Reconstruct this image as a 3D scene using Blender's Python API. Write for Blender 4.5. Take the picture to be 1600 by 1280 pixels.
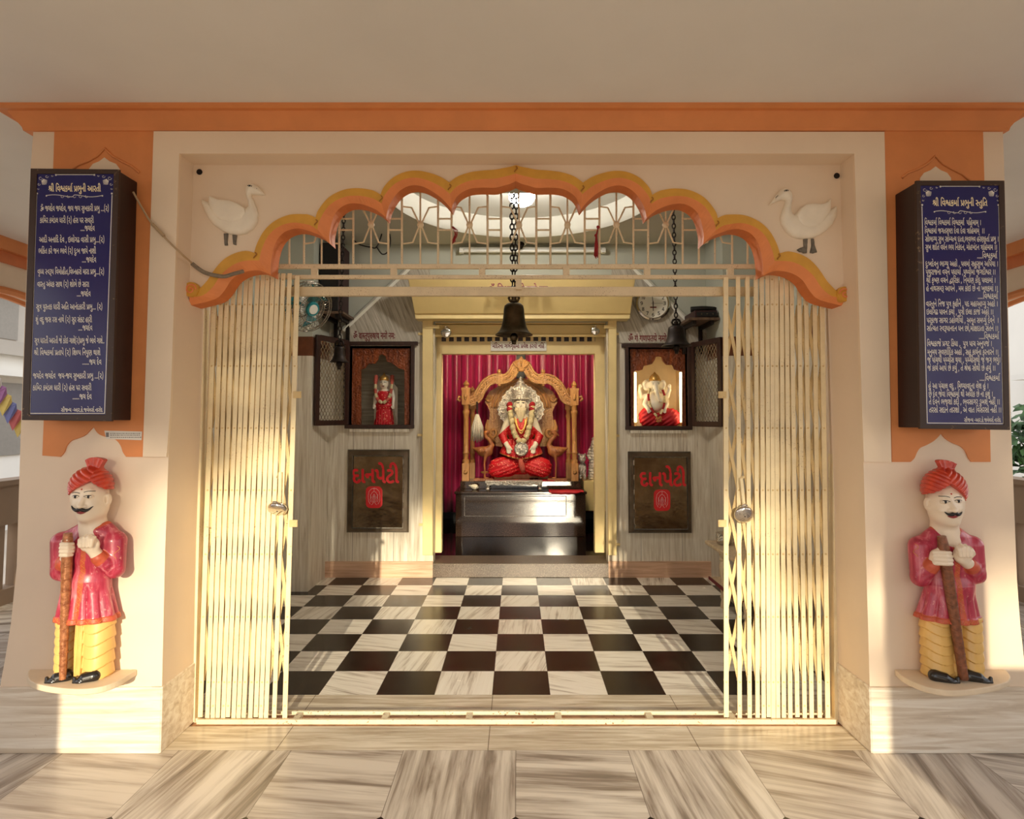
import bpy, bmesh, math, random
import numpy as np
from mathutils import Vector, Matrix
from mathutils.geometry import tessellate_polygon

for _o in list(bpy.data.objects):
    bpy.data.objects.remove(_o)
S = bpy.context.scene
COL = S.collection
random.seed(7)
R = math.radians

# ---------------------------------------------------------------- camera
FPX, CX, CY, PITCH, EYE = 960.0, 808.0, 603.0, R(3.1), 1.449
cam_data = bpy.data.cameras.new('camera')
cam_data.sensor_width = 36.0
cam_data.lens = 36.0 * FPX / 1600.0
cam_data.shift_x = (800 - CX) / 1600.0
cam_data.shift_y = (CY - 640) / 1600.0
cam_data.clip_start = 0.02
cam = bpy.data.objects.new('camera', cam_data)
cam.location = (0, 0, EYE)
cam.rotation_euler = (R(90) + PITCH, 0, 0)
COL.objects.link(cam)
S.camera = cam

# ---------------------------------------------------------------- sky, sun, exposure
S.view_settings.view_transform = 'Standard'
S.view_settings.look = 'None'
S.view_settings.gamma = 1.0
S.view_settings.use_curve_mapping = False
S.view_settings.exposure = 0.90
S.cycles.max_bounces = 10
S.cycles.diffuse_bounces = 6
S.cycles.glossy_bounces = 5
S.cycles.sample_clamp_indirect = 6.0
S.cycles.caustics_reflective = False
world = bpy.data.worlds.new('world')
S.world = world
world.use_nodes = True
_nt = world.node_tree
_bg = _nt.nodes['Background']
_tc = _nt.nodes.new('ShaderNodeTexCoord')
_sep = _nt.nodes.new('ShaderNodeSeparateXYZ')
_rmp = _nt.nodes.new('ShaderNodeValToRGB')
_nt.links.new(_tc.outputs['Generated'], _sep.inputs[0])
_nt.links.new(_sep.outputs['Z'], _rmp.inputs[0])
_nt.links.new(_rmp.outputs[0], _bg.inputs['Color'])
_rmp.color_ramp.elements[0].position = 0.0
_rmp.color_ramp.elements[0].color = (1.0, 0.93, 0.84, 1)
_rmp.color_ramp.elements[1].position = 0.6
_rmp.color_ramp.elements[1].color = (0.80, 0.86, 0.94, 1)
_bg.inputs['Strength'].default_value = 1.08

SUN_AZ, SUN_EL = R(3.3), R(13.0)      # low evening sun behind the visitor, a little to the right
sun_data = bpy.data.lights.new('sun', 'SUN')
sun_data.energy = 2.8
sun_data.color = (1.0, 0.86, 0.62)
sun_data.angle = R(0.7)
sun = bpy.data.objects.new('sun', sun_data)
_d = Vector((-math.sin(SUN_AZ) * math.cos(SUN_EL), math.cos(SUN_AZ) * math.cos(SUN_EL), -math.sin(SUN_EL)))
sun.rotation_euler = _d.to_track_quat('-Z', 'Y').to_euler()
sun.location = (1, -6, 4)
COL.objects.link(sun)


# ---------------------------------------------------------------- measuring helpers
_sp, _cp = math.sin(PITCH), math.cos(PITCH)


def ray(px, py):
    a, b = (px - CX) / FPX, (CY - py) / FPX
    return a, _cp - b * _sp, _sp + b * _cp


def W(px, py, Y):                       # point at depth Y that the photo shows at (px, py)
    a, y, z = ray(px, py)
    t = Y / y
    return (a * t, Y, EYE + z * t)


def WZ(px, py, Z):
    a, y, z = ray(px, py)
    t = (Z - EYE) / z
    return (a * t, y * t, Z)


# ---------------------------------------------------------------- mesh builder
class MB:
    def __init__(s):
        s.v, s.f, s.m = [], [], []

    def add(s, vs, fs, mi=0):
        b = len(s.v)
        s.v += [tuple(p) for p in vs]
        s.f += [tuple(i + b for i in f) for f in fs]
        s.m += [mi] * len(fs)
        return s

    def box(s, x0, x1, y0, y1, z0, z1, mi=0):
        vs = [(x, y, z) for x in (x0, x1) for y in (y0, y1) for z in (z0, z1)]
        return s.add(vs, [(0, 1, 3, 2), (4, 6, 7, 5), (0, 4, 5, 1), (2, 3, 7, 6), (0, 2, 6, 4), (1, 5, 7, 3)], mi)

    def hexa(s, front, back, mi=0):     # two loops of equal length joined into a solid
        n = len(front)
        fs = [tuple(range(n)), tuple(range(2 * n - 1, n - 1, -1))]
        fs += [(i, n + i, n + (i + 1) % n, (i + 1) % n) for i in range(n)]
        return s.add(list(front) + list(back), fs, mi)

    def prism(s, pts, y0, y1, mi=0):    # pts (x, z), extruded along y
        return s.hexa([(x, y0, z) for x, z in pts], [(x, y1, z) for x, z in pts], mi)

    def pprism(s, pix, y0, y1, mi=0):   # pixel outline at depth y0, pushed straight back to y1
        f = [W(px, py, y0) for px, py in pix]
        return s.hexa(f, [(x, y1, z) for x, _, z in f], mi)

    def tube(s, pts, r, n=8, closed=False, mi=0, flat=None):
        pts = [Vector(p) for p in pts]
        k = len(pts)
        rs = r if isinstance(r, (list, tuple)) else [r] * k
        ring = []
        up = None
        for i in range(k):
            if closed:
                t = (pts[(i + 1) % k] - pts[i - 1]).normalized()
            else:
                t = (pts[min(i + 1, k - 1)] - pts[max(i - 1, 0)]).normalized()
            if up is None:
                up = Vector((0, 1, 0)) if abs(t.y) < 0.9 else Vector((1, 0, 0))
            sd = t.cross(up).normalized()
            up = sd.cross(t).normalized()
            fl = flat or (1, 1)
            ring.append([pts[i] + (sd * math.cos(2 * math.pi * j / n) * fl[0] + up * math.sin(2 * math.pi * j / n) * fl[1]) * rs[i] for j in range(n)])
        vs = [p for q in ring for p in q]
        fs = []
        for i in range(k if closed else k - 1):
            a, b = i * n, ((i + 1) % k) * n
            fs += [(a + j, a + (j + 1) % n, b + (j + 1) % n, b + j) for j in range(n)]
        if not closed:
            fs += [tuple(range(n - 1, -1, -1)), tuple((k - 1) * n + j for j in range(n))]
        return s.add(vs, fs, mi)

    def lathe(s, prof, c, n=20, mi=0, axis='z'):   # prof (r, h) around c
        vs, fs = [], []
        for r, h in prof:
            for j in range(n):
                a = 2 * math.pi * j / n
                if axis == 'z':
                    vs.append((c[0] + r * math.cos(a), c[1] + r * math.sin(a), c[2] + h))
                else:
                    vs.append((c[0] + r * math.cos(a), c[1] + h, c[2] + r * math.sin(a)))
        for i in range(len(prof) - 1):
            fs += [(i * n + j, i * n + (j + 1) % n, (i + 1) * n + (j + 1) % n, (i + 1) * n + j) for j in range(n)]
        fs += [tuple(range(n - 1, -1, -1)), tuple((len(prof) - 1) * n + j for j in range(n))]
        return s.add(vs, fs, mi)

    def ball(s, c, rx, ry=None, rz=None, n=12, mi=0):
        ry, rz = ry or rx, rz or rx
        vs, fs = [], []
        m = n // 2
        for i in range(m + 1):
            t = math.pi * i / m
            for j in range(n):
                a = 2 * math.pi * j / n
                vs.append((c[0] + rx * math.sin(t) * math.cos(a), c[1] + ry * math.sin(t) * math.sin(a), c[2] + rz * math.cos(t)))
        for i in range(m):
            fs += [(i * n + j, (i + 1) * n + j, (i + 1) * n + (j + 1) % n, i * n + (j + 1) % n) for j in range(n)]
        return s.add(vs, fs, mi)


def _mesh(name, mb, mats, org, smooth, recalc=True):
    me = bpy.data.meshes.new(name)
    o = Vector(org)
    me.from_pydata([Vector(p) - o for p in mb.v], [], mb.f)
    mats = mats if isinstance(mats, (list, tuple)) else [mats]
    for m in mats:
        me.materials.append(m)
    if len(mats) > 1:
        me.polygons.foreach_set('material_index', mb.m)
    if recalc:
        bm = bmesh.new()
        bm.from_mesh(me)
        bmesh.ops.remove_doubles(bm, verts=bm.verts, dist=1e-6)
        bmesh.ops.recalc_face_normals(bm, faces=bm.faces)
        bm.to_mesh(me)
        bm.free()
    if smooth:
        me.polygons.foreach_set('use_smooth', [True] * len(me.polygons))
        if smooth != 'all':
            try:
                me.set_sharp_from_angle(angle=R(38))
            except Exception:
                pass
    me.update()
    return me


ORG = {}


def _obj(name, me, bevel):
    o = bpy.data.objects.new(name, me)
    COL.objects.link(o)
    if bevel:
        b = o.modifiers.new('bevel', 'BEVEL')
        b.width = bevel
        b.segments = 2
        b.limit_method = 'ANGLE'
        b.angle_limit = R(40)
    return o


def tag(o, label, cat, group=None):
    o['label'] = label
    o['category'] = cat
    if group:
        o['group'] = group
    return o


def thing(name, label, cat, loc, group=None):
    o = bpy.data.objects.new(name, None)
    o.empty_display_size = 0.05
    COL.objects.link(o)
    o.location = loc
    ORG[o.name] = Vector(loc)
    return tag(o, label, cat, group)


def part(name, mb, mats, parent, label=None, smooth=False, bevel=0, recalc=True):
    org = ORG[parent.name]
    o = _obj(name, _mesh(name, mb, mats, org, smooth, recalc), bevel)
    o.parent = parent
    ORG[o.name] = org
    if label:
        o['label'] = label
    return o


def solo(name, mb, mats, label, cat, group=None, smooth=False, bevel=0):
    xs = list(zip(*mb.v))
    org = ((min(xs[0]) + max(xs[0])) / 2, (min(xs[1]) + max(xs[1])) / 2, min(xs[2]))
    o = _obj(name, _mesh(name, mb, mats, org, smooth), bevel)
    o.location = org
    ORG[o.name] = Vector(org)
    return tag(o, label, cat, group)


def struct(name, mb, mats, smooth=False, bevel=0, parent=None):
    o = _obj(name, _mesh(name, mb, mats, (0, 0, 0), smooth), bevel)
    o['kind'] = 'structure'
    ORG[o.name] = Vector((0, 0, 0))
    if parent:
        o.parent = parent
    return o


def clone(src, dx=(0, 0, 0), parent=None):
    o = src.copy()
    COL.objects.link(o)
    o.location = Vector(src.location) + Vector(dx)
    if parent:
        o.parent = parent
    return o


# ---------------------------------------------------------------- implicit surfaces (sculpted shapes)
def nets(fn, lo, hi, step):
    """Surface of fn < 0 on a grid: vertices (n,3) and quads."""
    ax = [np.arange(lo[i], hi[i] + step, step, dtype=np.float32) for i in range(3)]
    X, Y, Z = ax[0][:, None, None], ax[1][None, :, None], ax[2][None, None, :]
    V = np.broadcast_to(fn(X, Y, Z), (len(ax[0]), len(ax[1]), len(ax[2]))).astype(np.float32).copy()
    for a in range(3):                  # close the surface at the borders
        sl = [slice(None)] * 3
        for e in (0, -1):
            sl[a] = e
            V[tuple(sl)] = np.maximum(V[tuple(sl)], 0.3 * step)
    n = V.shape
    ins = V < 0
    acc = np.zeros((n[0] - 1, n[1] - 1, n[2] - 1, 3), np.float32)
    cnt = np.zeros(acc.shape[:3], np.float32)
    edges = []
    for a in range(3):
        s0 = [slice(None)] * 3
        s1 = [slice(None)] * 3
        s0[a], s1[a] = slice(0, -1), slice(1, None)
        A, B = V[tuple(s0)], V[tuple(s1)]
        cr = ins[tuple(s0)] != ins[tuple(s1)]
        idx = np.argwhere(cr)
        va, vb = A[cr], B[cr]
        t = va / (va - vb)
        p = idx.astype(np.float32)
        p[:, a] += t
        u, w = [i for i in range(3) if i != a]
        for du in (0, -1):
            for dw in (0, -1):
                c = idx.copy()
                c[:, u] += du
                c[:, w] += dw
                ok = (c[:, u] >= 0) & (c[:, w] >= 0) & (c[:, u] < n[u] - 1) & (c[:, w] < n[w] - 1)
                cc = c[ok]
                np.add.at(acc, (cc[:, 0], cc[:, 1], cc[:, 2]), p[ok])
                np.add.at(cnt, (cc[:, 0], cc[:, 1], cc[:, 2]), 1)
        edges.append((a, u, w, idx, va < 0))
    has = cnt > 0
    ids = np.full(cnt.shape, -1, np.int64)
    ids[has] = np.arange(has.sum())
    vs = acc[has] / cnt[has][:, None] * step + np.array([a[0] for a in ax], np.float32)
    fs = []
    for a, u, w, idx, neg in edges:
        ok = (idx[:, u] > 0) & (idx[:, w] > 0) & (idx[:, u] < n[u] - 1) & (idx[:, w] < n[w] - 1)
        i = idx[ok]
        q = []
        for du, dw in ((-1, -1), (0, -1), (0, 0), (-1, 0)):
            c = i.copy()
            c[:, u] += du
            c[:, w] += dw
            q.append(ids[c[:, 0], c[:, 1], c[:, 2]])
        q = np.stack(q, 1)
        flip = neg[ok] if a != 1 else ~neg[ok]
        q[~flip] = q[~flip][:, ::-1]
        fs.append(q)
    return vs, np.concatenate(fs)


def smin(a, b, k):
    h = np.clip(0.5 + 0.5 * (b - a) / k, 0, 1)
    return b * (1 - h) + a * h - k * h * (1 - h)


def U(k, *ds):
    r = ds[0]
    for d in ds[1:]:
        r = smin(r, d, k) if k > 0 else np.minimum(r, d)
    return r


def ell(p, c, r):
    x, y, z = (p[i] - c[i] for i in range(3))
    k0 = np.sqrt((x / r[0]) ** 2 + (y / r[1]) ** 2 + (z / r[2]) ** 2)
    return (k0 - 1) * min(r) * 0.5 + (k0 - 1) * (sum(r) / 3) * 0.5


def cone(p, a, b, ra, rb=None):        # round cone from a to b
    rb = ra if rb is None else rb
    ba = [b[i] - a[i] for i in range(3)]
    l2 = sum(c * c for c in ba) or 1e-9
    pa = [p[i] - a[i] for i in range(3)]
    t = np.clip((pa[0] * ba[0] + pa[1] * ba[1] + pa[2] * ba[2]) / l2, 0, 1)
    d = np.sqrt(sum((pa[i] - ba[i] * t) ** 2 for i in range(3)))
    return d - (ra + (rb - ra) * t)


def chain(p, pts, rs, k=0):
    d = None
    for i in range(len(pts) - 1):
        q = cone(p, pts[i], pts[i + 1], rs[i], rs[i + 1])
        d = q if d is None else (smin(d, q, k) if k else np.minimum(d, q))
    return d


def poly2(x, y, pts):                  # signed distance to a 2-D polygon
    d = None
    ins = np.zeros(np.broadcast(x, y).shape, bool)
    n = len(pts)
    for i in range(n):
        (ax, ay), (bx, by) = pts[i], pts[(i + 1) % n]
        ex, ey = bx - ax, by - ay
        t = np.clip(((x - ax) * ex + (y - ay) * ey) / (ex * ex + ey * ey + 1e-9), 0, 1)
        q = (x - ax - ex * t) ** 2 + (y - ay - ey * t) ** 2
        d = q if d is None else np.minimum(d, q)
        if ay != by:
            ins ^= ((ay > y) != (by > y)) & (x < (bx - ax) * (y - ay) / (by - ay) + ax)
    d = np.sqrt(d)
    return np.where(ins, -d, d)


def spline(pts, n=6, closed=True):
    out = []
    k = len(pts)
    rng = range(k) if closed else range(k - 1)
    for i in rng:
        g = (lambda j: pts[j % k]) if closed else (lambda j: pts[max(0, min(k - 1, j))])
        p0, p1, p2, p3 = (Vector(g(i + d)) for d in (-1, 0, 1, 2))
        for s in range(n):
            t = s / n
            out.append(tuple(0.5 * ((2 * p1) + (p2 - p0) * t + (2 * p0 - 5 * p1 + 4 * p2 - p3) * t * t + (3 * p1 - p0 - 3 * p2 + p3) * t ** 3)))
    if not closed:
        out.append(tuple(pts[-1]))
    return out


class Frame:
    """Maps sculpting units (photo pixels right/down plus depth towards the viewer) to metres at the depth of a wall."""
    def __init__(s, px, py, Y, span=100):
        s.px, s.py, s.Y = px, py, Y
        a, b = W(px, py, Y), W(px + span, py, Y)
        c, d = W(px, py - span, Y), W(px, py + span, Y)
        s.o = a
        s.k = (b[0] - a[0]) / span
        s.kz = (c[2] - d[2]) / (2 * span)

    def __call__(s, x, y, w=0):
        return (s.o[0] + (x - s.px) * s.k, s.Y - w * s.k, s.o[2] - (y - s.py) * s.kz)

    def mesh(s, fn, lo, hi, step, mb=None, mi=0):
        v, f = nets(lambda x, y, z: fn((x, y, z)), lo, hi, step)
        mb = mb or MB()
        vs = np.stack([s.o[0] + (v[:, 0] - s.px) * s.k, s.Y - v[:, 2] * s.k, s.o[2] - (v[:, 1] - s.py) * s.kz], 1)
        b = len(mb.v)
        mb.v += vs.tolist()
        mb.f += (f + b).tolist()
        mb.m += [mi] * len(f)
        return mb

    def hit(s, fn, x, y, w0, w1):      # depth of the front surface of fn at (x, y)
        ws = np.linspace(w1, w0, 160)
        d = np.broadcast_to(fn((np.float32(x), np.float32(y), ws)), ws.shape)
        i = np.argmax(d < 0)
        return float(ws[i]) if (d < 0).any() else w0

# ---------------------------------------------------------------- materials
def lin(c):
    return tuple(((v / 255) / 12.92 if v / 255 <= 0.04045 else ((v / 255 + 0.055) / 1.055) ** 2.4) for v in c) + (1.0,)


class NT:
    def __init__(s, name):
        s.mat = bpy.data.materials.new(name)
        s.mat.use_nodes = True
        s.t = s.mat.node_tree
        s.b = s.t.nodes['Principled BSDF']

    def n(s, kind, **kw):
        nd = s.t.nodes.new('ShaderNode' + kind)
        for k, v in kw.items():
            setattr(nd, k, v)
        return nd

    def set(s, sock, v):
        if isinstance(v, bpy.types.NodeSocket):
            s.t.links.new(v, sock)
        else:
            sock.default_value = v

    def m(s, op, *a):
        nd = s.n('Math', operation=op)
        for i, v in enumerate(a):
            s.set(nd.inputs[i], v)
        return nd.outputs[0]

    def mix(s, f, a, b, mode='MIX'):
        nd = s.n('Mix', data_type='RGBA', blend_type=mode)
        s.set(nd.inputs[0], f)
        s.set(nd.inputs[6], a)
        s.set(nd.inputs[7], b)
        return nd.outputs[2]

    def ramp(s, f, *stops):
        nd = s.n('ValToRGB')
        s.set(nd.inputs[0], f)
        e = nd.color_ramp.elements
        while len(e) < len(stops):
            e.new(0.5)
        for i, (p, c) in enumerate(stops):
            e[i].position = p
            e[i].color = c if len(c) == 4 else (*c, 1)
        return nd.outputs[0]

    def pos(s, obj=False):
        return s.n('TexCoord').outputs['Object'] if obj else s.n('NewGeometry').outputs['Position']

    def vec(s, x, y, z):
        nd = s.n('CombineXYZ')
        for i, v in enumerate((x, y, z)):
            s.set(nd.inputs[i], v)
        return nd.outputs[0]

    def scale(s, v, sc):
        nd = s.n('Mapping')
        s.set(nd.inputs[0], v)
        nd.inputs[3].default_value = sc
        return nd.outputs[0]

    def noise(s, v, sc, detail=4, rough=0.55, dist=0.0):
        nd = s.n('TexNoise')
        s.set(nd.inputs['Vector'], v)
        nd.inputs['Scale'].default_value = sc
        nd.inputs['Detail'].default_value = detail
        nd.inputs['Roughness'].default_value = rough
        nd.inputs['Distortion'].default_value = dist
        return nd.outputs['Fac']

    def bump(s, h, st, dist=0.01):
        nd = s.n('Bump')
        s.set(nd.inputs['Height'], h)
        nd.inputs['Strength'].default_value = st
        nd.inputs['Distance'].default_value = dist
        s.t.links.new(nd.outputs[0], s.b.inputs['Normal'])

    def out(s, col, rough=0.6, metal=0.0, spec=None, coat=None, emit=None):
        s.set(s.b.inputs['Base Color'], col)
        s.set(s.b.inputs['Roughness'], rough)
        s.set(s.b.inputs['Metallic'], metal)
        if spec is not None:
            s.b.inputs['Specular IOR Level'].default_value = spec
        if coat:
            s.b.inputs['Coat Weight'].default_value = coat
            s.b.inputs['Coat Roughness'].default_value = 0.12
        if emit:
            s.b.inputs['Emission Color'].default_value = lin(emit[0])
            s.b.inputs['Emission Strength'].default_value = emit[1]
        return s.mat


def plain(name, c, rough=0.6, metal=0.0, var=0.10, sc=14, bump=0.0, coat=None, spec=None, c2=None, emit=None):
    n = NT(name)
    p = n.pos()
    f = n.noise(p, sc, 5)
    c2 = lin(c2) if c2 else tuple(v * (1 - 2.2 * var) for v in lin(c)[:3]) + (1,)
    col = n.ramp(f, (0.32, c2), (0.68, lin(c)))
    if bump:
        n.bump(n.noise(p, sc * 6, 4), bump, 0.004)
    return n.out(col, rough, metal, spec, coat, emit)


def weathered(name, c, rust, amount=0.60, sc=45, rough=0.42, bump=0.2):   # paint with rust specks
    n = NT(name)
    p = n.pos()
    a = n.noise(p, sc, 6, 0.7)
    b = n.noise(p, 5.0, 3)
    f = n.m('MULTIPLY', a, n.m('ADD', 0.80, n.m('MULTIPLY', b, 0.40)))
    k = n.ramp(f, (amount, (0, 0, 0)), (amount + 0.055, (1, 1, 1)))
    base = n.ramp(n.noise(p, 11, 4), (0.3, tuple(v * 0.84 for v in lin(c)[:3])), (0.7, lin(c)))
    n.bump(a, bump, 0.002)
    return n.out(n.mix(k, base, lin(rust)), rough)


def cladding(name, c1, c2, c3, axis, rough=0.35, sc=5.0, panel=None):     # marble slabs with grain along an axis
    n = NT(name)
    p = n.pos()
    st = {'x': (0.5, 6, 9), 'z': (9, 6, 0.45), 'd': (9, 6, 0.45)}[axis]
    if axis == 'd':
        mp = n.n('Mapping')
        n.set(mp.inputs[0], p)
        mp.inputs[2].default_value = (0, R(24), 0)
        p = mp.outputs[0]
    f = n.noise(n.scale(p, st), sc, 7, 0.62, 0.6)
    col = n.ramp(f, (0.25, lin(c3)), (0.45, lin(c2)), (0.62, lin(c1)), (0.85, lin(c1)))
    g = n.noise(p, 2.3, 4)
    col = n.mix(n.ramp(g, (0.45, (0, 0, 0)), (0.75, (0.55, 0.55, 0.55))), col, lin(c2))
    s = n.ramp(n.noise(p, 60, 3, 0.7), (0.70, (0, 0, 0)), (0.76, (0.6, 0.6, 0.6)))
    col = n.mix(s, col, lin(c3))
    if panel:
        sx = n.n('SeparateXYZ')
        n.set(sx.inputs[0], n.pos())
        ax = {'x': 0, 'z': 2}[panel[0]]
        fr = n.m('FRACT', n.m('DIVIDE', n.m('ADD', sx.outputs[ax], panel[2] + 50 * panel[1]), panel[1]))
        ln = n.m('LESS_THAN', fr, 0.004 / panel[1])
        col = n.mix(n.m('MULTIPLY', ln, 0.75), col, lin((92, 74, 56)))
    return n.out(col, rough)


def tiles(name, t, x0, y0, kind):
    n = NT(name)
    sx = n.n('SeparateXYZ')
    n.set(sx.inputs[0], n.pos())
    u = n.m('DIVIDE', n.m('SUBTRACT', sx.outputs[0], x0), t)
    v = n.m('DIVIDE', n.m('SUBTRACT', sx.outputs[1], y0), t)
    fu, fv = n.m('FLOOR', u), n.m('FLOOR', v)
    ru, rv = n.m('FRACT', u), n.m('FRACT', v)
    wn = n.n('TexWhiteNoise', noise_dimensions='2D')
    n.set(wn.inputs['Vector'], n.vec(fu, fv, 0.0))
    rnd = wn.outputs['Value']
    sw = n.m('GREATER_THAN', rnd, 0.5)
    if kind == 'porch':
        sw = n.m('GREATER_THAN', n.m('FRACT', n.m('MULTIPLY', n.m('ADD', fu, fv), 0.5)), 0.25)
    inv = n.m('SUBTRACT', 1.0, sw)
    a = n.m('ADD', n.m('MULTIPLY', ru, sw), n.m('MULTIPLY', rv, inv))
    b = n.m('ADD', n.m('MULTIPLY', rv, sw), n.m('MULTIPLY', ru, inv))
    skew = n.m('MULTIPLY', n.m('SUBTRACT', rnd, 0.5), 0.8)
    b2 = n.m('ADD', b, n.m('MULTIPLY', a, skew))
    w = n.noise(n.vec(n.m('MULTIPLY', a, 0.42), n.m('MULTIPLY', b2, 4.2), n.m('MULTIPLY', rnd, 60.0)), 1.7, 6, 0.55, 0.45)
    w2 = n.noise(n.vec(n.m('MULTIPLY', a, 0.5), n.m('MULTIPLY', b2, 17.0), n.m('ADD', 9.0, n.m('MULTIPLY', rnd, 60.0))), 2.0, 5, 0.6, 0.15)
    if kind == 'porch':
        light = n.ramp(n.m('ADD', n.m('MULTIPLY', w, 0.72), n.m('MULTIPLY', w2, 0.28)),
                       (0.30, lin((84, 74, 66))), (0.41, lin((142, 130, 118))), (0.50, lin((194, 184, 172))), (0.60, lin((226, 218, 206))))
        tint = n.mix(n.m('MULTIPLY', n.m('FRACT', n.m('MULTIPLY', rnd, 7.3)), 0.45), light, lin((168, 152, 136)))
        du = n.m('MINIMUM', ru, n.m('SUBTRACT', 1.0, ru))
        dv = n.m('MINIMUM', rv, n.m('SUBTRACT', 1.0, rv))
        dia = n.m('MULTIPLY', n.m('LESS_THAN', n.m('ADD', du, dv), 0.085), n.m('LESS_THAN', v, -0.5))
        line = n.m('LESS_THAN', n.m('MINIMUM', du, dv), 0.0035)
        col = n.mix(n.m('MULTIPLY', line, 0.6), tint, lin((80, 66, 54)))
        col = n.mix(dia, col, lin((34, 26, 20)))
        rough = 0.26
    else:
        light = n.ramp(n.m('ADD', n.m('MULTIPLY', w, 0.6), n.m('MULTIPLY', w2, 0.4)),
                       (0.30, lin((140, 128, 114))), (0.41, lin((204, 194, 180))), (0.50, lin((236, 230, 218))), (0.75, lin((244, 240, 230))))
        dk = n.ramp(n.noise(n.pos(), 9, 6, 0.7), (0.45, lin((30, 22, 16))), (0.72, lin((54, 40, 29))))
        par = n.m('LESS_THAN', n.m('FRACT', n.m('MULTIPLY', n.m('ADD', fu, fv), 0.5)), 0.25)
        col = n.mix(par, light, dk)
        du = n.m('MINIMUM', ru, n.m('SUBTRACT', 1.0, ru))
        dv = n.m('MINIMUM', rv, n.m('SUBTRACT', 1.0, rv))
        line = n.m('LESS_THAN', n.m('MINIMUM', du, dv), 0.006)
        col = n.mix(n.m('MULTIPLY', line, 0.7), col, lin((70, 56, 44)))
        rough = n.m('ADD', 0.16, n.m('MULTIPLY', n.noise(n.pos(), 7, 4), 0.16))
    return n.out(col, rough)


def granite(name, c1, c2, c3, rough):
    n = NT(name)
    p = n.pos()
    a = n.noise(p, 260, 3, 0.8)
    b = n.noise(p, 90, 3, 0.7)
    col = n.ramp(n.m('ADD', n.m('MULTIPLY', a, 0.7), n.m('MULTIPLY', b, 0.3)), (0.40, lin(c1)), (0.52, lin(c2)), (0.62, lin(c3)))
    return n.out(col, rough)


def wood(name, c1, c2, rough=0.5, sc=6, carve=0.0, coat=None):
    n = NT(name)
    p = n.pos()
    f = n.noise(n.scale(p, (6, 6, 0.8)), sc, 5, 0.6, 0.8)
    col = n.ramp(f, (0.3, lin(c2)), (0.7, lin(c1)))
    if carve:
        vo = n.n('TexVoronoi', feature='SMOOTH_F1')
        n.set(vo.inputs['Vector'], p)
        vo.inputs['Scale'].default_value = carve
        n.bump(vo.outputs['Distance'], 0.9, 0.01)
    return n.out(col, rough, coat=coat)


M = {}
M['cream'] = plain('cream_wall_paint', (236, 216, 192), 0.62, var=0.035, sc=2.2, bump=0.06)
M['band'] = plain('cream_frame_paint', (240, 220, 194), 0.6, var=0.03, sc=3, bump=0.05)
M['ceil'] = plain('ceiling_whitewash', (232, 230, 226), 0.8, var=0.03, sc=1.5)
M['orange'] = plain('orange_wall_paint', (226, 144, 84), 0.6, var=0.06, sc=5, bump=0.05)
M['yellow'] = plain('ochre_arch_paint', (222, 164, 62), 0.5, var=0.07, sc=12)
M['peach'] = plain('orange_arch_paint', (236, 146, 88), 0.5, var=0.05, sc=10)
M['rust_orange'] = plain('darkened_orange_paint', (214, 120, 62), 0.55, var=0.06, sc=10)  # arch orange made darker: the soffit's shade is put into the colour
M['gold_line'] = plain('dull_gold_paint', (176, 116, 38), 0.4, var=0.1)
M['marble_base'] = cladding('cream_marble_skirting', (240, 232, 218), (218, 204, 184), (182, 162, 138), 'x', 0.3, 4.0)
M['strip'] = cladding('threshold_marble', (224, 214, 196), (194, 180, 158), (150, 132, 112), 'x', 0.24, 5.0, panel=('x', 0.93, 0.13))
M['clad'] = cladding('grey_white_marble_wall', (230, 224, 210), (206, 196, 178), (158, 142, 120), 'z', 0.42, 5.0, panel=('x', 0.38, 0.0))
M['clad_d'] = cladding('veined_marble_gable', (206, 200, 188), (172, 164, 150), (118, 106, 92), 'd', 0.45, 6.0)
M['pinkbase'] = cladding('pink_marble_skirting', (226, 190, 162), (204, 164, 134), (168, 128, 100), 'x', 0.4, 4.0)
M['plaster'] = plain('grey_green_plaster', (186, 188, 176), 0.75, var=0.03, sc=2)
M['dome'] = plain('hall_ceiling_paint', (196, 194, 184), 0.8, var=0.02, sc=2)
M['white_plaster'] = plain('white_plaster', (232, 230, 220), 0.7, var=0.02, sc=2)
M['porch'] = tiles('porch_marble_tiles', 0.4915, WZ(806, 1172.5, 0)[0], WZ(806, 1172.5, 0)[1], 'porch')
_c = WZ(769.1, 1086, 0)
M['checker'] = tiles('black_and_white_tiles', 0.305, _c[0], _c[1], 'hall')
M['granite'] = granite('grey_granite', (44, 36, 30), (96, 82, 70), (150, 134, 118), 0.28)
M['granite_dark'] = granite('polished_brown_granite', (20, 14, 11), (58, 42, 33), (112, 88, 72), 0.06)
M['blackfloor'] = granite('polished_black_floor', (14, 10, 8), (24, 18, 15), (40, 32, 27), 0.05)
M['gate'] = weathered('cream_gate_paint', (244, 226, 184), (150, 104, 60), 0.64, 150, 0.36)
M['gate_dark'] = weathered('cream_gate_paint_worn', (224, 196, 140), (110, 66, 34), 0.62, 110, 0.5)
M['grille'] = weathered('cream_grille_paint', (226, 206, 170), (140, 98, 62), 0.60, 160, 0.45)
M['track'] = weathered('worn_track_paint', (238, 222, 188), (120, 76, 44), 0.60, 60, 0.45)
M['dirt'] = plain('dusty_pink_cement', (196, 150, 116), 0.9, var=0.2, sc=20, bump=0.3)
M['shutter'] = plain('cream_yellow_shutter_paint', (232, 206, 142), 0.42, var=0.04, sc=4)
M['shutter2'] = plain('cream_yellow_post_paint', (240, 216, 156), 0.35, var=0.05, sc=6)
M['steel'] = plain('brushed_steel', (188, 178, 166), 0.22, 1.0, var=0.12, sc=10)
M['steel_dark'] = plain('tarnished_steel', (120, 108, 94), 0.3, 1.0, var=0.2, sc=8)
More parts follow.
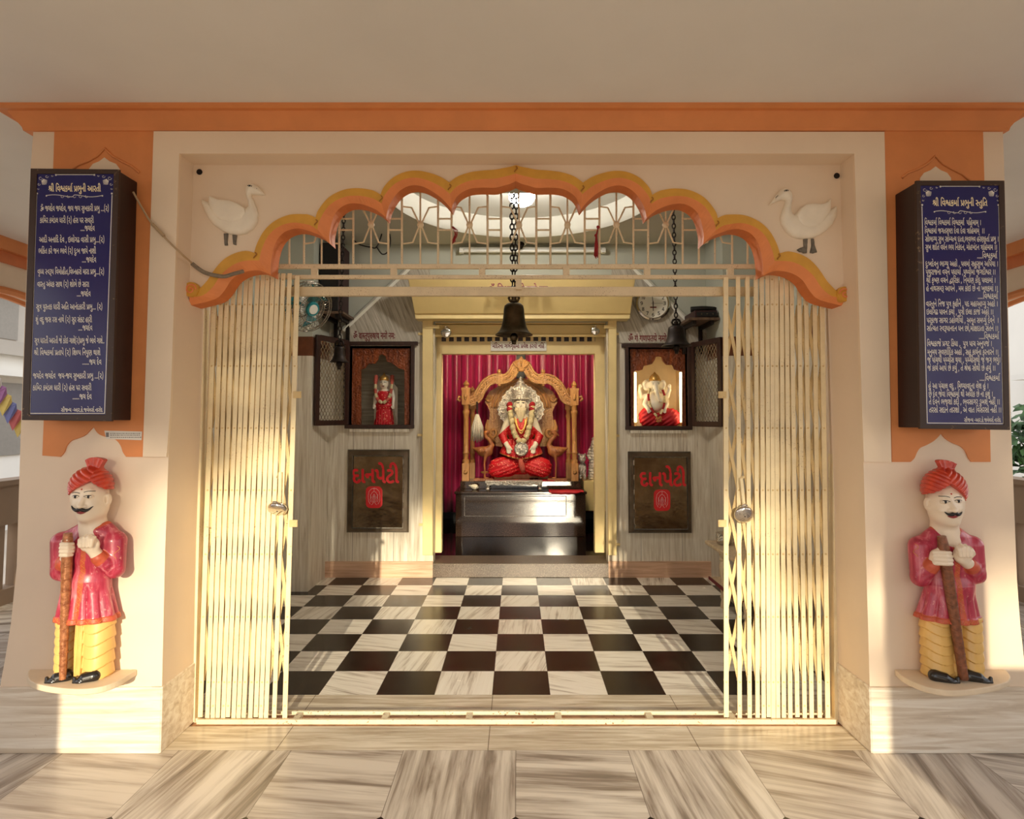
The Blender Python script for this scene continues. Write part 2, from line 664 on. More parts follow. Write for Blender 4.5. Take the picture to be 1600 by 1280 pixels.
M['steel_mirror'] = NT('polished_steel_sheet')
_n = M['steel_mirror']
_n.bump(_n.noise(_n.scale(_n.pos(), (2, 2, 3)), 4, 2), 0.10, 0.05)
M['steel_mirror'] = _n.out(_n.ramp(_n.noise(_n.pos(), 5, 4), (0.3, lin((118, 100, 80))), (0.7, lin((164, 148, 126)))), 0.16, 1.0)
M['chrome'] = plain('chrome', (214, 210, 204), 0.1, 1.0, var=0.03)
M['brass_dark'] = plain('dark_bronze', (84, 70, 52), 0.36, 1.0, var=0.25, sc=18)
M['iron'] = plain('black_iron', (40, 30, 26), 0.55, 0.6, var=0.2, sc=30)
M['frame_wood'] = weathered('dark_stained_frame_wood', (54, 32, 22), (120, 96, 72), 0.63, 40, 0.5)
M['box_side'] = plain('dark_maroon_board', (40, 16, 14), 0.45, var=0.12, sc=9)
M['blue'] = plain('royal_blue_acrylic', (14, 14, 96), 0.22, var=0.05, sc=3, coat=0.15)
M['letter'] = plain('silver_white_lettering', (226, 222, 214), 0.5, var=0.01)
M['letter_gold'] = plain('pale_gold_lettering', (240, 226, 190), 0.5, var=0.01)
M['maroon'] = plain('maroon_lettering', (108, 14, 26), 0.6, var=0.02)
M['redtext'] = plain('red_lettering', (214, 22, 34), 0.5, var=0.03)
M['niche_wood'] = wood('carved_teak', (158, 78, 34), (92, 40, 18), 0.45, 5, 60)
M['dark_wood'] = wood('dark_door_wood', (62, 34, 24), (36, 18, 14), 0.5)
M['throne'] = wood('carved_golden_teak', (206, 156, 92), (158, 106, 56), 0.38, 6, 70, coat=0.25)
M['throne_s'] = wood('golden_teak', (212, 158, 96), (168, 112, 60), 0.4, 5)
M['swanwood'] = wood('brown_carved_wood', (186, 120, 72), (136, 78, 42), 0.42, 7)
M['shelfwood'] = wood('brown_shelf_wood', (110, 86, 66), (70, 50, 38), 0.6)
M['stick'] = NT('copper_painted_club')
_n = M['stick']
_v = _n.n('TexVoronoi')
_n.set(_v.inputs['Vector'], _n.pos())
_v.inputs['Scale'].default_value = 190
_n.bump(_v.outputs['Distance'], 0.35, 0.002)
M['stick'] = _n.out(_n.ramp(_n.noise(_n.pos(), 60, 5), (0.35, lin((140, 82, 50))), (0.7, lin((200, 136, 92)))), 0.34, 0.25)
M['stick_dark'] = plain('brown_painted_club', (150, 92, 62), 0.36, 0.1, var=0.25, sc=50, bump=0.3)
M['skin'] = plain('white_painted_skin', (240, 222, 198), 0.32, var=0.03, sc=12, coat=0.25)
M['turban'] = plain('red_painted_turban', (214, 74, 48), 0.34, var=0.10, sc=30, c2=(176, 48, 34), coat=0.3)
M['dhoti'] = plain('ochre_painted_dhoti', (234, 188, 106), 0.4, var=0.06, sc=10, coat=0.2)
M['shoe'] = plain('black_painted_shoe', (34, 30, 28), 0.25, var=0.1, coat=0.4)
M['black_paint'] = plain('black_paint', (22, 18, 18), 0.4, var=0.05)
M['lips'] = plain('dark_red_lip_paint', (150, 50, 52), 0.4, var=0.05)
M['red_dot'] = plain('red_dot_paint', (190, 50, 40), 0.5, var=0.02)
M['hem'] = plain('orange_embroidery_paint', (206, 92, 62), 0.45, var=0.1, sc=40)
M['goldthread'] = plain('gold_embroidery_paint', (232, 160, 84), 0.4, var=0.08, sc=40)
_n = NT('crimson_painted_kurta')
_p = _n.pos()
_f = _n.noise(_n.scale(_p, (16, 16, 3)), 1.6, 5, 0.6, 0.8)
_g = _n.noise(_p, 46, 5, 0.7)
_cl = _n.ramp(_f, (0.30, lin((146, 28, 54))), (0.52, lin((184, 54, 78))), (0.70, lin((216, 132, 138))))
_k = _n.ramp(_g, (0.60, (0, 0, 0)), (0.68, (0.7, 0.7, 0.7)))
M['kurta'] = _n.out(_n.mix(_k, _cl, lin((226, 150, 142))), 0.34, coat=0.3)
M['plinth'] = plain('cream_plinth_paint', (232, 212, 182), 0.6, var=0.06, sc=9, bump=0.1)
M['swan'] = plain('white_painted_plaster', (242, 232, 214), 0.5, var=0.04, sc=14, bump=0.08)
M['swanleg'] = plain('grey_painted_legs', (118, 110, 98), 0.6, var=0.2, sc=60)
_n = NT('magenta_satin_curtain')
_cl = _n.ramp(_n.noise(_n.scale(_n.pos(), (30, 6, 0.6)), 1.0, 4), (0.35, lin((150, 10, 62))), (0.65, lin((206, 40, 104))))
M['curtain'] = _n.out(_cl, 0.36)
_n.b.inputs['Sheen Weight'].default_value = 0.3
M['redcloth'] = plain('red_cloth', (196, 20, 34), 0.6, var=0.1, sc=30)
_n = NT('red_cloth_with_gold_dots')
_v = _n.n('TexVoronoi')
_n.set(_v.inputs['Vector'], _n.pos())
_v.inputs['Scale'].default_value = 46
_k = _n.ramp(_v.outputs['Distance'], (0.22, (1, 1, 1)), (0.30, (0, 0, 0)))
M['redskirt'] = _n.out(_n.mix(_k, lin((204, 18, 34)), lin((238, 150, 120))), 0.5)
M['goldtrim'] = plain('gold_braid', (226, 176, 96), 0.35, 0.5, var=0.15, sc=80)
_n = NT('embossed_silver')
_v = _n.n('TexVoronoi')
_n.set(_v.inputs['Vector'], _n.pos())
_v.inputs['Scale'].default_value = 55
_n.bump(_v.outputs['Distance'], 0.7, 0.012)
M['silver'] = _n.out(_n.ramp(_v.outputs['Distance'], (0.1, lin((250, 246, 238))), (0.6, lin((206, 196, 182)))), 0.3, 0.45)
M['marble_fig'] = plain('white_marble_figure', (246, 236, 214), 0.35, var=0.03, sc=30)
M['beard'] = plain('ivory_beard', (244, 230, 198), 0.5, var=0.05, sc=60)
M['garland'] = plain('pale_yellow_flowers', (244, 226, 176), 0.8, var=0.2, sc=120, bump=0.6)
M['garland_r'] = plain('red_flowers', (190, 26, 38), 0.8, var=0.25, sc=120, bump=0.6)
M['garland_p'] = plain('coral_flowers', (226, 110, 92), 0.8, var=0.2, sc=120, bump=0.5)
M['pink'] = plain('pink_satin', (226, 120, 150), 0.4, var=0.08, sc=14)
M['whitehair'] = plain('white_whisk_hair', (240, 232, 216), 0.8, var=0.12, sc=90)
M['clockface'] = plain('clock_face', (238, 234, 222), 0.5, var=0.01)
M['lampglow'] = plain('lit_lamp_glass', (255, 250, 236), 0.3, var=0.0, emit=((255, 248, 236), 84.0))
M['fill_tube_glow'] = plain('added_fill_tube', (255, 250, 236), 0.3, var=0.0, emit=((255, 236, 204), 70.0))  # glow of the added tube behind the shrine lintel
M['ledglow'] = plain('lit_strip_lamp', (255, 240, 210), 0.3, var=0.0, emit=((255, 226, 170), 5.0))
M['tube_off'] = plain('milky_lamp_tube', (226, 226, 220), 0.3, var=0.02)
M['whiteplastic'] = plain('white_plastic', (228, 226, 218), 0.4, var=0.02)
M['teal'] = plain('teal_plastic', (40, 130, 136), 0.4, var=0.05)
M['speaker'] = plain('black_speaker_vinyl', (20, 15, 15), 0.6, var=0.1, sc=40)
M['speaker_s'] = plain('maroon_speaker_side', (52, 18, 20), 0.5, var=0.1, sc=20)
M['cable'] = plain('grey_flex_conduit', (138, 124, 106), 0.6, var=0.15, sc=60)
M['cable_b'] = plain('beige_cable', (186, 160, 126), 0.6, var=0.1)
M['wire'] = plain('black_wire', (28, 22, 20), 0.6, var=0.05)
M['thread'] = plain('red_thread', (150, 24, 28), 0.8, var=0.15, sc=90)
M['hole'] = plain('dark_hole', (26, 14, 10), 0.9, var=0.05)
M['sticker'] = plain('white_sticker', (226, 218, 206), 0.5, var=0.03)
M['greyprint'] = plain('grey_print', (120, 112, 106), 0.6, var=0.02)
M['brownband'] = plain('brown_tile_band', (116, 66, 40), 0.4, var=0.15, sc=20)
M['niche_in'] = cladding('niche_marble', (190, 180, 160), (160, 150, 130), (130, 118, 100), 'x', 0.5, 4.0)
M['niche_lit'] = plain('lit_niche_lining', (240, 220, 180), 0.5, var=0.04)  # paler lining of the lit niche, brightness put into the colour
M['table'] = wood('pale_painted_table_wood', (226, 206, 172), (190, 164, 128), 0.5)
M['outwhite'] = plain('distant_white_plaster', (226, 222, 214), 0.8, var=0.05, sc=0.6)
M['outgrey'] = plain('distant_grey_plaster', (178, 170, 160), 0.8, var=0.08, sc=0.6)
M['jali'] = plain('brown_parapet_paint', (150, 124, 98), 0.7, var=0.08, sc=3)
M['pale_window'] = plain('distant_window', (128, 122, 114), 0.4, var=0.05)
M['dark_void'] = plain('dark_shrine_wall', (44, 36, 32), 0.4, var=0.05)  # near-black colour of the walls around the shrine
M['ground'] = plain('courtyard_paving', (176, 160, 142), 0.8, var=0.08, sc=1)
M['leaf'] = plain('green_leaves', (70, 104, 44), 0.6, var=0.35, sc=6)
M['trunk'] = plain('tree_bark', (96, 72, 52), 0.8, var=0.2, sc=8)
for _k2, _c3 in (('flag_r', (206, 60, 60)), ('flag_y', (232, 196, 70)), ('flag_b', (80, 90, 176)), ('flag_w', (230, 226, 220)), ('flag_p', (150, 70, 150))):
    M[_k2] = plain('flag_cloth_' + _k2[-1], tuple(int(150 + (v - 150) * 0.6) for v in _c3), 0.8, var=0.05)

# ================================================================ the porch, the front wall and the hall
YF, YA, YA2, YG = 2.755, 2.88, 2.99, 3.04      # pillar faces, arch wall, back of the arch, gate plane
YB, YR = 5.73, 5.25                            # back wall of the hall, its side returns
ZC = W(806, 160, YF - 0.10)[2]                     # porch ceiling
ZH = W(806, 382, YB)[2]                        # hall ceiling
PX0, PX1 = 4.1, 2.15                           # half width of the porch, of the hall block

m = MB()
m.box(-PX0, PX0, -0.7, WZ(806, 1172.5, 0)[1], -0.12, 0)
m.box(-PX0, -PX1, 2.6, 8.4, -0.12, -0.0005)
m.box(PX1, PX0, 2.6, 8.4, -0.12, -0.0005)
struct('floor', m, M['porch'])
m = MB().box(-1.60, 1.60, WZ(806, 1172.5, 0)[1], YG - 0.055, -0.12, 0)
struct('trim_1', m, M['strip'])                # marble strip in front of the gates
m = MB().box(-1.98, 1.98, WZ(806, 1110, 0)[1], WZ(806, 1086, 0)[1], -0.12, 0)
struct('trim_2', m, M['strip'])                # marble strip behind the gate track
m = MB().box(-2.05, 2.05, WZ(806, 1086, 0)[1], YB + 0.02, -0.12, 0)
struct('floor_hall', m, M['checker'])
m = MB().box(-1.60, 1.60, YG - 0.055, WZ(806, 1110, 0)[1], -0.12, -0.006)
struct('trim_3', m, M['dirt'])                 # cement bed of the gate track

m = MB()
m.box(-PX0 - 0.1, PX0 + 0.1, -0.75, 3.12, ZC, ZC + 0.14)
m.box(-PX0 - 0.1, -PX1, 3.12, 8.4, ZC, ZC + 0.14)
m.box(PX1, PX0 + 0.1, 3.12, 8.4, ZC, ZC + 0.14)
struct('ceiling', m, M['ceil'])

# pillars either side of the doorway (outline of the photographed faces, flaring at the foot)
MID = 807.5
L_out = [(52, 205), (48, 262), (33, 657), (26, 885), (17, 975), (8, 1030), (2, 1062), (0, 1076)]
L_in = [(253, 1076), (258, 860), (266, 640), (280, 240)]
R_out = [(1567, 205), (1569, 262), (1580, 673), (1589, 905), (1594, 975), (1600, 1030), (1607, 1062), (1610, 1076)]
R_in = [(1359, 1076), (1353, 860), (1347, 640), (1335, 240)]


def top_on(pix):
    """first point of an outline raised to the ceiling"""
    p = W(*pix, YF)
    return (p[0], YF, ZC)


for side, o_, i_ in (('left', L_out, L_in), ('right', R_out, R_in)):
    f = [top_on(o_[0])] + [W(*q, YF) for q in o_] + [W(*q, YF) for q in i_] + [top_on(i_[-1])]
    sx = -1 if side == 'left' else 1
    f = [(p[0], p[1], max(p[2], 0.0)) for p in f]
    mb = MB().hexa(f, [(sx * min(abs(p[0]), 2.2), 3.11, p[2]) for p in f])
    struct('wall_' + side + '_pillar', mb, M['cream'])

# lintel band joining the pillars over the doorway
f = [W(239, 205, YF - 0.014), W(280, 240, YF - 0.014), W(1335, 240, YF - 0.014), W(1382, 206, YF - 0.014)]
z0 = W(806, 240, YF)[2]
x0, x1 = W(280, 240, YF)[0], W(1335, 240, YF)[0]
struct('wall_front', MB().box(x0, x1, YF, 3.11, z0, ZC), M['cream'])
# raised frame band: left jamb, head, right jamb
m = MB()
yb = YF - 0.012
lb = [W(240, 205, yb), W(280, 240, yb), W(266, 640, yb), W(260, 714, yb), W(223, 714, yb)]
m.hexa(lb, [(p[0], YF + 0.004, p[2]) for p in lb])
rb = [W(1382, 206, yb), W(1393, 722, yb), W(1350, 722, yb), W(1347, 640, yb), W(1335, 240, yb)]
m.hexa(rb, [(p[0], YF + 0.004, p[2]) for p in rb])
hb = [W(240, 205, yb), W(1382, 206, yb), W(1335, 240, yb), W(280, 240, yb)]
m.hexa(hb, [(p[0], YF + 0.004, p[2]) for p in hb])
struct('trim_4', m, M['band'])

# orange fields on the pillars, with ogee notches at the foot
yo = YF - 0.006
Lo = [(85, 204), (240, 204), (223, 714)] + spline([(197, 714), (192, 707), (188, 696), (180, 687), (167, 683.5), (156, 679.5), (150, 674), (146, 667)], 4, False) + spline([(146, 667), (140, 673), (133, 680), (122, 685), (111, 689), (104, 697), (100, 707), (94, 714)], 4, False)[1:] + [(66, 712), (75, 500)]
Ro = [(1382, 204), (1536, 204), (1544, 500), (1548, 722)] + spline([(1518, 722), (1513, 715), (1508, 704), (1500, 697), (1490, 693), (1481, 688), (1475, 683), (1471, 677)], 4, False) + spline([(1471, 677), (1465, 684), (1458, 690), (1447, 696), (1438, 700), (1433, 707), (1429, 716), (1423, 722)], 4, False)[1:] + [(1394, 722)]
for nm, o_ in (('trim_5', Lo), ('trim_6', Ro)):
    struct(nm, MB().pprism(o_, yo, YF + 0.004), M['orange'])
# small ogee niches above the boards
for nm, cx, ty, by in (('trim_7', 163, 246, 300), ('trim_8', 1462, 260, 320)):
    o_ = [(cx, ty), (cx + 8, ty + 6), (cx + 18, ty + 10), (cx + 24, ty + 18), (cx + 26, by), (cx - 26, by), (cx - 24, ty + 18), (cx - 18, ty + 10), (cx - 8, ty + 6)]
    struct(nm, MB().pprism(o_, yo - 0.003, yo + 0.002), M['cream'])
for nm, cx, ty in (('trim_9', 164, 232), ('trim_10', 1461, 244)):
    pp = [(cx - 52, ty + 34), (cx - 42, ty + 26), (cx - 26, ty + 20), (cx - 12, ty + 12), (cx, ty), (cx + 12, ty + 12), (cx + 26, ty + 20), (cx + 42, ty + 28), (cx + 54, ty + 38)]
    struct(nm, MB().tube([W(a, b, yo - 0.001) for a, b in pp], 0.006, 6), M['orange'], smooth='all')

# cornice with a cove profile running round the pillars' heads
prof = [(0.0, W(806, 206, YF)[2]), (0.012, W(806, 206, YF)[2]), (0.016, W(806, 201, YF)[2]), (0.030, W(806, 194, YF)[2]), (0.055, W(806, 182, YF)[2]), (0.085, ZC - 0.018), (0.10, ZC - 0.012), (0.10, ZC + 0.01), (-0.05, ZC + 0.01), (-0.05, W(806, 206, YF)[2])]
XL, XR = W(45, 205, YF)[0] - 0.004, W(1568, 205, YF)[0] + 0.004
m = MB()
n = len(prof)
rows = []
for q in range(4):
    row = []
    for p_, z in prof:
        row.append([(XL - p_, 4.6, z), (XL - p_, YF - p_, z), (XR + p_, YF - p_, z), (XR + p_, 4.6, z)][q])
    rows.append(row)
vs = [p for r_ in rows for p in r_]
fs = []
for q in range(3):
    for j in range(n):
        fs.append((q * n + j, q * n + (j + 1) % n, (q + 1) * n + (j + 1) % n, (q + 1) * n + j))
m.add(vs, fs)
struct('trim_11', m, M['orange'])

# marble skirting blocks of the pillars
for nm, pts in (('baseboard_left', -1), ('baseboard_right', 1)):
    zt = W(253, 1076, YF - 0.02)[2]
    yq = YF - 0.010
    m = MB()
    if nm == 'baseboard_left':
        xi = W(250.5, 1120, yq)[0]
        m.box(-2.34, xi, yq, YF + 0.01, 0, zt)
        m.box(xi - 0.05, xi + 0.004, yq + 0.003, 3.11, 0, zt)
    else:
        xi = W(1361.5, 1120, yq)[0]
        m.box(xi, 2.34, yq, YF + 0.01, 0, zt)
        m.box(xi - 0.004, xi + 0.05, yq + 0.003, 3.11, 0, zt)
    struct(nm, m, M['marble_base'], bevel=0.004)

# ---- cusped arch wall
A_cusp = [(397, 395), (493, 340), (594.6, 304), (702, 285), (806, 258)]
B_cusp = [(405, 407), (496, 359), (596, 318), (702.8, 303), (806, 271)]
C_cusp = [(423, 430), (515.6, 381), (603.2, 340.5), (705.2, 327), (806, 283)]
A_low = [(305, 458), (313, 450), (324, 438), (336, 420), (350, 405), (366, 396), (384, 392), (397, 395)]
B_low = [(296, 464), (316, 462), (332, 449), (345, 430), (361, 416), (376, 409), (390, 407), (405, 407)]
C_low = [(295, 478), (335, 468), (350, 455), (362, 437), (377, 427), (392, 423), (407, 423), (423, 430)]
A_lobe = [[(397, 395), (402, 379.5), (413, 360), (429.5, 345), (452, 335.6), (475, 334.6), (484, 336), (493, 340)],
          [(493, 340), (497.7, 327.5), (514, 308), (536.7, 296.6), (559.5, 294), (579, 296.6), (587, 299.5), (594.6, 304)],
          [(594.6, 304), (600, 291.7), (614.7, 277), (634, 268.3), (653.7, 266.7), (673, 270.6), (689.5, 277), (702, 285)],
          [(702, 285), (715.5, 275.5), (735, 269), (754.5, 266.4), (774, 265), (787, 262.5), (797, 260.5), (806, 258)]]


def lobe_map(L, P, Q, drop):
    """the same lobe between cusps P and Q with its crest moved in by drop"""
    a, b = Vector(L[0]), Vector(L[-1])
    t = (b - a)
    ln = t.length
    t /= ln
    nrm = Vector((t.y, -t.x))
    h = [(Vector(p) - a).dot(nrm) for p in L]
    P, Q = Vector(P), Vector(Q)
    t2 = (Q - P).normalized()
    n2 = Vector((t2.y, -t2.x))
    shift = ((P + Q) / 2 - (a + b) / 2).dot(nrm)
    k = (max(h) - shift - drop) / max(h)
    return [tuple(P + (Q - P) * ((Vector(p) - a).dot(t) / ln) + n2 * (hh * k)) for p, hh in zip(L, h)]


Apts, Bpts, Cpts = (spline(q, 3, False) for q in (A_low, B_low, C_low))
A_lobe = [spline(q, 4, False) for q in A_lobe]
for i, L in enumerate(A_lobe):
    Apts += L[1:]
    Bpts += lobe_map(L, B_cusp[i], B_cusp[i + 1], 11 if i < 3 else 12)[1:]
    Cpts += lobe_map(L, C_cusp[i], C_cusp[i + 1], 23 if i < 3 else 22)[1:]


def mirror(pts):
    return [(806 + (806 - x) * 1.0085, y + 0.004 * (806 - x) * 0.5) for x, y in reversed(pts[:-1])]


Apts += mirror(Apts)
Bpts += mirror(Bpts)
Cpts += mirror(Cpts)
Aw = [W(x, y, YA - 0.014) for x, y in Apts]
Bw = [W(x, y, YA - 0.014) for x, y in Bpts]
Cw = [W(x, y, YA + 0.022) for x, y in Cpts]
k = len(Aw)
# spandrel wall: strip from the arch's outer line up and out to the frame
zt = W(806, 256, YA)[2] + 0.12
XA0, XA1 = W(296, 500, YA)[0] - 0.06, W(1322, 500, YA)[0] + 0.06
poly = [(p[0], p[2]) for p in Bw]
poly = [(XA0, W(300, 480, YA)[2]), (XA0, zt), (XA1, zt), (XA1, W(1318, 480, YA)[2])] + poly[::-1]
tri = tessellate_polygon([[Vector((x, z, 0)) for x, z in poly]])
m = MB()
nv = len(poly)
m.add([(x, YA, z) for x, z in poly] + [(x, YA2, z) for x, z in poly], [tuple(t) for t in tri] + [tuple(i + nv for i in t) for t in tri] + [(i, (i + 1) % nv, nv + (i + 1) % nv, nv + i) for i in range(nv)])
struct('wall_arch', m, M['cream'])
m = MB()
m.add(Aw + Bw + [(p[0], YA + 0.004, p[2]) for p in Aw], [(i, i + 1, k + i + 1, k + i) for i in range(k - 1)] + [(i, i + 1, 2 * k + i + 1, 2 * k + i) for i in range(k - 1)])
Cb = [(p[0], YA2 + 0.004, p[2]) for p in Cw]
Bb = [(p[0], YA2 + 0.004, p[2]) for p in Bw]
m.add(Bw + Cw, [(i, i + 1, k + i + 1, k + i) for i in range(k - 1)], 1)
m.add(Cw + Cb + Bb, [(i, i + 1, k + i + 1, k + i) for i in range(k - 1)] + [(k + i, k + i + 1, 2 * k + i + 1, 2 * k + i) for i in range(k - 1)], 2)
for e in (0, k - 1):
    m.add([Bw[e], Cw[e], Cb[e], Bb[e]], [(0, 1, 2, 3)], 1)
    m.add([Aw[e], Bw[e], (Bw[e][0], YA, Bw[e][2]), (Aw[e][0], YA, Aw[e][2])], [(0, 1, 2, 3)], 0)
struct('trim_12', m, [M['yellow'], M['peach'], M['rust_orange']])
# scrolls at the springing and little gold hooks in the cusps
for nm, cx, cy, s in (('trim_13', 300, 453, 1), ('trim_14', 1318, 460, -1)):
    fr = Frame(cx, cy, YA - 0.012)
    m = MB()
    m.lathe([(11.5 * fr.k, -0.012), (12 * fr.k, 0.0), (12 * fr.k, 0.02)], fr(cx, cy), 24, 0, 'y')
    sp = [fr(cx + s * (9 - 0.55 * a) * math.cos(a * 0.62), cy - (9 - 0.55 * a) * math.sin(a * 0.62), 4.5) for a in range(15)]
    m.tube(sp, 0.0045, 6, mi=1)
    struct(nm, m, [M['yellow'], M['peach']], smooth=True)
fr = Frame(806, 300, YA - 0.016)
for j, (cx, cy) in enumerate([(401, 398), (494.5, 347), (595.5, 310), (702.4, 292), (806, 264)] + [(806 + (806 - x) * 1.0085, y + 2) for x, y in ((401, 398), (494.5, 347), (595.5, 310), (702.4, 292))]):
    m = MB().tube([fr(cx + 2.2 * math.sin(a), cy - 4 + a * 1.8, 0.6) for a in (0, 1, 2, 3, 4, 5)], 0.0028, 6)
    struct('trim_%d' % (15 + j), m, M['gold_line'], smooth='all')

# ---- hall walls
def holed(x0, x1, z0, z1, holes, y0, y1):
    holes = [(max(h[0], x0), min(h[1], x1), max(h[2], z0), min(h[3], z1)) for h in holes]
    holes = [h for h in holes if h[1] > h[0] and h[3] > h[2]]
    xs = sorted({x0, x1, *[v for h in holes for v in h[:2]]})
    zs = sorted({z0, z1, *[v for h in holes for v in h[2:]]})
    mb = MB()
    for a, b in zip(xs, xs[1:]):
        for c, d in zip(zs, zs[1:]):
            if not any(h[0] <= (a + b) / 2 <= h[1] and h[2] <= (c + d) / 2 <= h[3] for h in holes):
                mb.box(a, b, y0, y1, c, d)
    return mb


XB0, XB1 = W(512, 700, YB)[0], W(1107, 700, YB)[0]
# openings of the back wall: the shrine doorway and two niches
D0, D1 = W(678, 700, YB)[0], W(949, 700, YB)[0]
DZ = W(806, 503, YB)[2]
NL = (W(549, 600, YB)[0], W(640, 600, YB)[0], W(590, 664, YB)[2], W(590, 544, YB)[2])
NR = (W(985, 600, YB)[0], W(1072, 600, YB)[0], W(1030, 666, YB)[2], W(1030, 545, YB)[2])
zs = W(806, 515, YB)[2]
struct('wall_back', holed(XB0 - 0.3, XB1 + 0.3, 0, zs, [(D0, D1, -1, DZ), NL, NR], YB, YB + 0.14), M['clad'])
# upper part: plaster behind, veined gable in front
struct('wall_back_upper', holed(XB0 - 0.3, XB1 + 0.3, zs, ZH, [(D0, D1, -1, DZ)], YB, YB + 0.14), M['plaster'])
g = [(512, 522), (540, 513), (560, 494), (640, 420), (990, 420), (1068, 495), (1090, 516), (1107, 522)]
gp = [W(a, b, YB - 0.012) for a, b in g]
gp = [(gp[0][0], W(512, 536, YB)[2])] + [(p[0], p[2]) for p in gp] + [(gp[-1][0], W(1107, 536, YB)[2])]
gl = gp[:4] + [(D0, gp[4][1]), (D0, gp[0][1])]
gl = [gp[0], gp[1], gp[2], gp[3], gp[4], (D0 - 0.05, gp[4][1]), (D0 - 0.05, gp[0][1])]
gr = [(D1 + 0.05, gp[0][1]), (D1 + 0.05, gp[5][1]), gp[5], gp[6], gp[7], gp[8], gp[9]]
mb = MB()
mb.prism(gl, YB - 0.012, YB + 0.01)
mb.prism(gr, YB - 0.012, YB + 0.01)
struct('trim_24', mb, M['clad_d'])
m = MB()
for a, b in (((536, 516), (640, 418)), ((1072, 498), (990, 418))):
    p, q = W(*a, YB - 0.03), W(*b, YB - 0.03)
    m.tube([p, q], 0.022, 4, flat=(1, 0.7))
struct('trim_25', m, M['white_plaster'])
struct('baseboard_back', MB().box(XB0, D0, YB - 0.022, YB, 0, W(580, 877, YB)[2]).box(D1, XB1, YB - 0.022, YB, 0, W(580, 877, YB)[2]), M['pinkbase'])

# alcove sides and returns (front part of the hall is wider)
zb0, zb1 = W(475, 556, YR)[2], W(475, 526, YR)[2]
for nm, s, xb in (('wall_left', -1, XB0), ('wall_right', 1, XB1)):
    m = MB()
    xo = s * 2.06
    m.box(min(xb, xo), max(xb, xo), YR, YB + 0.14, 0, zb0)
    m.box(min(xb, xo), max(xb, xo), YR, YB + 0.14, zb0, zb1, 1)
    m.box(min(xb, xo), max(xb, xo), YR, YB + 0.14, zb1, ZH, 2)
    struct(nm + '_return', m, [M['clad'], M['brownband'], M['plaster']])
    m = MB()
    m.box(min(xo, s * 2.15), max(xo, s * 2.15), 3.11, YB + 0.14, 0, zb0)
    m.box(min(xo, s * 2.15), max(xo, s * 2.15), 3.11, YB + 0.14, zb0, zb1, 1)
    m.box(min(xo, s * 2.15), max(xo, s * 2.15), 3.11, YB + 0.14, zb1, ZH + 0.1, 2)
    struct(nm, m, [M['clad'], M['brownband'], M['plaster']])
# front wall of the hall above the arch, inside
struct('wall_front_upper', MB().box(-2.15, 2.15, 3.09, 3.15, W(806, 302, 3.15)[2], ZH + 0.1), M['plaster'])
# hall ceiling with a shallow round dome
m = MB()
cxd, cyd = 0.04, 4.36
rr = [1.02, 0.98, 0.94, 0.90]
hh = [-0.03, -0.05, -0.02, 0.10]
ns = 64
outer = []
for j in range(ns):
    a = 2 * math.pi * j / ns
    c, s_ = math.cos(a), math.sin(a)
    k_ = min((2.2 / abs(c)) if abs(c) > 1e-6 else 9, (1.42 / abs(s_)) if abs(s_) > 1e-6 else 9)
    outer.append((cxd + c * k_, cyd + s_ * k_, ZH))
ringv = [[(cxd + r_ * math.cos(2 * math.pi * j / ns), cyd + r_ * math.sin(2 * math.pi * j / ns), ZH + h_) for j in range(ns)] for r_, h_ in zip([1.02] + rr, [0] + hh)]
allr = [outer] + ringv
vs = [p for r_ in allr for p in r_] + [(cxd, cyd, ZH + 0.16)]
fs = []
for i in range(len(allr) - 1):
    mi = i
    fs += [(i * ns + j, i * ns + (j + 1) % ns, (i + 1) * ns + (j + 1) % ns, (i + 1) * ns + j) for j in range(ns)]
last = (len(allr) - 1) * ns
fs += [(last + j, last + (j + 1) % ns, len(vs) - 1) for j in range(ns)]
m.add(vs, fs)
m.box(-2.2, 2.2, 3.0, YB + 0.2, ZH + 0.2, ZH + 0.3)
struct('ceiling_hall', m, M['dome'], smooth=True)

# shrine behind the doorway
ZS = W(806, 880, YB)[2]
struct('trim_26', MB().box(W(659, 890, YB)[0], W(957, 890, YB)[0], YB - 0.02, YB + 0.32, 0, ZS), M['granite'], bevel=0.004)
struct('floor_shrine', MB().box(-1.35, 1.40, YB + 0.32, 8.3, -0.1, ZS), M['blackfloor'])
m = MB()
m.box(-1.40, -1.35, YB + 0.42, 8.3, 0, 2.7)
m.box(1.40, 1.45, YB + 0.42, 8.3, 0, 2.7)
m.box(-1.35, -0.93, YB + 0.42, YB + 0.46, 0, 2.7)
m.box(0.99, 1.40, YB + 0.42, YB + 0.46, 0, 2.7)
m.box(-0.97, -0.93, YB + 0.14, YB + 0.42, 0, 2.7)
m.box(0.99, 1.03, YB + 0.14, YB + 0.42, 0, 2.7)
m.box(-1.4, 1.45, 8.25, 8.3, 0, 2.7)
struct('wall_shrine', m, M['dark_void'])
struct('ceiling_shrine', MB().box(-1.4, 1.45, YB + 0.14, 8.3, 2.62, 2.7), M['plaster'])

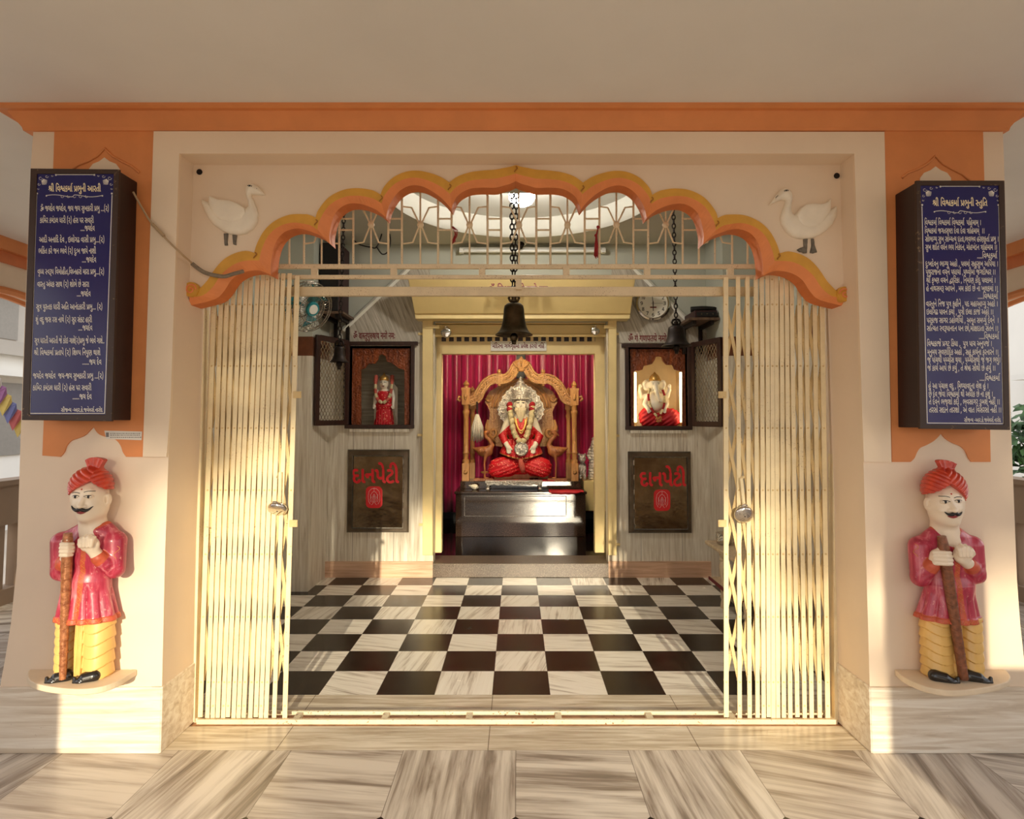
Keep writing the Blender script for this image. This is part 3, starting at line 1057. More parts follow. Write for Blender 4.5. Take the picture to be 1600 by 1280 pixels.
# ---- arcade at the front edge of the porch (behind the visitor), which shades the evening sun
m = MB()
for cx in (-2.03, 2.03):
    m.box(cx - 0.2175, cx + 0.2175, -0.62, -0.30, 0, ZC)
for cx in (-4.0, 4.0):
    m.box(cx - 0.15, cx + 0.15, -0.62, -0.30, 0, ZC)
def cusped(x0, x1, zs_, zc_):
    pts = []
    for i in range(41):
        t = i / 40
        e = zs_ + (zc_ - zs_) * math.sin(math.pi * t) ** 0.55 - 0.045 * (1 - abs(math.sin(math.pi * 5 * t)))
        pts.append((x0 + (x1 - x0) * t, e))
    return pts
for x0_, x1_, zs_, zc_ in ((-1.8125, 1.8125, 2.10, 2.80), (-3.85, -2.2475, 2.05, 2.60), (2.2475, 3.85, 2.05, 2.60)):
    b = cusped(x0_, x1_, zs_, zc_)
    f = [(x0_, ZC)] + b + [(x1_, ZC)]
    tri = tessellate_polygon([[Vector((x, z, 0)) for x, z in f]])
    nv = len(f)
    m.add([(x, -0.58, z) for x, z in f] + [(x, -0.34, z) for x, z in f], [tuple(t) for t in tri] + [tuple(i + nv for i in t) for t in tri] + [(i, (i + 1) % nv, nv + (i + 1) % nv, nv + i) for i in range(nv)])
m.box(-3.85, -2.2475, -0.55, -0.40, 0, 1.09)
m.box(2.2475, 3.85, -0.55, -0.40, 0, 1.09)
struct('wall_arcade', m, M['cream'])

# ---- sides of the porch: parapet, posts and orange beam with hanging cusps
for nm, s in (('wall_left_side', -1), ('wall_right_side', 1)):
    m = MB()
    X0 = s * 4.0
    xa, xb = sorted((X0, X0 + s * 0.14))
    m.box(xa, xb, -0.6, 8.4, 0.62, 0.95)
    m.box(xa - 0.03, xb + 0.03, -0.6, 8.4, 0.93, 0.97)
    m.box(xa, xb, -0.6, 8.4, 0.0, 0.12)
    for i in range(46):
        y = -0.5 + i * 0.19
        m.box(xa + 0.03, xb - 0.03, y, y + 0.07, 0.12, 0.62)
    for y in (2.2, 8.2):
        m.box(xa - 0.04, xb + 0.04, y - 0.12, y + 0.12, 0, ZC)
    struct(nm, m, M['jali'])
    m = MB()
    zb = ZC - 0.10
    m.box(xa - 0.06, xb + 0.06, -0.6, 8.4, zb, ZC)
    m.box(xa - 0.02, xb + 0.02, -0.6, 8.4, ZC - 0.19, zb, 1)
    pts = []
    y0, y1 = 2.32, 8.08
    for i in range(49):
        t = i / 48
        e = 2.02 + 0.44 * math.sin(math.pi * t) ** 0.6 - 0.05 * (1 - abs(math.sin(math.pi * 6 * t)))
        pts.append((y0 + (y1 - y0) * t, e))
    f = [(y0, ZC - 0.19)] + pts + [(y1, ZC - 0.19)]
    tri = tessellate_polygon([[Vector((y, z, 0)) for y, z in f]])
    nv = len(f)
    m.add([(xa, y, z) for y, z in f] + [(xb, y, z) for y, z in f], [tuple(t) for t in tri] + [tuple(i + nv for i in t) for t in tri] + [(i, (i + 1) % nv, nv + (i + 1) % nv, nv + i) for i in range(nv)], 2)
    for q in (xa, xb):
        m.tube([(q, y, z) for y, z in pts], 0.03, 6, mi=0)
    struct(nm.replace('side', 'beam'), m, [M['orange'], M['rust_orange'], M['cream']])
struct('floor_courtyard', MB().box(-60, 60, -60, 60, -0.75, -0.55), M['ground'])

# ---------------------------------------------------------------- letter outlines of the boards' script: closed polygons x, y, x, y ...
GLYPH = [
[[-16,70,-18,74,-18,78,-16,82,-11,82,-8,78,-8,74,-11,70]],
[[12,36,6,40,8,47,12,48,16,47,18,44,18,38],[11,5,7,8,6,14,12,18,18,15,18,10,16,6]],
[[30,10,18,16,12,24,4,26,4,30,7,34,14,34,17,31,22,34,27,40,26,48,22,52,16,53,6,51,3,58,12,60,22,60,26,58,33,52,35,43,34,35,28,29,20,25,28,18,36,18,44,20,47,26,48,30,48,44,56,44,56,33,59,30,67,31,71,34,71,60,79,59,79,11,82,8,88,8,86,0,76,2,72,6,71,25,65,23,55,25,54,20,48,14,39,10]],
[[30,10,18,16,12,24,4,26,4,30,7,34,14,34,17,31,22,34,27,40,26,48,22,52,16,53,6,51,3,58,12,60,22,60,26,58,33,52,35,43,34,35,28,29,20,25,28,18,36,18,44,20,47,26,48,30,48,44,56,44,56,33,59,30,67,31,71,34,71,60,79,59,79,11,82,8,88,8,86,0,76,2,72,6,71,25,65,23,55,25,54,20,48,14,39,10],[110,0,102,2,98,10,98,60,106,59,106,11,108,8,114,8,113,0]],
[[31,-1,19,2,12,8,9,14,10,22,14,30,6,40,5,51,10,57,14,60,21,60,30,59,29,52,22,53,16,52,14,50,12,44,18,36,20,34,34,36,33,28,26,28,18,24,17,14,20,9,27,6,42,8,48,14,51,24,50,30,40,51,40,60,42,66,50,73,54,66,49,60,48,54,58,30,58,16,54,8,48,2]],
[[30,10,18,16,12,24,4,26,4,30,7,34,14,34,17,31,22,34,27,40,26,48,22,52,16,53,6,51,3,58,12,60,22,60,26,58,33,52,35,43,34,35,28,29,20,25,28,18,36,18,44,20,47,26,48,30,48,44,56,44,56,33,59,30,67,31,71,34,71,60,79,59,79,11,82,8,88,8,86,0,76,2,72,6,71,25,65,23,55,25,54,20,48,14,39,10],[71,64,67,75,63,80,57,82,52,82,50,88,60,90,68,86,74,76,78,64]],
[[6,21,4,28,18,34,10,44,11,50,15,56,28,60,40,59,38,52,31,53,23,52,20,50,18,44,22,39,26,36,46,44,50,37,33,31,40,26,44,20,46,14,42,5,38,1,30,-1,16,0,8,3,2,8,6,14,19,7,29,6,36,10,37,16,32,23,25,28]],
[[26,16,17,18,12,22,10,32,9,48,7,51,0,52,2,59,12,58,16,53,18,30,20,26,24,24,32,24,34,29,35,48,43,47,43,36,46,34,51,34,56,36,57,60,65,59,65,13,68,8,74,8,73,0,63,2,58,6,57,12,57,28,48,26,42,28,36,20]],
[[18,18,7,23,1,30,8,34,16,26,20,25,28,28,30,38,27,50,19,53,8,50,6,57,19,60,29,58,33,55,38,45,38,34,36,26,32,22,25,18],[60,0,51,4,48,10,48,60,56,59,56,11,58,8,64,8,64,0]],
[[32,13,22,16,12,24,6,25,4,28,4,32,7,34,12,34,17,31,22,34,27,40,27,46,22,52,14,53,6,51,3,58,16,60,26,58,30,56,34,48,34,35,28,29,20,25,26,22,36,20,42,22,48,28,48,60,56,59,56,13,59,8,65,8,64,0,56,1,52,4,48,12,48,18,42,14]],
[[32,-1,19,2,12,8,10,12,10,22,14,30,6,40,5,51,10,57,14,60,21,60,30,59,29,52,16,52,14,50,12,44,16,38,20,34,34,36,33,28,26,28,21,26,17,21,17,18,18,13,20,9,25,7,36,6,49,12,54,17,59,24,62,38,60,50,56,52,50,53,47,51,46,48,47,40,52,36,60,34,57,26,45,32,40,36,38,42,39,53,42,57,47,60,58,60,64,56,69,48,70,33,68,24,64,15,57,8,44,0]],
[[55,-1,48,0,42,3,37,16,41,30,52,42,44,48,33,52,36,46,33,33,26,28,19,27,10,29,5,35,4,46,6,52,12,58,24,60,37,58,47,54,58,46,78,60,82,54,63,40,68,34,71,26,72,12,68,4,60,0],[12,40,14,36,17,34,22,34,26,36,28,45,24,54,20,53,14,50,12,46],[46,14,48,9,52,6,58,6,63,11,63,24,57,36,48,26,46,22]],
[[25,-1,19,0,14,1,10,4,7,7,5,12,4,16,5,20,9,28,12,30,28,40,32,44,32,49,30,52,28,52,17,52,12,50,9,57,14,59,24,60,29,60,33,58,38,54,40,47,40,42,36,36,30,32,21,27,14,21,13,18,14,13,16,9,22,6,28,6,34,8,42,12,46,4,32,0]],
[[26,-1,16,1,8,6,1,14,8,19,14,12,23,6,29,6,36,10,36,17,34,22,16,35,12,40,11,46,13,54,19,58,28,60,36,60,39,59,38,52,26,53,20,50,20,44,22,40,42,26,44,20,44,10,43,7,36,1]],
[[28,-1,18,0,12,3,7,8,4,14,5,22,8,28,31,43,33,47,32,50,27,53,12,50,10,57,19,60,34,58,39,54,41,48,40,42,36,37,20,28,14,22,14,12,17,8,24,6,22,18,26,24,32,26,43,26,48,21,49,18,50,12,48,6,44,2],[30,10,31,6,39,8,42,14,40,18,36,20,32,19,30,16]],
[[42,-14,36,-10,39,-4,37,1,13,13,9,18,8,24,8,60,16,59,16,22,20,18,39,9,46,2,46,-8],[40,21,30,24,22,31,28,36,35,29,40,28,45,30,46,33,48,40,45,50,40,53,28,51,26,58,38,60,48,58,51,55,54,52,56,40,55,34,52,26,47,22],[77,0,69,2,65,10,64,60,72,59,73,11,76,8,82,8,80,0]],
[[21,1,6,17,4,23,6,33,10,38,17,42,40,44,40,60,48,59,48,11,50,8,56,8,56,0,46,2,41,6,40,36,20,36,14,31,12,26,14,20,26,7]],
[[28,14,17,16,13,19,5,32,16,36,22,41,24,50,18,54,12,51,12,46,16,43,12,38,7,41,4,47,6,54,10,59,18,60,26,58,30,56,32,48,30,40,24,33,15,28,22,22,32,22,38,24,45,29,45,60,53,59,53,13,56,8,62,8,61,0,52,1,48,4,45,12,45,20,38,16]],
[[30,-1,24,0,14,4,11,8,10,12,8,18,10,24,14,30,7,36,4,42,4,48,8,55,16,60,24,60,34,59,33,52,24,53,18,52,15,50,14,49,12,45,12,43,14,39,21,34,31,36,38,36,37,28,28,28,24,28,20,26,18,22,17,14,20,9,26,6,36,7,36,12,39,14,42,15,46,13,48,9,46,5,43,2,38,0]],
[[28,10,17,12,10,18,8,30,12,36,4,46,6,55,8,58,20,64,24,58,18,56,13,51,13,44,17,40,22,41,32,40,31,34,23,34,18,30,18,22,21,19,30,18,38,20,43,24,43,60,51,59,51,13,54,8,60,8,59,0,56,0,46,4,43,16,36,12]],
[[14,22,10,22,6,27,3,31,2,37,6,40,37,40,37,60,45,59,46,11,46,9,48,8,54,8,53,0,50,0,44,2,39,5,37,15,37,33,19,33,19,24,16,22]],
[[24,16,18,18,12,24,10,32,9,48,7,51,0,52,2,59,8,59,12,58,16,53,18,44,18,30,20,26,24,24,32,24,40,28,40,60,48,59,48,11,48,9,50,8,56,8,55,0,52,0,45,2,42,4,40,6,40,10,40,20,34,17,29,16]],
[[24,15,14,18,8,22,6,28,5,42,10,51,17,56,26,60,28,53,16,46,12,36,14,28,16,24,26,22,32,28,34,44,42,44,42,33,44,30,50,30,55,32,56,60,64,59,64,13,66,8,72,8,72,0,62,2,57,6,56,25,50,23,40,25,34,18]],
[[24,5,11,18,6,30,6,46,9,53,18,59,31,60,39,56,44,49,45,36,64,36,64,60,72,59,72,11,74,8,80,8,80,0,70,2,66,5,64,10,64,30,45,30,44,22,40,20,32,25,30,29,29,34,37,36,36,42,34,50,28,53,18,51,12,40,14,30,16,24,29,10]],
[[16,15,10,18,6,26,6,30,13,32,13,48,10,51,4,52,5,59,12,59,20,53,21,32,42,32,42,60,50,59,50,13,52,8,58,8,58,0,48,2,44,5,42,12,42,24,21,24,20,18]],
[[27,16,17,18,6,28,4,34,14,38,18,45,15,51,11,53,3,52,2,60,14,60,21,56,24,54,26,46,24,39,20,34,14,30,20,25,24,24,36,25,42,30,42,60,50,60,50,11,52,8,58,8,58,0,50,1,45,4,42,10,42,21,33,16]],
[[41,0,33,1,24,7,14,19,5,20,3,23,4,29,11,30,17,27,22,28,30,34,32,42,30,48,26,52,19,53,6,50,3,57,14,60,25,60,34,56,37,52,40,42,38,35,33,27,22,20,33,10,44,8,42,0]],
[[28,10,21,11,11,16,7,22,4,34,5,40,11,50,19,56,30,60,32,53,18,46,13,38,12,34,14,24,20,20,32,18,38,20,41,13],[24,30,22,38,48,43,48,60,56,59,56,11,58,8,64,8,64,0,54,2,50,5,48,15,48,35]],
[[70,0,60,4,58,8,58,45,54,52,48,52,44,47,43,34,40,21,34,16,27,14,17,15,11,18,7,24,4,31,5,41,10,50,16,56,26,60,28,53,16,46,12,35,14,27,17,24,27,22,31,23,34,27,36,49,38,54,46,59,54,59,60,57,64,52,66,46,66,10,68,8,74,8,74,0]],
[[24,16,14,18,7,24,4,34,7,45,12,50,18,53,36,53,34,46,22,46,16,44,12,34,14,28,18,24,28,24,34,25,40,30,40,60,48,59,48,11,51,8,57,8,56,0,46,2,44,4,40,10,40,20,31,16]],
[[62,0,54,2,50,10,50,60,58,59,58,12,61,8,67,8,66,0],[38,0,32,1,26,4,14,18,4,21,4,26,6,29,13,29,18,26,22,28,28,32,31,38,30,48,24,53,17,52,14,48,17,43,26,40,23,33,14,36,8,42,6,48,8,52,13,58,18,60,28,60,33,56,38,49,40,38,37,32,31,24,22,20,33,9,41,8,40,0]],
[[42,0,33,1,24,7,14,19,5,20,3,23,4,29,11,30,17,28,24,30,27,33,30,42,28,48,24,52,16,53,6,50,3,57,18,60,29,58,33,56,38,48,38,36,43,36,54,38,54,60,62,59,62,11,64,8,70,8,70,0,60,2,56,5,54,15,54,30,46,28,34,30,29,24,22,20,33,10,44,8]],
[[42,16,30,19,19,29,26,33,38,24,44,24,49,26,48,33,36,38,28,46,28,52,34,59,48,60,52,59,51,52,38,52,36,52,36,48,54,37,58,28,56,22,50,18],[40,-1,20,3,15,6,8,14,4,29,6,39,8,47,16,44,13,32,14,24,16,17,22,12,34,6,50,8,60,10,63,4,46,-1]],
[[21,0,15,2,12,4,9,12,9,60,17,60,17,13,18,9,20,8,26,8,25,0]],
[[22,0,14,2,10,8,10,74,12,80,19,88,26,90,35,89,46,84,61,71,56,66,44,76,33,82,25,82,20,78,17,68,17,13,20,8,26,8,25,0]],
[[22,0,12,4,10,8,9,61,4,77,-1,82,-8,82,-10,78,-10,67,-18,67,-18,82,-12,88,-4,90,4,88,12,80,14,75,17,62,18,10,20,8,26,8,25,0]],
[[-16,-27,-28,-25,-36,-20,-46,-10,-40,-6,-29,-16,-21,-19,-10,-19,-6,-15,-6,-10,-12,-7,-22,-9,-26,-2,-14,0,-6,-2,0,-6,1,-17,-3,-23]],
[[-18,-27,-26,-25,-34,-17,-34,-10,-26,-2,-16,0,-4,-2,4,-7,14,-19,8,-23,0,-14,-7,-8,-22,-8,-26,-10,-26,-17,-20,-20,-10,-18,-7,-24]],
[[2,-24,-11,-27,-23,-23,-27,-12,-25,-6,-19,0,-10,2,-10,-5,-15,-6,-18,-10,-18,-17,-16,-19,-10,-20,0,-16]],
[[-18,64,-19,70,-23,78,-28,82,-32,82,-36,82,-39,88,-35,90,-28,90,-20,86,-16,80,-14,76,-10,64]],
[[21,0,12,4,9,12,9,60,17,60,17,13,20,8,26,8,25,0],[9,64,4,78,-2,82,-10,82,-12,88,-2,90,6,86,13,76,16,64]],
[[21,0,12,4,9,12,9,60,17,60,17,13,20,8,26,8,25,0],[6,62,-1,68,-10,71,-18,70,-20,77,-8,78,2,74,10,66,4,80,-1,82,-8,82,-10,88,0,90,6,88,10,83,16,64,10,64,10,66]],
[[8,-26,-2,-14,-8,-12,-16,-14,-18,-6,-5,-6,4,-10,15,-22]],
[[45,75,40,78,40,82,45,86,50,82,50,78],[45,63,34,66,28,72,26,76,32,79,37,72,45,70,51,71,58,79,65,76,56,66],[26,-1,12,2,1,14,8,18,14,11,22,6,28,6,36,10,37,16,33,26,31,28,18,25,17,33,26,34,33,38,35,40,34,48,30,52,24,53,11,50,8,56,24,60,36,58,42,52,43,48,43,40,38,32,44,29,47,30,58,45,63,48,74,48,81,44,84,39,85,32,84,26,80,18,72,14,64,14,59,16,52,20,58,26,66,21,70,21,76,26,76,34,74,40,71,42,66,42,54,26,50,23,44,22,44,12,40,4,36,1]],
[[42,0,35,1,29,4,18,19,10,20,8,25,8,28,12,30,18,30,22,28,31,32,36,39,34,48,30,52,24,53,10,50,8,56,18,60,30,60,42,52,44,42,42,32,36,25,26,20,33,11,38,8,44,8,50,10,52,2]],
[[18,13,10,6,12,-2,16,-4,30,-4,40,4,31,6,22,10,18,18,19,26,20,30,29,38,44,47,46,52,44,56,50,60,54,52,53,44,30,28,27,24,27,18,32,13,39,12,48,13,48,18,50,20,57,20,60,16,60,13,57,9,66,-6,60,-9,51,6,42,-5,34,-10,22,-13,12,-11,8,-8,3,-1,3,8,8,16,14,20]],
[[24,4,18,4,10,8,5,15,6,26,16,34,11,38,8,42,8,48,9,54,18,60,30,59,36,55,38,48,36,41,30,36,44,35,54,38,54,60,62,59,62,12,65,8,71,8,70,0,60,2,56,6,54,30,44,28,36,28,22,30,17,27,13,22,14,14,20,12,27,12,29,12,30,18,36,20,40,16,39,7,42,4,48,3,48,-4,46,-4,37,-2,32,5],[22,38,28,42,30,48,28,52,23,54,19,52,16,49,16,44]],
[[-18,63,-22,74,-20,84,-11,89,-2,90,4,87,2,81,-6,83,-10,82,-14,79,-14,71,-10,64]],
[[18,18,7,23,1,30,8,34,16,26,20,25,28,28,30,38,27,50,19,53,8,50,6,57,19,60,29,58,33,55,38,45,38,34,36,26,32,22,25,18]],
[[6,16,2,24,18,32,10,38,8,44,8,52,14,58,24,60,30,60,36,56,39,52,40,44,38,40,33,34,44,33,52,36,64,36,63,28,53,28,47,25,47,16,56,13,62,14,69,19,69,60,77,60,77,11,80,8,86,8,84,0,76,1,72,4,69,10,58,6,46,8,38,17,39,26,26,30],[16,44,24,37,31,44,32,48,28,52,24,54,18,52]],
[[28,10,17,12,10,18,9,22,8,30,12,36,4,45,5,51,8,56,16,60,30,59,29,52,19,53,14,50,12,47,16,40,32,40,31,34,23,34,18,30,16,24,18,22,24,18,30,18,44,24,48,18,36,12]],
[[26,16,18,18,12,24,10,32,9,50,0,52,2,60,14,56,44,32,59,41,61,49,56,53,40,50,38,57,53,60,66,56,69,50,68,40,62,34,46,24,42,20,42,16,44,10,48,8,58,6,71,12,74,4,62,0,48,0,43,1,36,7,34,18],[30,24,40,28,17,46,18,30,19,27,24,24]],
[[32,13,22,16,12,24,6,25,4,28,4,32,7,34,12,34,17,31,22,34,27,40,27,46,22,52,14,53,6,51,3,58,12,60,22,60,26,58,33,52,35,43,34,35,28,29,20,25,26,22,36,20,43,23,47,26,51,20,43,15]],
[[22,0,12,4,10,8,9,61,4,76,-2,82,-9,82,-12,78,-12,67,-20,67,-20,78,-19,82,-14,88,-6,90,0,88,8,84,14,72,17,61,17,13,20,8,26,8,25,0]],
[[22,0,14,2,12,4,10,8,9,60,7,68,2,78,-4,82,-6,82,-10,82,-14,78,-14,72,-14,67,-22,67,-22,78,-20,82,-18,86,-14,88,-11,89,-4,90,2,87,5,86,10,80,14,72,17,61,17,13,20,8,26,8,25,0]],
[[26,16,18,18,12,24,10,32,9,50,0,52,2,60,12,57,44,32,53,36,48,41,46,46,46,52,49,57,61,60,72,59,70,52,58,53,55,52,53,48,56,44,68,35,78,25,79,21,78,12,74,4,64,0,50,0,40,4,38,8,36,18],[30,24,40,28,17,46,18,30,19,27,24,24],[44,14,50,8,60,6,69,10,71,20,69,24,62,30,54,30,46,24,44,20]],
[[22,0,14,2,10,8,9,60,2,78,-4,82,-10,82,-14,78,-14,67,-22,67,-22,78,-20,82,-14,88,-4,90,2,87,10,80,14,72,17,61,17,13,20,8,26,8,25,0],[20,76,16,78,14,82,18,87,22,87,25,82,24,78]],
[[21,1,6,17,4,23,6,33,10,38,17,42,40,44,40,36,18,35,13,29,14,20,26,7]],
[[28,14,17,16,13,19,5,32,16,36,24,44,24,50,18,54,12,51,12,46,16,43,12,38,7,41,4,47,4,52,10,59,18,60,26,58,30,56,32,48,32,43,28,36,15,28,20,24,24,22,34,22,44,28,48,22,39,16]],
[[28,10,17,12,10,18,8,30,12,36,4,46,6,55,8,58,20,64,24,58,18,56,13,51,13,44,17,40,22,41,32,40,31,34,23,34,18,30,18,22,21,19,30,18,42,24,46,18,36,12]],
[[14,22,7,25,3,31,2,37,5,40,37,40,37,33,19,33,19,24]],
[[24,16,18,18,12,24,10,32,9,48,7,51,0,52,2,59,12,58,16,53,18,30,20,26,24,24,30,24,38,28,40,20,32,16]],
[[16,15,10,18,6,26,6,30,13,32,13,48,10,51,4,52,5,59,12,59,20,53,21,32,42,32,42,24,21,24,20,18]],
[[28,10,21,11,11,16,7,22,4,34,5,40,11,50,19,56,30,60,32,53,18,46,13,38,12,34,14,24,20,20,32,18,38,20,41,13],[24,30,22,38,47,42,48,36]],
[[-16,70,-18,74,-18,78,-16,82,-11,82,-8,78,-8,74,-11,70]],
[[26,16,18,18,12,24,10,32,9,50,0,52,2,60,12,57,45,32,45,24,36,18],[30,24,40,28,17,46,18,30,19,27,24,24]],
[[42,0,33,1,24,7,14,19,5,20,3,23,4,29,11,30,17,28,24,30,27,33,30,42,28,48,24,52,16,53,6,50,3,57,14,60,24,60,33,56,36,52,38,48,38,36,47,36,53,38,55,31,46,28,34,30,29,24,22,20,33,10,44,8]],
[[21,0,12,4,9,12,9,60,17,60,17,13,20,8,26,8,25,0],[9,64,4,78,-2,82,-10,82,-12,88,1,89,9,82,12,86,18,90,25,90,32,87,30,81,22,83,16,80,14,74,16,64]],
[[22,-16,12,0,8,20,8,48,14,72,22,83,30,83,21,66,16,47,16,20,21,1,30,-16]],
[[6,-16,14,0,20,26,20,40,16,60,6,83,14,83,20,72,25,60,28,40,28,26,26,12,20,-6,14,-16]],
[[6,-13,10,12,20,12,20,7,12,-13]],
[[5,26,5,34,29,34,29,26]],
[[14,-2,10,0,8,6,9,10,14,12,19,10,20,8,20,2]],
[[55,-1,48,0,42,3,37,16,41,29,52,41,40,50,33,52,36,46,33,33,26,28,19,27,10,29,5,35,4,46,6,52,12,58,24,60,37,58,47,54,58,46,84,60,92,59,92,15,94,9,101,8,100,0,90,2,85,8,84,52,63,40,71,25,72,12,68,4,60,0],[12,40,14,36,17,34,22,34,26,36,28,45,24,54,20,53,14,50,12,46],[46,14,48,9,52,6,58,6,63,11,63,24,58,36,48,26,46,19]],
[[28,-1,22,0,14,4,8,14,5,28,5,43,9,60,12,65,18,70,28,72,38,70,45,63,49,52,50,36,50,22,46,11,41,4,37,1],[28,6,32,8,38,14,42,36,38,58,36,62,28,65,20,62,15,52,14,44,16,18,20,10]],
[[26,0,26,62,14,51,8,57,28,72,34,72,34,0]],
[[4,0,4,8,34,42,38,53,36,60,32,64,26,65,20,64,10,58,6,64,18,72,26,72,37,70,44,64,46,59,44,43,38,34,16,8,49,8,49,0]],
[[23,-1,10,0,4,3,4,11,20,6,28,7,36,10,40,20,38,28,32,32,15,33,15,40,30,42,36,47,38,57,34,62,29,64,19,64,9,59,4,65,17,72,32,72,42,68,46,60,46,50,43,43,32,38,45,32,48,24,48,14,43,5,39,2]],
[[14,25,13,33,23,34,30,38,32,46,29,50,24,52,18,53,7,50,4,56,15,60,27,60,32,58,38,52,40,44,39,39,34,32,39,22,40,12,32,2,24,0,32,-9,44,-12,42,-20,30,-17,22,-10,15,-1,8,0,3,4,4,8,6,10,12,11,18,6,22,7,28,10,32,14,30,23,26,28]],
[[34,0,34,16,1,16,1,24,34,72,42,72,42,24,53,24,53,16,42,16,42,0],[10,24,34,24,34,62]],
[[24,-1,8,2,6,3,6,12,18,7,33,8,38,13,40,26,38,30,33,34,24,36,12,35,8,38,10,72,44,72,44,64,18,64,16,43,31,44,42,40,46,34,50,23,49,16,43,6,35,0]],
[[29,-1,17,2,14,5,8,13,6,24,6,42,10,58,20,68,28,72,44,72,45,72,45,64,33,65,26,63,20,56,16,48,14,36,24,44,36,44,45,39,50,30,50,16,48,10,40,2],[28,6,38,10,42,18,40,31,33,38,22,36,16,31,14,27,17,14,23,8]],
[[14,0,41,64,4,64,4,72,50,72,50,64,23,0]],
[[28,-1,21,0,11,4,6,12,5,18,6,23,9,30,19,38,13,42,9,48,8,56,8,62,15,69,24,72,38,70,45,65,48,59,48,51,44,44,35,38,44,32,50,22,48,12,45,6,36,0],[28,42,34,44,38,52,38,60,31,65,24,65,19,62,16,55,20,46],[28,6,38,10,42,18,38,27,26,34,17,28,14,18,17,10]],
[[19,-1,10,0,10,8,23,6,32,10,38,18,41,35,35,29,29,27,15,29,8,36,5,48,6,56,11,66,16,70,20,72,31,72,42,66,49,54,49,25,44,11,38,6,28,0],[26,34,36,37,42,46,37,60,32,64,27,65,18,61,14,54,15,40,20,36]],
[[14,14,10,20,34,35,28,42,20,46,12,46,4,42,1,50,16,54,25,52,34,45,40,38,40,60,48,59,48,15,50,9,58,8,56,0,46,2,42,6,40,31]],
[[10,-1,5,6,24,17,17,18,12,24,10,32,9,48,7,51,0,52,2,59,12,58,16,53,18,30,20,26,24,24,32,24,40,28,40,60,48,59,48,11,50,8,56,8,55,0,45,2,42,4,40,10,40,20]],
[[20,0,20,60,28,60,28,0]],
[[6,16,2,24,18,32,10,39,8,44,8,52,10,56,17,60,24,60,35,57,39,52,40,44,38,40,32,34,54,28,54,60,62,59,62,13,65,8,71,8,70,0,58,4,55,8,54,21,28,4,24,10,46,24,26,29],[16,44,24,37,31,44,32,48,28,52,24,54,18,52]],
[[17,55,17,0,9,0,9,55,0,55,0,62,28,62,28,55]],
[[9,55,0,55,0,62,8,62,6,68,6,78,11,85,20,89,34,89,46,86,57,78,70,62,62,62,46,77,38,81,24,82,15,77,14,70,16,62,28,62,28,55,17,55,17,0,9,0]],
[[-25,-1,-14,1,-5,0,-2,-3,0,-6,2,-13,-2,-23,-10,-26,-22,-26,-28,-25,-39,-17,-46,-10,-40,-6,-30,-16,-22,-19,-10,-19,-6,-16,-5,-12,-6,-8,-13,-6,-22,-8]],
[[-18,77,-17,82,-13,83,-9,82,-8,77,-9,73,-13,72,-17,73]],
[[8,45,10,48,14,50,18,48,20,42,17,38,14,37,10,39],[8,14,11,18,16,18,20,14,20,10,17,6,12,6,8,8]],
[[-17,62,-24,79,-32,82,-38,81,-41,88,-28,90,-20,85,-16,78,-10,62]],
[[17,55,17,0,9,0,9,55,0,55,0,62,28,62,28,55],[9,62,2,79,-6,82,-12,81,-15,88,-2,90,6,85,10,78,16,62]],
[[50,82,52,85,55,86,60,84,60,80,55,76,52,78],[76,84,74,77,68,69,64,66,56,65,50,66,42,70,34,84,41,86,47,75,56,72,64,76,68,86],[47,22,45,14,36,8,26,8,12,18,3,36,10,38,14,28,23,18,33,16,39,20,39,25,34,33,32,34,26,34,26,41,33,42,36,45,38,50,37,54,32,56,26,56,17,52,14,60,26,63,34,63,42,60,46,50,44,42,38,37,43,34,50,36,60,50,64,54,76,54,82,50,85,44,86,32,78,21,68,19,62,20,54,26,58,30,68,26,75,29,78,37,77,42,72,48,66,46,53,30,46,28]],
[[37,32,48,33,48,26,35,25,21,28,16,26,38,4,32,-1,16,15,6,28,4,32,6,38,12,39,18,35,20,36,22,42,20,55,0,55,0,62,40,62,40,55,28,55,30,40,26,34]],
[[78,55,45,55,45,35,52,40,57,40,64,38,70,32,71,18,65,4,58,8,64,21,62,29,58,32,52,32,45,26,45,0,37,0,37,18,28,12,20,12,11,15,6,22,4,29,7,38,14,44,19,46,34,46,34,38,22,39,16,36,12,29,14,24,20,19,26,19,37,26,37,55,0,55,0,62,78,62]],
[[21,55,21,24,18,18,10,20,6,25,4,31,6,36,12,36,12,55,0,55,0,62,58,62,58,55,48,55,48,0,40,0,40,55]],
[[52,30,50,20,46,12,38,16,44,30,43,34,39,37,30,35,27,31,16,26,40,4,34,-1,16,15,6,28,4,32,6,38,12,39,18,35,22,38,26,44,24,55,0,55,0,62,58,62,58,55,32,55,34,43,39,44,46,42,50,38]],
[[64,55,64,0,56,0,56,55,42,55,42,30,40,23,35,17,25,14,15,17,10,22,8,32,8,55,0,55,0,62,74,62,74,55],[25,22,30,23,33,26,34,55,16,55,17,27,19,24]],
[[48,55,48,0,40,0,40,33,29,33,16,31,13,26,14,18,27,4,22,-1,7,15,4,24,5,28,8,34,16,39,40,40,40,55,0,55,0,62,58,62,58,55]],
[[0,62,57,62,57,55,46,55,46,0,38,0,38,30,20,30,19,20,14,19,7,24,4,32,6,36,38,37,38,55,0,55]],
[[48,55,48,0,40,0,40,19,31,15,20,15,14,18,10,24,8,32,8,55,0,55,0,62,58,62,58,55],[40,55,16,55,16,28,21,22,32,22,40,28]],
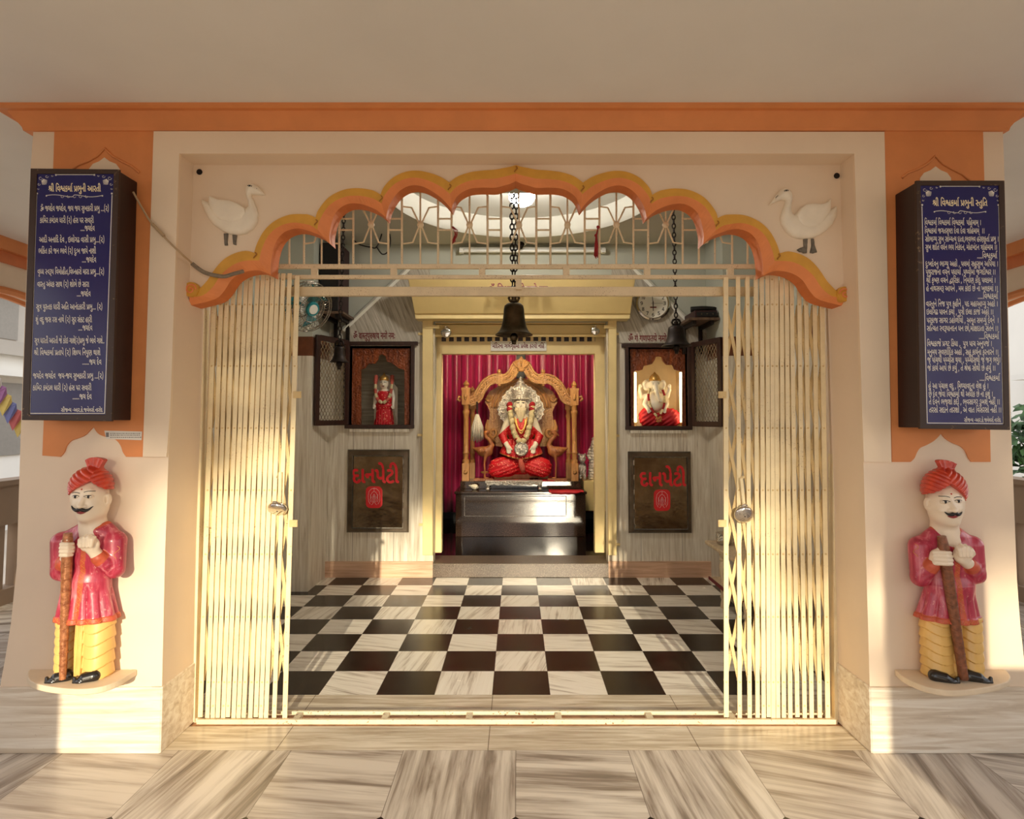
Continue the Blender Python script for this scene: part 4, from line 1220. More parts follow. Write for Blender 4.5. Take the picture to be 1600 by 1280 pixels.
[[60,55,60,-14,52,-14,52,-6,42,-10,31,-8,26,-4,22,3,24,14,36,21,50,20,49,14,38,14,34,12,31,8,31,3,34,0,38,-2,46,-2,52,2,52,25,38,27,26,32,8,20,3,27,18,36,11,43,9,48,10,54,13,60,20,63,32,62,38,57,40,50,39,44,32,36,52,32,52,55,46,55,46,62,71,62,71,55],[25,40,30,44,32,50,30,55,22,56,17,52,17,48,18,44]],
[[51,55,51,0,43,0,43,25,20,25,20,18,16,15,8,20,5,24,4,30,8,32,12,32,12,55,0,55,0,62,61,62,61,55],[43,55,20,55,20,32,43,32]],
[[60,62,60,55,49,55,49,0,41,0,41,18,34,14,26,13,20,14,11,19,5,29,4,36,14,40,16,50,12,55,0,55,0,62],[13,30,16,24,23,20,32,21,39,26,41,28,41,55,21,55,24,48,24,40,18,32]],
[[-19,62,-24,74,-22,84,-16,88,-12,89,-4,90,2,87,0,80,-6,82,-10,82,-14,80,-16,72,-11,62]],
[[57,55,46,55,46,0,38,0,38,16,32,13,20,12,11,16,7,20,4,28,7,38,14,44,20,46,36,46,35,38,22,39,16,36,13,32,14,23,20,19,27,19,37,24,38,26,38,55,0,55,0,62,57,62]],
[[60,62,60,55,49,55,49,0,41,0,41,19,32,15,20,15,14,18,10,24,8,32,8,55,0,55,0,62],[41,55,20,55,41,28],[20,22,26,22,36,24,16,50,16,30]],
]
# lines of lettering: glyph number, x, y
LINES = {
    'L0': [88,0,0,35,72,0,34,128,0,29,155,0,49,213,0,6,299,0,24,350,0,33,409,0,47,436,0,86,466,0,23,523,0,36,604,0,20,604,0,35,658,0,3,714,0,26,829,0,16,874,0,35,931,0],
    'L1': [43,0,0,11,119,0,25,201,0,18,260,0,39,305,0,29,307,0,11,395,0,25,477,0,18,536,0,39,581,0,29,583,0,70,641,0,11,698,0,25,780,0,11,869,0,25,951,0,31,1040,0,36,1112,0,7,1112,0,6,1186,0,33,1237,0,26,1264,0,54,1308,0,86,1365,0,23,1422,0,36,1502,0,72,1532,0,72,1559,0,72,1586,0,68,1613,0,44,1648,0,69,1703,0],
    'L2': [6,0,0,33,51,0,34,78,0,24,104,0,26,164,0,6,238,0,24,289,0,0,348,0,13,348,0,27,396,0,19,492,0,33,552,0,26,579,0,54,623,0,68,680,0,44,715,0,69,770,0,32,835,0,64,888,0,31,899,0,21,1000,0,26,1056,0,31,1131,0,29,1202,0,33,1260,0,26,1286,0,54,1331,0],
    'L3': [72,0,0,72,27,0,72,54,0,72,80,0,11,107,0,25,189,0,18,249,0,39,294,0,29,296,0],
    'L4': [3,0,0,18,115,0,54,162,0,2,218,0,20,306,0,33,361,0,34,387,0,18,414,0,18,490,0,39,535,0,29,537,0,70,625,0,4,681,0,27,745,0,40,810,0,8,836,0,14,902,0,29,983,0,33,1041,0,31,1068,0,35,1139,0,86,1195,0,23,1252,0,36,1333,0,72,1333,0,72,1360,0,72,1386,0,68,1413,0,44,1448,0,69,1504,0],
    'L5': [23,0,0,34,81,0,6,107,0,16,158,0,6,246,0,26,297,0,39,338,0,11,371,0,20,453,0,23,538,0,33,619,0,29,645,0,39,703,0,68,733,0,44,768,0,69,823,0,18,889,0,36,937,0,1,935,0,7,960,0,73,1065,0,25,1166,0,39,1226,0,20,1256,0,33,1310,0,30,1337,0,35,1404,0],
    'L7': [29,0,0,38,58,0,59,58,0,19,100,0,66,191,0,29,244,0,78,301,0,21,346,0,34,433,0,29,459,0,24,517,0,40,576,0,32,603,0,54,666,0,16,693,0,70,750,0,34,777,0,29,803,0,50,861,0,20,905,0,32,959,0,26,1023,0,40,1067,0,24,1124,0,33,1183,0,26,1209,0,33,1254,0,86,1310,0,23,1367,0,36,1448,0,72,1448,0,72,1475,0,72,1502,0,68,1528,0,44,1564,0,69,1619,0],
    'L8': [29,0,0,33,58,0,66,84,0,16,137,0,36,194,0,2,224,0,0,312,0,19,312,0,6,373,0,31,454,0,33,525,0,17,552,0,68,644,0,44,680,0,69,735,0,30,800,0,40,868,0,23,894,0,39,975,0,10,1005,0,39,1075,0,31,1109,0,33,1180,0,26,1206,0,33,1251,0],
    'L10': [31,0,0,37,71,0,85,71,0,21,159,0,36,216,0,66,216,0,16,269,0,6,326,0,19,407,0,33,468,0,26,494,0,54,539,0,2,595,0,34,683,0,16,710,0,3,797,0,20,912,0,0,966,0,18,966,0,6,1013,0,33,1064,0,26,1091,0,54,1135,0,86,1192,0,23,1248,0,36,1329,0,72,1329,0,72,1356,0,72,1383,0,68,1440,0,44,1475,0,69,1530,0],
    'L11': [30,0,0,36,68,0,0,68,0,29,98,0,18,155,0,36,204,0,11,232,0,31,314,0,26,415,0,31,460,0,20,561,0,33,615,0,17,642,0,39,704,0,68,734,0,44,770,0,69,825,0,31,890,0,36,961,0,26,961,0,31,1035,0,0,1106,0,6,1106,0,12,1158,0,32,1233,0,33,1296,0,26,1322,0,54,1367,0],
    'L13': [31,0,0,37,71,0,85,71,0,19,159,0,33,220,0,26,246,0,16,291,0,35,348,0,3,404,0,26,519,0,16,564,0,35,621,0,11,677,0,39,762,0,6,789,0,40,840,0,4,867,0,8,960,0,33,1026,0,30,1052,0,39,1120,0,68,1120,0,44,1155,0,69,1210,0,86,1246,0,23,1303,0,36,1384,0,11,1413,0,39,1498,0,23,1526,0,33,1606,0,29,1633,0,39,1691,0,8,1720,0,33,1786,0,30,1812,0,39,1880,0,72,1880,0,72,1907,0],
    'L14': [88,0,0,35,72,0,34,128,0,29,155,0,49,213,0,6,299,0,24,350,0,33,409,0,47,436,0,86,466,0,16,523,0,33,580,0,21,606,0,39,663,0,68,693,0,44,728,0,69,784,0,34,849,0,30,875,0,63,943,0,21,989,0,34,1076,0,20,1102,0,21,1157,0,36,1214,0,15,1214,0,17,1326,0,33,1388,0,30,1415,0,39,1483,0],
    'L15': [72,0,0,72,27,0,72,54,0,72,80,0,72,107,0,72,134,0,11,161,0,25,243,0,18,332,0,39,377,0,29,379,0],
    'L16': [11,0,0,25,82,0,18,142,0,39,186,0,29,188,0,11,276,0,25,358,0,18,418,0,39,462,0,29,464,0,11,582,0,25,664,0,71,723,0,11,757,0,25,840,0,31,929,0,36,1000,0,7,1000,0,6,1074,0,33,1126,0,26,1152,0,54,1197,0,86,1253,0,23,1310,0,36,1391,0,72,1421,0,72,1447,0,72,1474,0,68,1501,0,44,1536,0,69,1592,0],
    'F': [31,0,0,41,71,0,11,98,0,60,180,0,25,215,0,71,304,0,3,338,0,26,453,0,72,498,0,6,524,0,39,573,0,72,576,0,11,602,0,29,684,0,39,742,0,27,742,0,31,807,0,47,878,0,72,878,0,20,905,0,33,960,0,26,986,0,40,1031,0,18,1057,0],
    'R0': [88,0,0,35,72,0,34,128,0,29,155,0,49,213,0,6,299,0,24,350,0,33,409,0,47,436,0,86,466,0,23,523,0,36,604,0,20,604,0,35,658,0,66,714,0,16,767,0,36,825,0,34,825,0,16,851,0],
    'R1': [34,0,0,29,26,0,49,84,0,6,170,0,24,222,0,33,281,0,47,308,0,34,337,0,29,364,0,49,422,0,6,508,0,24,559,0,33,618,0,47,645,0,34,675,0,29,701,0,49,759,0,6,845,0,24,896,0,33,956,0,47,982,0,21,1042,0,34,1099,0,32,1125,0,24,1189,0,33,1248,0,24,1275,0,42,1334,0,87,1364,0],
    'R2': [34,0,0,29,26,0,49,84,0,6,170,0,24,222,0,33,281,0,47,308,0,11,337,0,8,420,0,16,485,0,31,542,0,38,613,0,51,613,0,33,688,0,18,744,0,39,789,0,29,791,0,33,848,0,18,905,0,39,950,0,29,952,0,33,1009,0,85,1066,0,33,1124,0,34,1150,0,32,1177,0,24,1240,0,33,1300,0,24,1326,0,42,1385,0,87,1445,0,87,1483,0],
    'R3': [31,0,0,41,71,0,23,98,0,33,178,0,48,205,0,25,246,0,31,335,0,36,406,0,7,406,0,31,511,0,33,582,0,62,608,0,25,649,0,57,708,0,25,745,0,18,834,0,33,881,0,16,908,0,33,965,0,70,991,0,23,1018,0,29,1099,0,23,1157,0,29,1238,0,32,1325,0,26,1389,0,15,1433,0,6,1515,0,16,1566,0,33,1624,0,47,1650,0,86,1680,0,23,1737,0,36,1818,0,87,1848,0],
    'R4': [31,0,0,36,71,0,7,71,0,30,176,0,33,243,0,0,270,0,34,270,0,16,296,0,29,383,0,19,441,0,47,502,0,20,502,0,23,586,0,25,667,0,34,756,0,20,783,0,6,838,0,64,876,0,18,889,0,20,935,0,70,990,0,24,1047,0,40,1106,0,32,1132,0,7,1196,0,0,1270,0,13,1270,0,20,1318,0,85,1403,0,33,1461,0,34,1488,0,32,1514,0,24,1578,0,33,1637,0,24,1663,0,87,1753,0,87,1791,0],
    'R5': [72,0,0,72,27,0,72,54,0,72,80,0,34,107,0,29,134,0,49,191,0,6,278,0,24,329,0,33,388,0,47,415,0],
    'R6': [18,0,0,36,49,0,1,47,0,7,72,0,18,146,0,39,191,0,29,193,0,20,250,0,36,305,0,23,335,0,33,416,0,48,442,0,25,483,0,36,543,0,2,573,0,32,661,0,40,724,0,70,781,0,21,837,0,27,894,0,24,959,0,33,1019,0,0,1045,0,31,1075,0,32,1146,0,36,1200,0,31,1210,0,36,1281,0,7,1281,0,2,1385,0,34,1473,0,21,1500,0,47,1557,0,25,1557,0,33,1616,0,87,1672,0],
    'R7': [21,0,0,38,57,0,17,57,0,36,119,0,26,119,0,33,164,0,11,190,0,20,272,0,33,327,0,29,384,0,9,441,0,20,507,0,39,562,0,21,592,0,19,648,0,33,709,0,25,736,0,33,795,0,47,822,0,70,851,0,21,878,0,38,935,0,58,935,0,29,978,0,35,1036,0,24,1062,0,33,1122,0,0,1148,0,11,1178,0,8,1260,0,18,1326,0,54,1372,0,49,1399,0,26,1485,0,87,1559,0,87,1597,0],
    'R8': [88,0,0,35,72,0,6,128,0,38,174,0,65,180,0,15,222,0,29,334,0,9,392,0,20,458,0,39,513,0,45,543,0,33,606,0,34,632,0,26,658,0,6,703,0,33,754,0,70,810,0,34,867,0,20,894,0,24,948,0,33,1008,0,47,1034,0,15,1034,0,6,1146,0,54,1197,0,18,1224,0,36,1272,0,21,1300,0,27,1357,0,6,1422,0,24,1473,0,33,1533,0,0,1559,0,87,1589,0],
    'R9': [32,0,0,39,61,0,20,93,0,33,148,0,17,174,0,31,237,0,24,308,0,78,367,0,3,442,0,21,557,0,20,614,0,39,668,0,70,698,0,24,755,0,24,814,0,6,904,0,40,955,0,4,981,0,10,1074,0,39,1144,0,20,1178,0,33,1233,0,7,1289,0,27,1364,0,6,1429,0,24,1480,0,33,1539,0,0,1566,0,87,1596,0,87,1634,0],
    'R11': [29,0,0,33,58,0,66,84,0,16,137,0,36,194,0,20,194,0,39,249,0,34,279,0,20,305,0,11,360,0,21,472,0,36,529,0,85,529,0,6,617,0,32,668,0,54,731,0,20,758,0,39,812,0,70,842,0,21,899,0,18,956,0,24,1032,0,32,1092,0,33,1155,0,3,1182,0,61,1296,0,25,1335,0,36,1395,0,2,1424,0,32,1513,0,40,1576,0,87,1632,0],
    'R12': [4,0,0,27,63,0,40,128,0,8,155,0,14,220,0,21,302,0,33,359,0,29,385,0,20,443,0,6,527,0,25,578,0,67,638,0,70,694,0,21,751,0,36,808,0,85,808,0,35,866,0,4,922,0,27,986,0,33,1051,0,6,1107,0,33,1158,0,11,1185,0,39,1269,0,2,1297,0,32,1385,0,40,1449,0,87,1505,0,87,1543,0],
    'R13': [21,0,0,26,57,0,6,101,0,33,152,0,11,179,0,31,291,0,33,362,0,8,389,0,26,454,0,13,528,0,32,576,0,40,640,0,28,666,0,53,741,0,25,768,0,40,827,0,70,884,0,2,940,0,24,1029,0,38,1088,0,16,1088,0,31,1175,0,24,1246,0,61,1306,0,25,1344,0,36,1404,0,47,1404,0,18,1434,0,39,1478,0,29,1480,0,20,1538,0,39,1593,0,87,1652,0],
    'R14': [31,0,0,34,71,0,57,98,0,9,134,0,16,200,0,66,288,0,29,340,0,78,398,0,21,443,0,33,500,0,20,526,0,18,581,0,20,628,0,19,712,0,20,773,0,10,857,0,40,931,0,70,957,0,24,984,0,40,1044,0,46,1070,0,18,1142,0,33,1188,0,16,1215,0,33,1272,0,31,1329,0,0,1400,0,16,1400,0,20,1457,0,39,1512,0,87,1541,0,87,1579,0],
    'R16': [34,0,0,29,26,0,49,84,0,6,170,0,33,222,0,11,248,0,39,332,0,86,360,0,8,417,0,12,482,0,34,557,0,6,584,0,19,635,0,33,696,0,70,752,0,21,839,0,36,895,0,85,895,0,21,984,0,33,1040,0,9,1067,0,2,1163,0,20,1251,0,36,1306,0,21,1306,0,11,1362,0,39,1447,0,87,1474,0],
    'R17': [24,0,0,20,59,0,36,114,0,24,114,0,25,173,0,31,263,0,36,334,0,29,334,0,15,392,0,33,474,0,47,500,0,34,500,0,18,527,0,6,573,0,2,654,0,32,743,0,40,806,0,70,862,0,31,919,0,32,990,0,36,1044,0,6,1083,0,33,1134,0,25,1161,0,47,1220,0,20,1220,0,33,1275,0,6,1331,0,26,1382,0,20,1427,0,33,1482,0,26,1508,0,20,1552,0,39,1607,0,87,1637,0,87,1675,0],
    'R18': [11,0,0,39,84,0,21,112,0,33,169,0,0,195,0,9,195,0,17,261,0,35,324,0,21,380,0,52,437,0,9,484,0,35,550,0,31,576,0,17,678,0,25,740,0,33,799,0,70,856,0,21,912,0,52,969,0,9,1016,0,35,1082,0,31,1109,0,17,1180,0,35,1242,0,11,1299,0,39,1383,0,11,1411,0,8,1493,0,23,1588,0,25,1669,0,36,1729,0,0,1729,0,47,1729,0,87,1729,0],
    'R19': [11,0,0,39,84,0,6,112,0,33,163,0,25,190,0,47,249,0,3,279,0,21,394,0,39,451,0,10,480,0,39,550,0,6,584,0,25,635,0,36,695,0,0,695,0,47,695,0,70,725,0,16,781,0,39,838,0,88,868,0,39,940,0,55,940,0,31,1053,0,41,1124,0,17,1150,0,35,1213,0,10,1269,0,39,1339,0,32,1373,0,25,1436,0,36,1496,0,0,1496,0,47,1496,0,87,1526,0,87,1563,0],
    'R21': [32,0,0,36,54,0,0,61,0,3,93,0,21,238,0,0,295,0,9,295,0,33,361,0,27,387,0,29,482,0,18,540,0,36,589,0,70,616,0,34,673,0,24,700,0,58,759,0,25,802,0,33,861,0,29,888,0,18,946,0,36,994,0,20,992,0,33,1047,0,27,1103,0,39,1168,0,30,1168,0,32,1266,0,36,1320,0,0,1327,0,87,1359,0],
    'R22': [10,0,0,39,70,0,18,104,0,39,148,0,29,150,0,11,238,0,39,322,0,29,320,0,33,378,0,34,434,0,29,461,0,49,518,0,6,605,0,24,656,0,33,715,0,47,742,0,17,772,0,35,834,0,2,891,0,19,979,0,35,1040,0,6,1066,0,10,1147,0,39,1217,0,20,1251,0,33,1305,0,6,1362,0,30,1413,0,36,1480,0,0,1480,0,87,1510,0],
    'R23': [16,0,0,39,57,0,18,87,0,39,132,0,29,134,0,20,192,0,39,246,0,23,276,0,11,357,0,30,439,0,40,507,0,6,563,0,18,614,0,54,661,0,70,717,0,23,774,0,29,855,0,31,913,0,33,984,0,8,1010,0,26,1076,0,13,1150,0,36,1196,0,22,1198,0,30,1272,0,39,1339,0,20,1369,0,32,1424,0,56,1487,0,87,1544,0,87,1581,0],
    'R24': [16,0,0,26,57,0,31,102,0,40,173,0,31,229,0,18,300,0,33,347,0,20,374,0,39,428,0,16,458,0,33,515,0,26,542,0,30,586,0,40,654,0,70,710,0,5,767,0,29,885,0,33,943,0,16,969,0,34,1056,0,29,1083,0,31,1141,0,26,1212,0,31,1256,0,40,1327,0,20,1384,0,32,1438,0,56,1502,0,87,1558,0,87,1596,0],
    'BOX': [18,0,0,33,47,0,20,73,0,21,128,0,39,185,0,12,185,0,54,230,0],
    'SIGN': [24,0,0,0,59,0,34,59,0,18,86,0,26,133,0,20,177,0,33,232,0,8,288,0,23,354,0,47,434,0,8,434,0,38,500,0,32,500,0,24,563,0,33,622,0,0,649,0,86,679,0,29,736,0,39,793,0,30,793,0,6,891,0,26,942,0,29,987,0,40,1044,0,20,1101,0,34,1155,0,32,1182,0,64,1234,0],
    'NL': [96,0,0,109,116,0,89,172,0,97,198,0,102,237,0,91,294,0,104,294,0,91,350,0,100,350,0,110,407,0,89,464,0,107,490,0,103,574,0,106,630,0,95,690,0,103,742,0,106,797,0,93,857,0],
    'NR': [96,0,0,99,116,0,92,172,0,99,198,0,101,255,0,104,327,0,102,384,0,107,441,0,94,499,0,103,525,0,106,580,0,95,640,0,103,692,0,106,748,0,93,807,0],
    'PEL': [96,0,0,90,116,0,109,142,0,105,198,0,98,267,0,106,344,0,108,403,0,101,403,0,94,476,0,103,502,0,106,557,0,95,617,0,103,669,0,106,724,0,93,784,0],
}
NUMERALS = [
    [75,0,0],
    [76,0,0],
    [77,0,0],
    [79,0,0],
    [80,0,0],
    [81,0,0],
    [82,0,0],
    [83,0,0],
    [84,0,0],
    [75,0,0,74,55,0],
    [75,0,0,75,55,0],
    [75,0,0,76,55,0],
]

# ================================================================ lettering
_tess = {}


def glyph(g):
    if g not in _tess:
        cs = [list(zip(c[0::2], c[1::2])) for c in GLYPH[g]]
        area = [sum(a[0] * b[1] - b[0] * a[1] for a, b in zip(c, c[1:] + c[:1])) for c in cs]
        sign = max(area, key=abs) > 0
        outer = [i for i, a in enumerate(area) if (a > 0) == sign]
        groups = {i: [i] for i in outer}
        for i, c in enumerate(cs):             # every hole goes with the outline around it
            if i in groups:
                continue
            x, y = c[0]
            for o_ in outer:
                q = cs[o_]
                if sum(((a[1] > y) != (b[1] > y)) and x < (b[0] - a[0]) * (y - a[1]) / (b[1] - a[1]) + a[0] for a, b in zip(q, q[1:] + q[:1])) % 2:
                    groups[o_].append(i)
                    break
        flat, t = [], []
        for ids in groups.values():
            n0 = len(flat)
            flat += [p for i in ids for p in cs[i]]
            t += [tuple(k + n0 for k in tr) for tr in tessellate_polygon([[Vector((x, y, 0)) for x, y in cs[i]] for i in ids])]
        _tess[g] = (flat, t)
    return _tess[g]


def write(mb, key, to3, x0, x1, base, sy, bold=0.0, mi=0, layer=0.0):
    """sets a line of lettering between x0 and x1 (photo pixels) on its baseline; to3 maps pixels to 3-D; sy is per 1/1000 em"""
    q = LINES[key] if isinstance(key, str) else key
    gl = list(zip(q[0::3], q[1::3], q[2::3]))
    xs = [x + p[0] for g, x, y in gl for p in glyph(g)[0]]
    a, b = min(xs), max(xs)
    sx = (x1 - x0) / (b - a)
    sy = sy * 10
    offs = [(0, 0)] if not bold else [(-bold, 0), (bold, 0), (0, bold), (0, -bold)]
    for n_, (ox, oy) in enumerate(offs):
        for g, x, y in gl:
            fl, tri = glyph(g)
            mb.add([to3(x0 + (x + p[0] - a) * sx + ox, base - (y + p[1]) * sy + oy, layer + n_ * 0.00012) for p in fl], [tuple(t) for t in tri], mi)


def on(Y):
    return lambda x, y, d=0.0: W(x, y, Y - d)


# ================================================================ collapsible gates
def rivet_mesh():
    mb = MB().lathe([(0.0052, 0.001), (0.0048, -0.002), (0.002, -0.0038), (0.0002, -0.004)], (0, 0, 0), 8, 0, 'y')
    return _mesh('rivet', mb, M['gate_dark'], (0, 0, 0), True)


RIV = rivet_mesh()
ROWS = [476, 572, 669, 766, 866, 964, 1066]


def gate(label, top, bot, top_y, jamb, lead):
    """top/bot: bar x at y=475 and y=1106"""
    xs = top if lead == 'last' else top
    loc = W(bot[len(bot) // 2], 1128, YG)
    t = thing('collapsible_gate', label, 'gate', (loc[0], YG, 0.0), 'folding gates of the doorway')
    yf = YG - 0.016

    def at(i, y, Y):
        x = top[i] + (bot[i] - top[i]) * (y - 475) / (1106 - 475)
        return W(x, y, Y)
    n = len(top)
    hw = 0.0104
    for i in range(n):
        ya, yb_ = top_y(i), 1121 + (i * 37 % 5)
        for d, nm in ((0.0, 'upright_bar'), (0.030, 'rear_bar')):
            p, q = at(i, max(ya, 438) if d else ya, yf + d), at(i, yb_, yf + d)
            if d:
                p, q = (p[0] - (0.0 if i % 2 else 0.003), yf + d, p[2]), (q[0], yf + d, q[2])
            zz = max(q[2], 0.0185)
            w_ = hw if i not in (0, n - 1) else hw * 1.1
            m = MB().hexa([(p[0] - w_, yf + d, p[2]), (p[0] + w_, yf + d, p[2]), (q[0] + w_, yf + d, zz), (q[0] - w_, yf + d, zz)],
                          [(p[0] - w_, yf + d + 0.005, p[2]), (p[0] + w_, yf + d + 0.005, p[2]), (q[0] + w_, yf + d + 0.005, zz), (q[0] - w_, yf + d + 0.005, zz)])
            o = part(nm, m, M['gate'] if not d else M['gate_dark'], t, bevel=0.001 if not d else 0)
            if not d:
                for y in ([437] if i % 3 == 0 and ya < 433 else []) + ROWS + ([1103] if i % 3 else []):
                    if y < ya + 6:
                        continue
                    r_ = bpy.data.objects.new('rivet', RIV)
                    COL.objects.link(r_)
                    r_.parent = o
                    c = at(i, y, yf)
                    r_.location = Vector((c[0], yf + 0.0005, c[2])) - ORG[t.name]
    # crossed lattice strips between neighbouring bars
    m = MB()
    s_ = 0.0085
    for i in range(n - 1):
        for r0, r1 in zip(ROWS, ROWS[1:]):
            if r0 < top_y(i) + 2 or r0 < top_y(i + 1) + 2:
                continue
            for a, b, d in ((i, i + 1, 0.0075), (i + 1, i, 0.0165)):
                p, q = at(a, r0, yf), at(b, r1, yf)
                mid = ((p[0] + q[0]) / 2, (p[2] + q[2]) / 2)
                pts = [(p[0], p[2]), mid, (q[0], q[2])]
                for u, v in zip(pts, pts[1:]):
                    m.hexa([(u[0] - s_, yf + d, u[1]), (u[0] + s_, yf + d, u[1]), (v[0] + s_, yf + d, v[1]), (v[0] - s_, yf + d, v[1])],
                           [(u[0] - s_, yf + d + 0.004, u[1]), (u[0] + s_, yf + d + 0.004, u[1]), (v[0] + s_, yf + d + 0.004, v[1]), (v[0] - s_, yf + d + 0.004, v[1])])
    part('lattice', m, M['gate_dark'], t)
    # jamb post fixed to the reveal
    (jx0, jy0), (jx1, jy1) = jamb
    p, q = W(jx0, jy0, YG), W(jx1, jy1, YG)
    m = MB().hexa([(p[0] - 0.012, YG - 0.02, p[2]), (p[0] + 0.012, YG - 0.02, p[2]), (q[0] + 0.012, YG - 0.02, 0), (q[0] - 0.012, YG - 0.02, 0)],
                  [(p[0] - 0.012, YG + 0.03, p[2]), (p[0] + 0.012, YG + 0.03, p[2]), (q[0] + 0.012, YG + 0.03, 0), (q[0] - 0.012, YG + 0.03, 0)])
    part('jamb_post', m, M['gate'], t, bevel=0.002)
    return t, at, yf


top_L = [334, 345, 354, 363.6, 373.8, 382.8, 390.5, 400.5, 408.6, 416.3, 424.3, 432, 440.6, 450.8, 463.2]
bot_L = [313, 324.2, 332.6, 340.4, 349, 356.4, 365.2, 373.2, 381.2, 391.4, 400, 408, 416, 428.6, 445.2]
arch_y = [470, 456, 444, 436, 430, 426, 425, 424, 425, 426, 426, 427, 427, 427, 431]
gL, atL, yfL = gate('cream folding lattice gate pushed to the left side of the doorway, its bars close together', top_L, bot_L, lambda i: arch_y[i], ((319, 484), (303.5, 1122)), 'last')
top_R = [1134.6, 1153.6, 1168.4, 1181.4, 1190.7, 1199.4, 1206.7, 1213.4, 1221.6, 1229.6, 1237.6, 1249.2, 1260, 1273.3, 1285]
bot_R = [1135, 1156, 1171.5, 1184, 1193.4, 1201.4, 1208.6, 1216, 1225, 1235, 1246, 1257.4, 1268.4, 1281, 1293.6]
arch_r = [433, 432, 432, 432, 431, 430, 430, 429, 429, 430, 432, 436, 444, 455, 470]
gR, atR, yfR = gate('cream folding lattice gate at the right of the doorway, its first bars opened into crosses', top_R, bot_R, lambda i: arch_r[i], ((1300, 484), (1305.5, 1122)), 'first')

for t, bx, at_, yf, s in ((gL, 434, atL, yfL, -1), (gR, 1161, atR, yfR, 1)):
    m = MB()
    a, b = W(bx + (4 if s < 0 else -3), 738 if s < 0 else 748, yf - 0.012), W(bx + (3 if s < 0 else 2), 786 if s < 0 else 796, yf - 0.012)
    m.tube([W(bx, 746, yf + 0.004), a, b, W(bx, 792, yf + 0.002)], 0.009, 8)
    part('pull_handle', m, M['gate'], t, smooth=True)
    for py in (617, 818):
        ex = (462 if py < 700 else 456) if s < 0 else 1131
        m = MB()
        p = W(ex, py, yf - 0.004)
        x0_, x1_ = sorted((p[0] - s * 0.028, p[0] + s * 0.012))
        m.box(x0_, x1_, yf - 0.008, yf - 0.003, p[2] - 0.017, p[2] + 0.017)
        m.box(p[0] - s * 0.018 - 0.006, p[0] - s * 0.018 + 0.006, yf - 0.011, yf - 0.008, p[2] - 0.010, p[2] + 0.010)
        part('latch_plate', m, M['gate_dark'], t, bevel=0.002)


def padlock(px, py, rx, ry, label, Y):
    c = W(px, py, Y)
    k_ = Y / 960
    t = thing('padlock', label, 'padlock', (c[0], c[1], c[2] - ry * k_), None)
    m = MB()
    tilt = math.acos(min(1, ry / rx))
    def tr(x, d, z):
        return (c[0] + x, c[1] + d * math.cos(tilt) - z * math.sin(tilt), c[2] + z * math.cos(tilt) + d * math.sin(tilt))
    prof_ = [(0.001, -0.014), (rx * k_ * 0.7, -0.0135), (rx * k_ * 0.93, -0.010), (rx * k_, 0.0), (rx * k_ * 0.93, 0.010), (rx * k_ * 0.7, 0.0135), (0.001, 0.014)]
    n = 28
    vs = [tr(r_ * math.cos(2 * math.pi * j / n), h, r_ * math.sin(2 * math.pi * j / n)) for r_, h in prof_ for j in range(n)]
    fs = [(i * n + j, i * n + (j + 1) % n, (i + 1) * n + (j + 1) % n, (i + 1) * n + j) for i in range(len(prof_) - 1) for j in range(n)]
    m.add(vs, fs)
    part('lock_body', m, M['chrome'], t, smooth='all')
    m = MB().tube([tr(-0.012, 0.0, rx * k_ * 0.6)] + [tr(0.012 * math.sin(a), 0.004, rx * k_ * 0.9 + 0.012 * math.cos(a)) for a in (-1.5, -0.8, 0, 0.8, 1.5)] + [tr(0.012, 0.0, rx * k_ * 0.6)], 0.004, 8)
    part('shackle', m, M['chrome'], t, smooth=True)
    m = MB().lathe([(0.0036, -0.001), (0.0036, 0.0)], tr(0.002, -0.0142, -0.002), 12, 0, 'y')
    part('keyhole', m, M['hole'], t)
    return t


padlock(433.5, 795, 15, 10, 'flat round chrome padlock tilted upward on the left folding gate', YG - 0.045)
padlock(1162, 804, 15, 13.5, 'round chrome padlock hanging on the right folding gate', YG - 0.045)

# ---- bottom track
t = thing('gate_track', 'low worn cream metal track across the doorway threshold', 'gate track', (0, YG, 0))
zf, zbk = 0.012, 0.02
for py, nm in ((1112, 'rear_rail'), (1125, 'front_rail')):
    y = WZ(806, py, 0.012)[1]
    part(nm, MB().box(-1.53, 1.53, y - 0.009, y + 0.009, -0.006, 0.016), M['track'], t, bevel=0.002)
y0_, y1_ = WZ(806, 1125, 0.012)[1], WZ(806, 1112, 0.012)[1]
for px in (314, 390, 466.5, 603, 733.5, 872, 1014, 1142, 1225, 1296):
    x = WZ(px, 1118, 0.01)[0]
    part('track_spacer', MB().box(x - 0.016, x + 0.016, y0_ + 0.009, y1_ - 0.009, -0.006, 0.014), M['track'], t, bevel=0.002)

# ---- overhead bar and rails of the gate
t = thing('gate_head_rail', 'cream metal head rails across the doorway above the folding gates', 'rail', W(806, 462, YG))
yq = YG + 0.035
rb = MB().hexa([W(424, 448, yq), W(1184, 448, yq), W(1184, 462, yq), W(424, 462, yq)], [(p[0], yq + 0.03, p[2]) for p in (W(424, 448, yq), W(1184, 448, yq), W(1184, 462, yq), W(424, 462, yq))])
part('head_beam', rb, M['grille'], t, bevel=0.003)
for a, b, nm in ((412.5, 419.5, 'upper_rail'), (429.5, 435.5, 'lower_rail')):
    q = [W(410, a, YG), W(1205, a, YG), W(1205, b, YG), W(410, b, YG)]
    part(nm, MB().hexa(q, [(p[0], YG + 0.02, p[2]) for p in q]), M['grille'], t, bevel=0.002)
for px in (490.6, 614.7, 753, 885, 1011.6, 1142):
    q = [W(px - 5, 419, YG), W(px + 5, 419, YG), W(px + 5, 430, YG), W(px - 5, 430, YG)]
    part('rail_spacer', MB().hexa(q, [(p[0], YG + 0.02, p[2]) for p in q]), M['grille'], t, bevel=0.002)
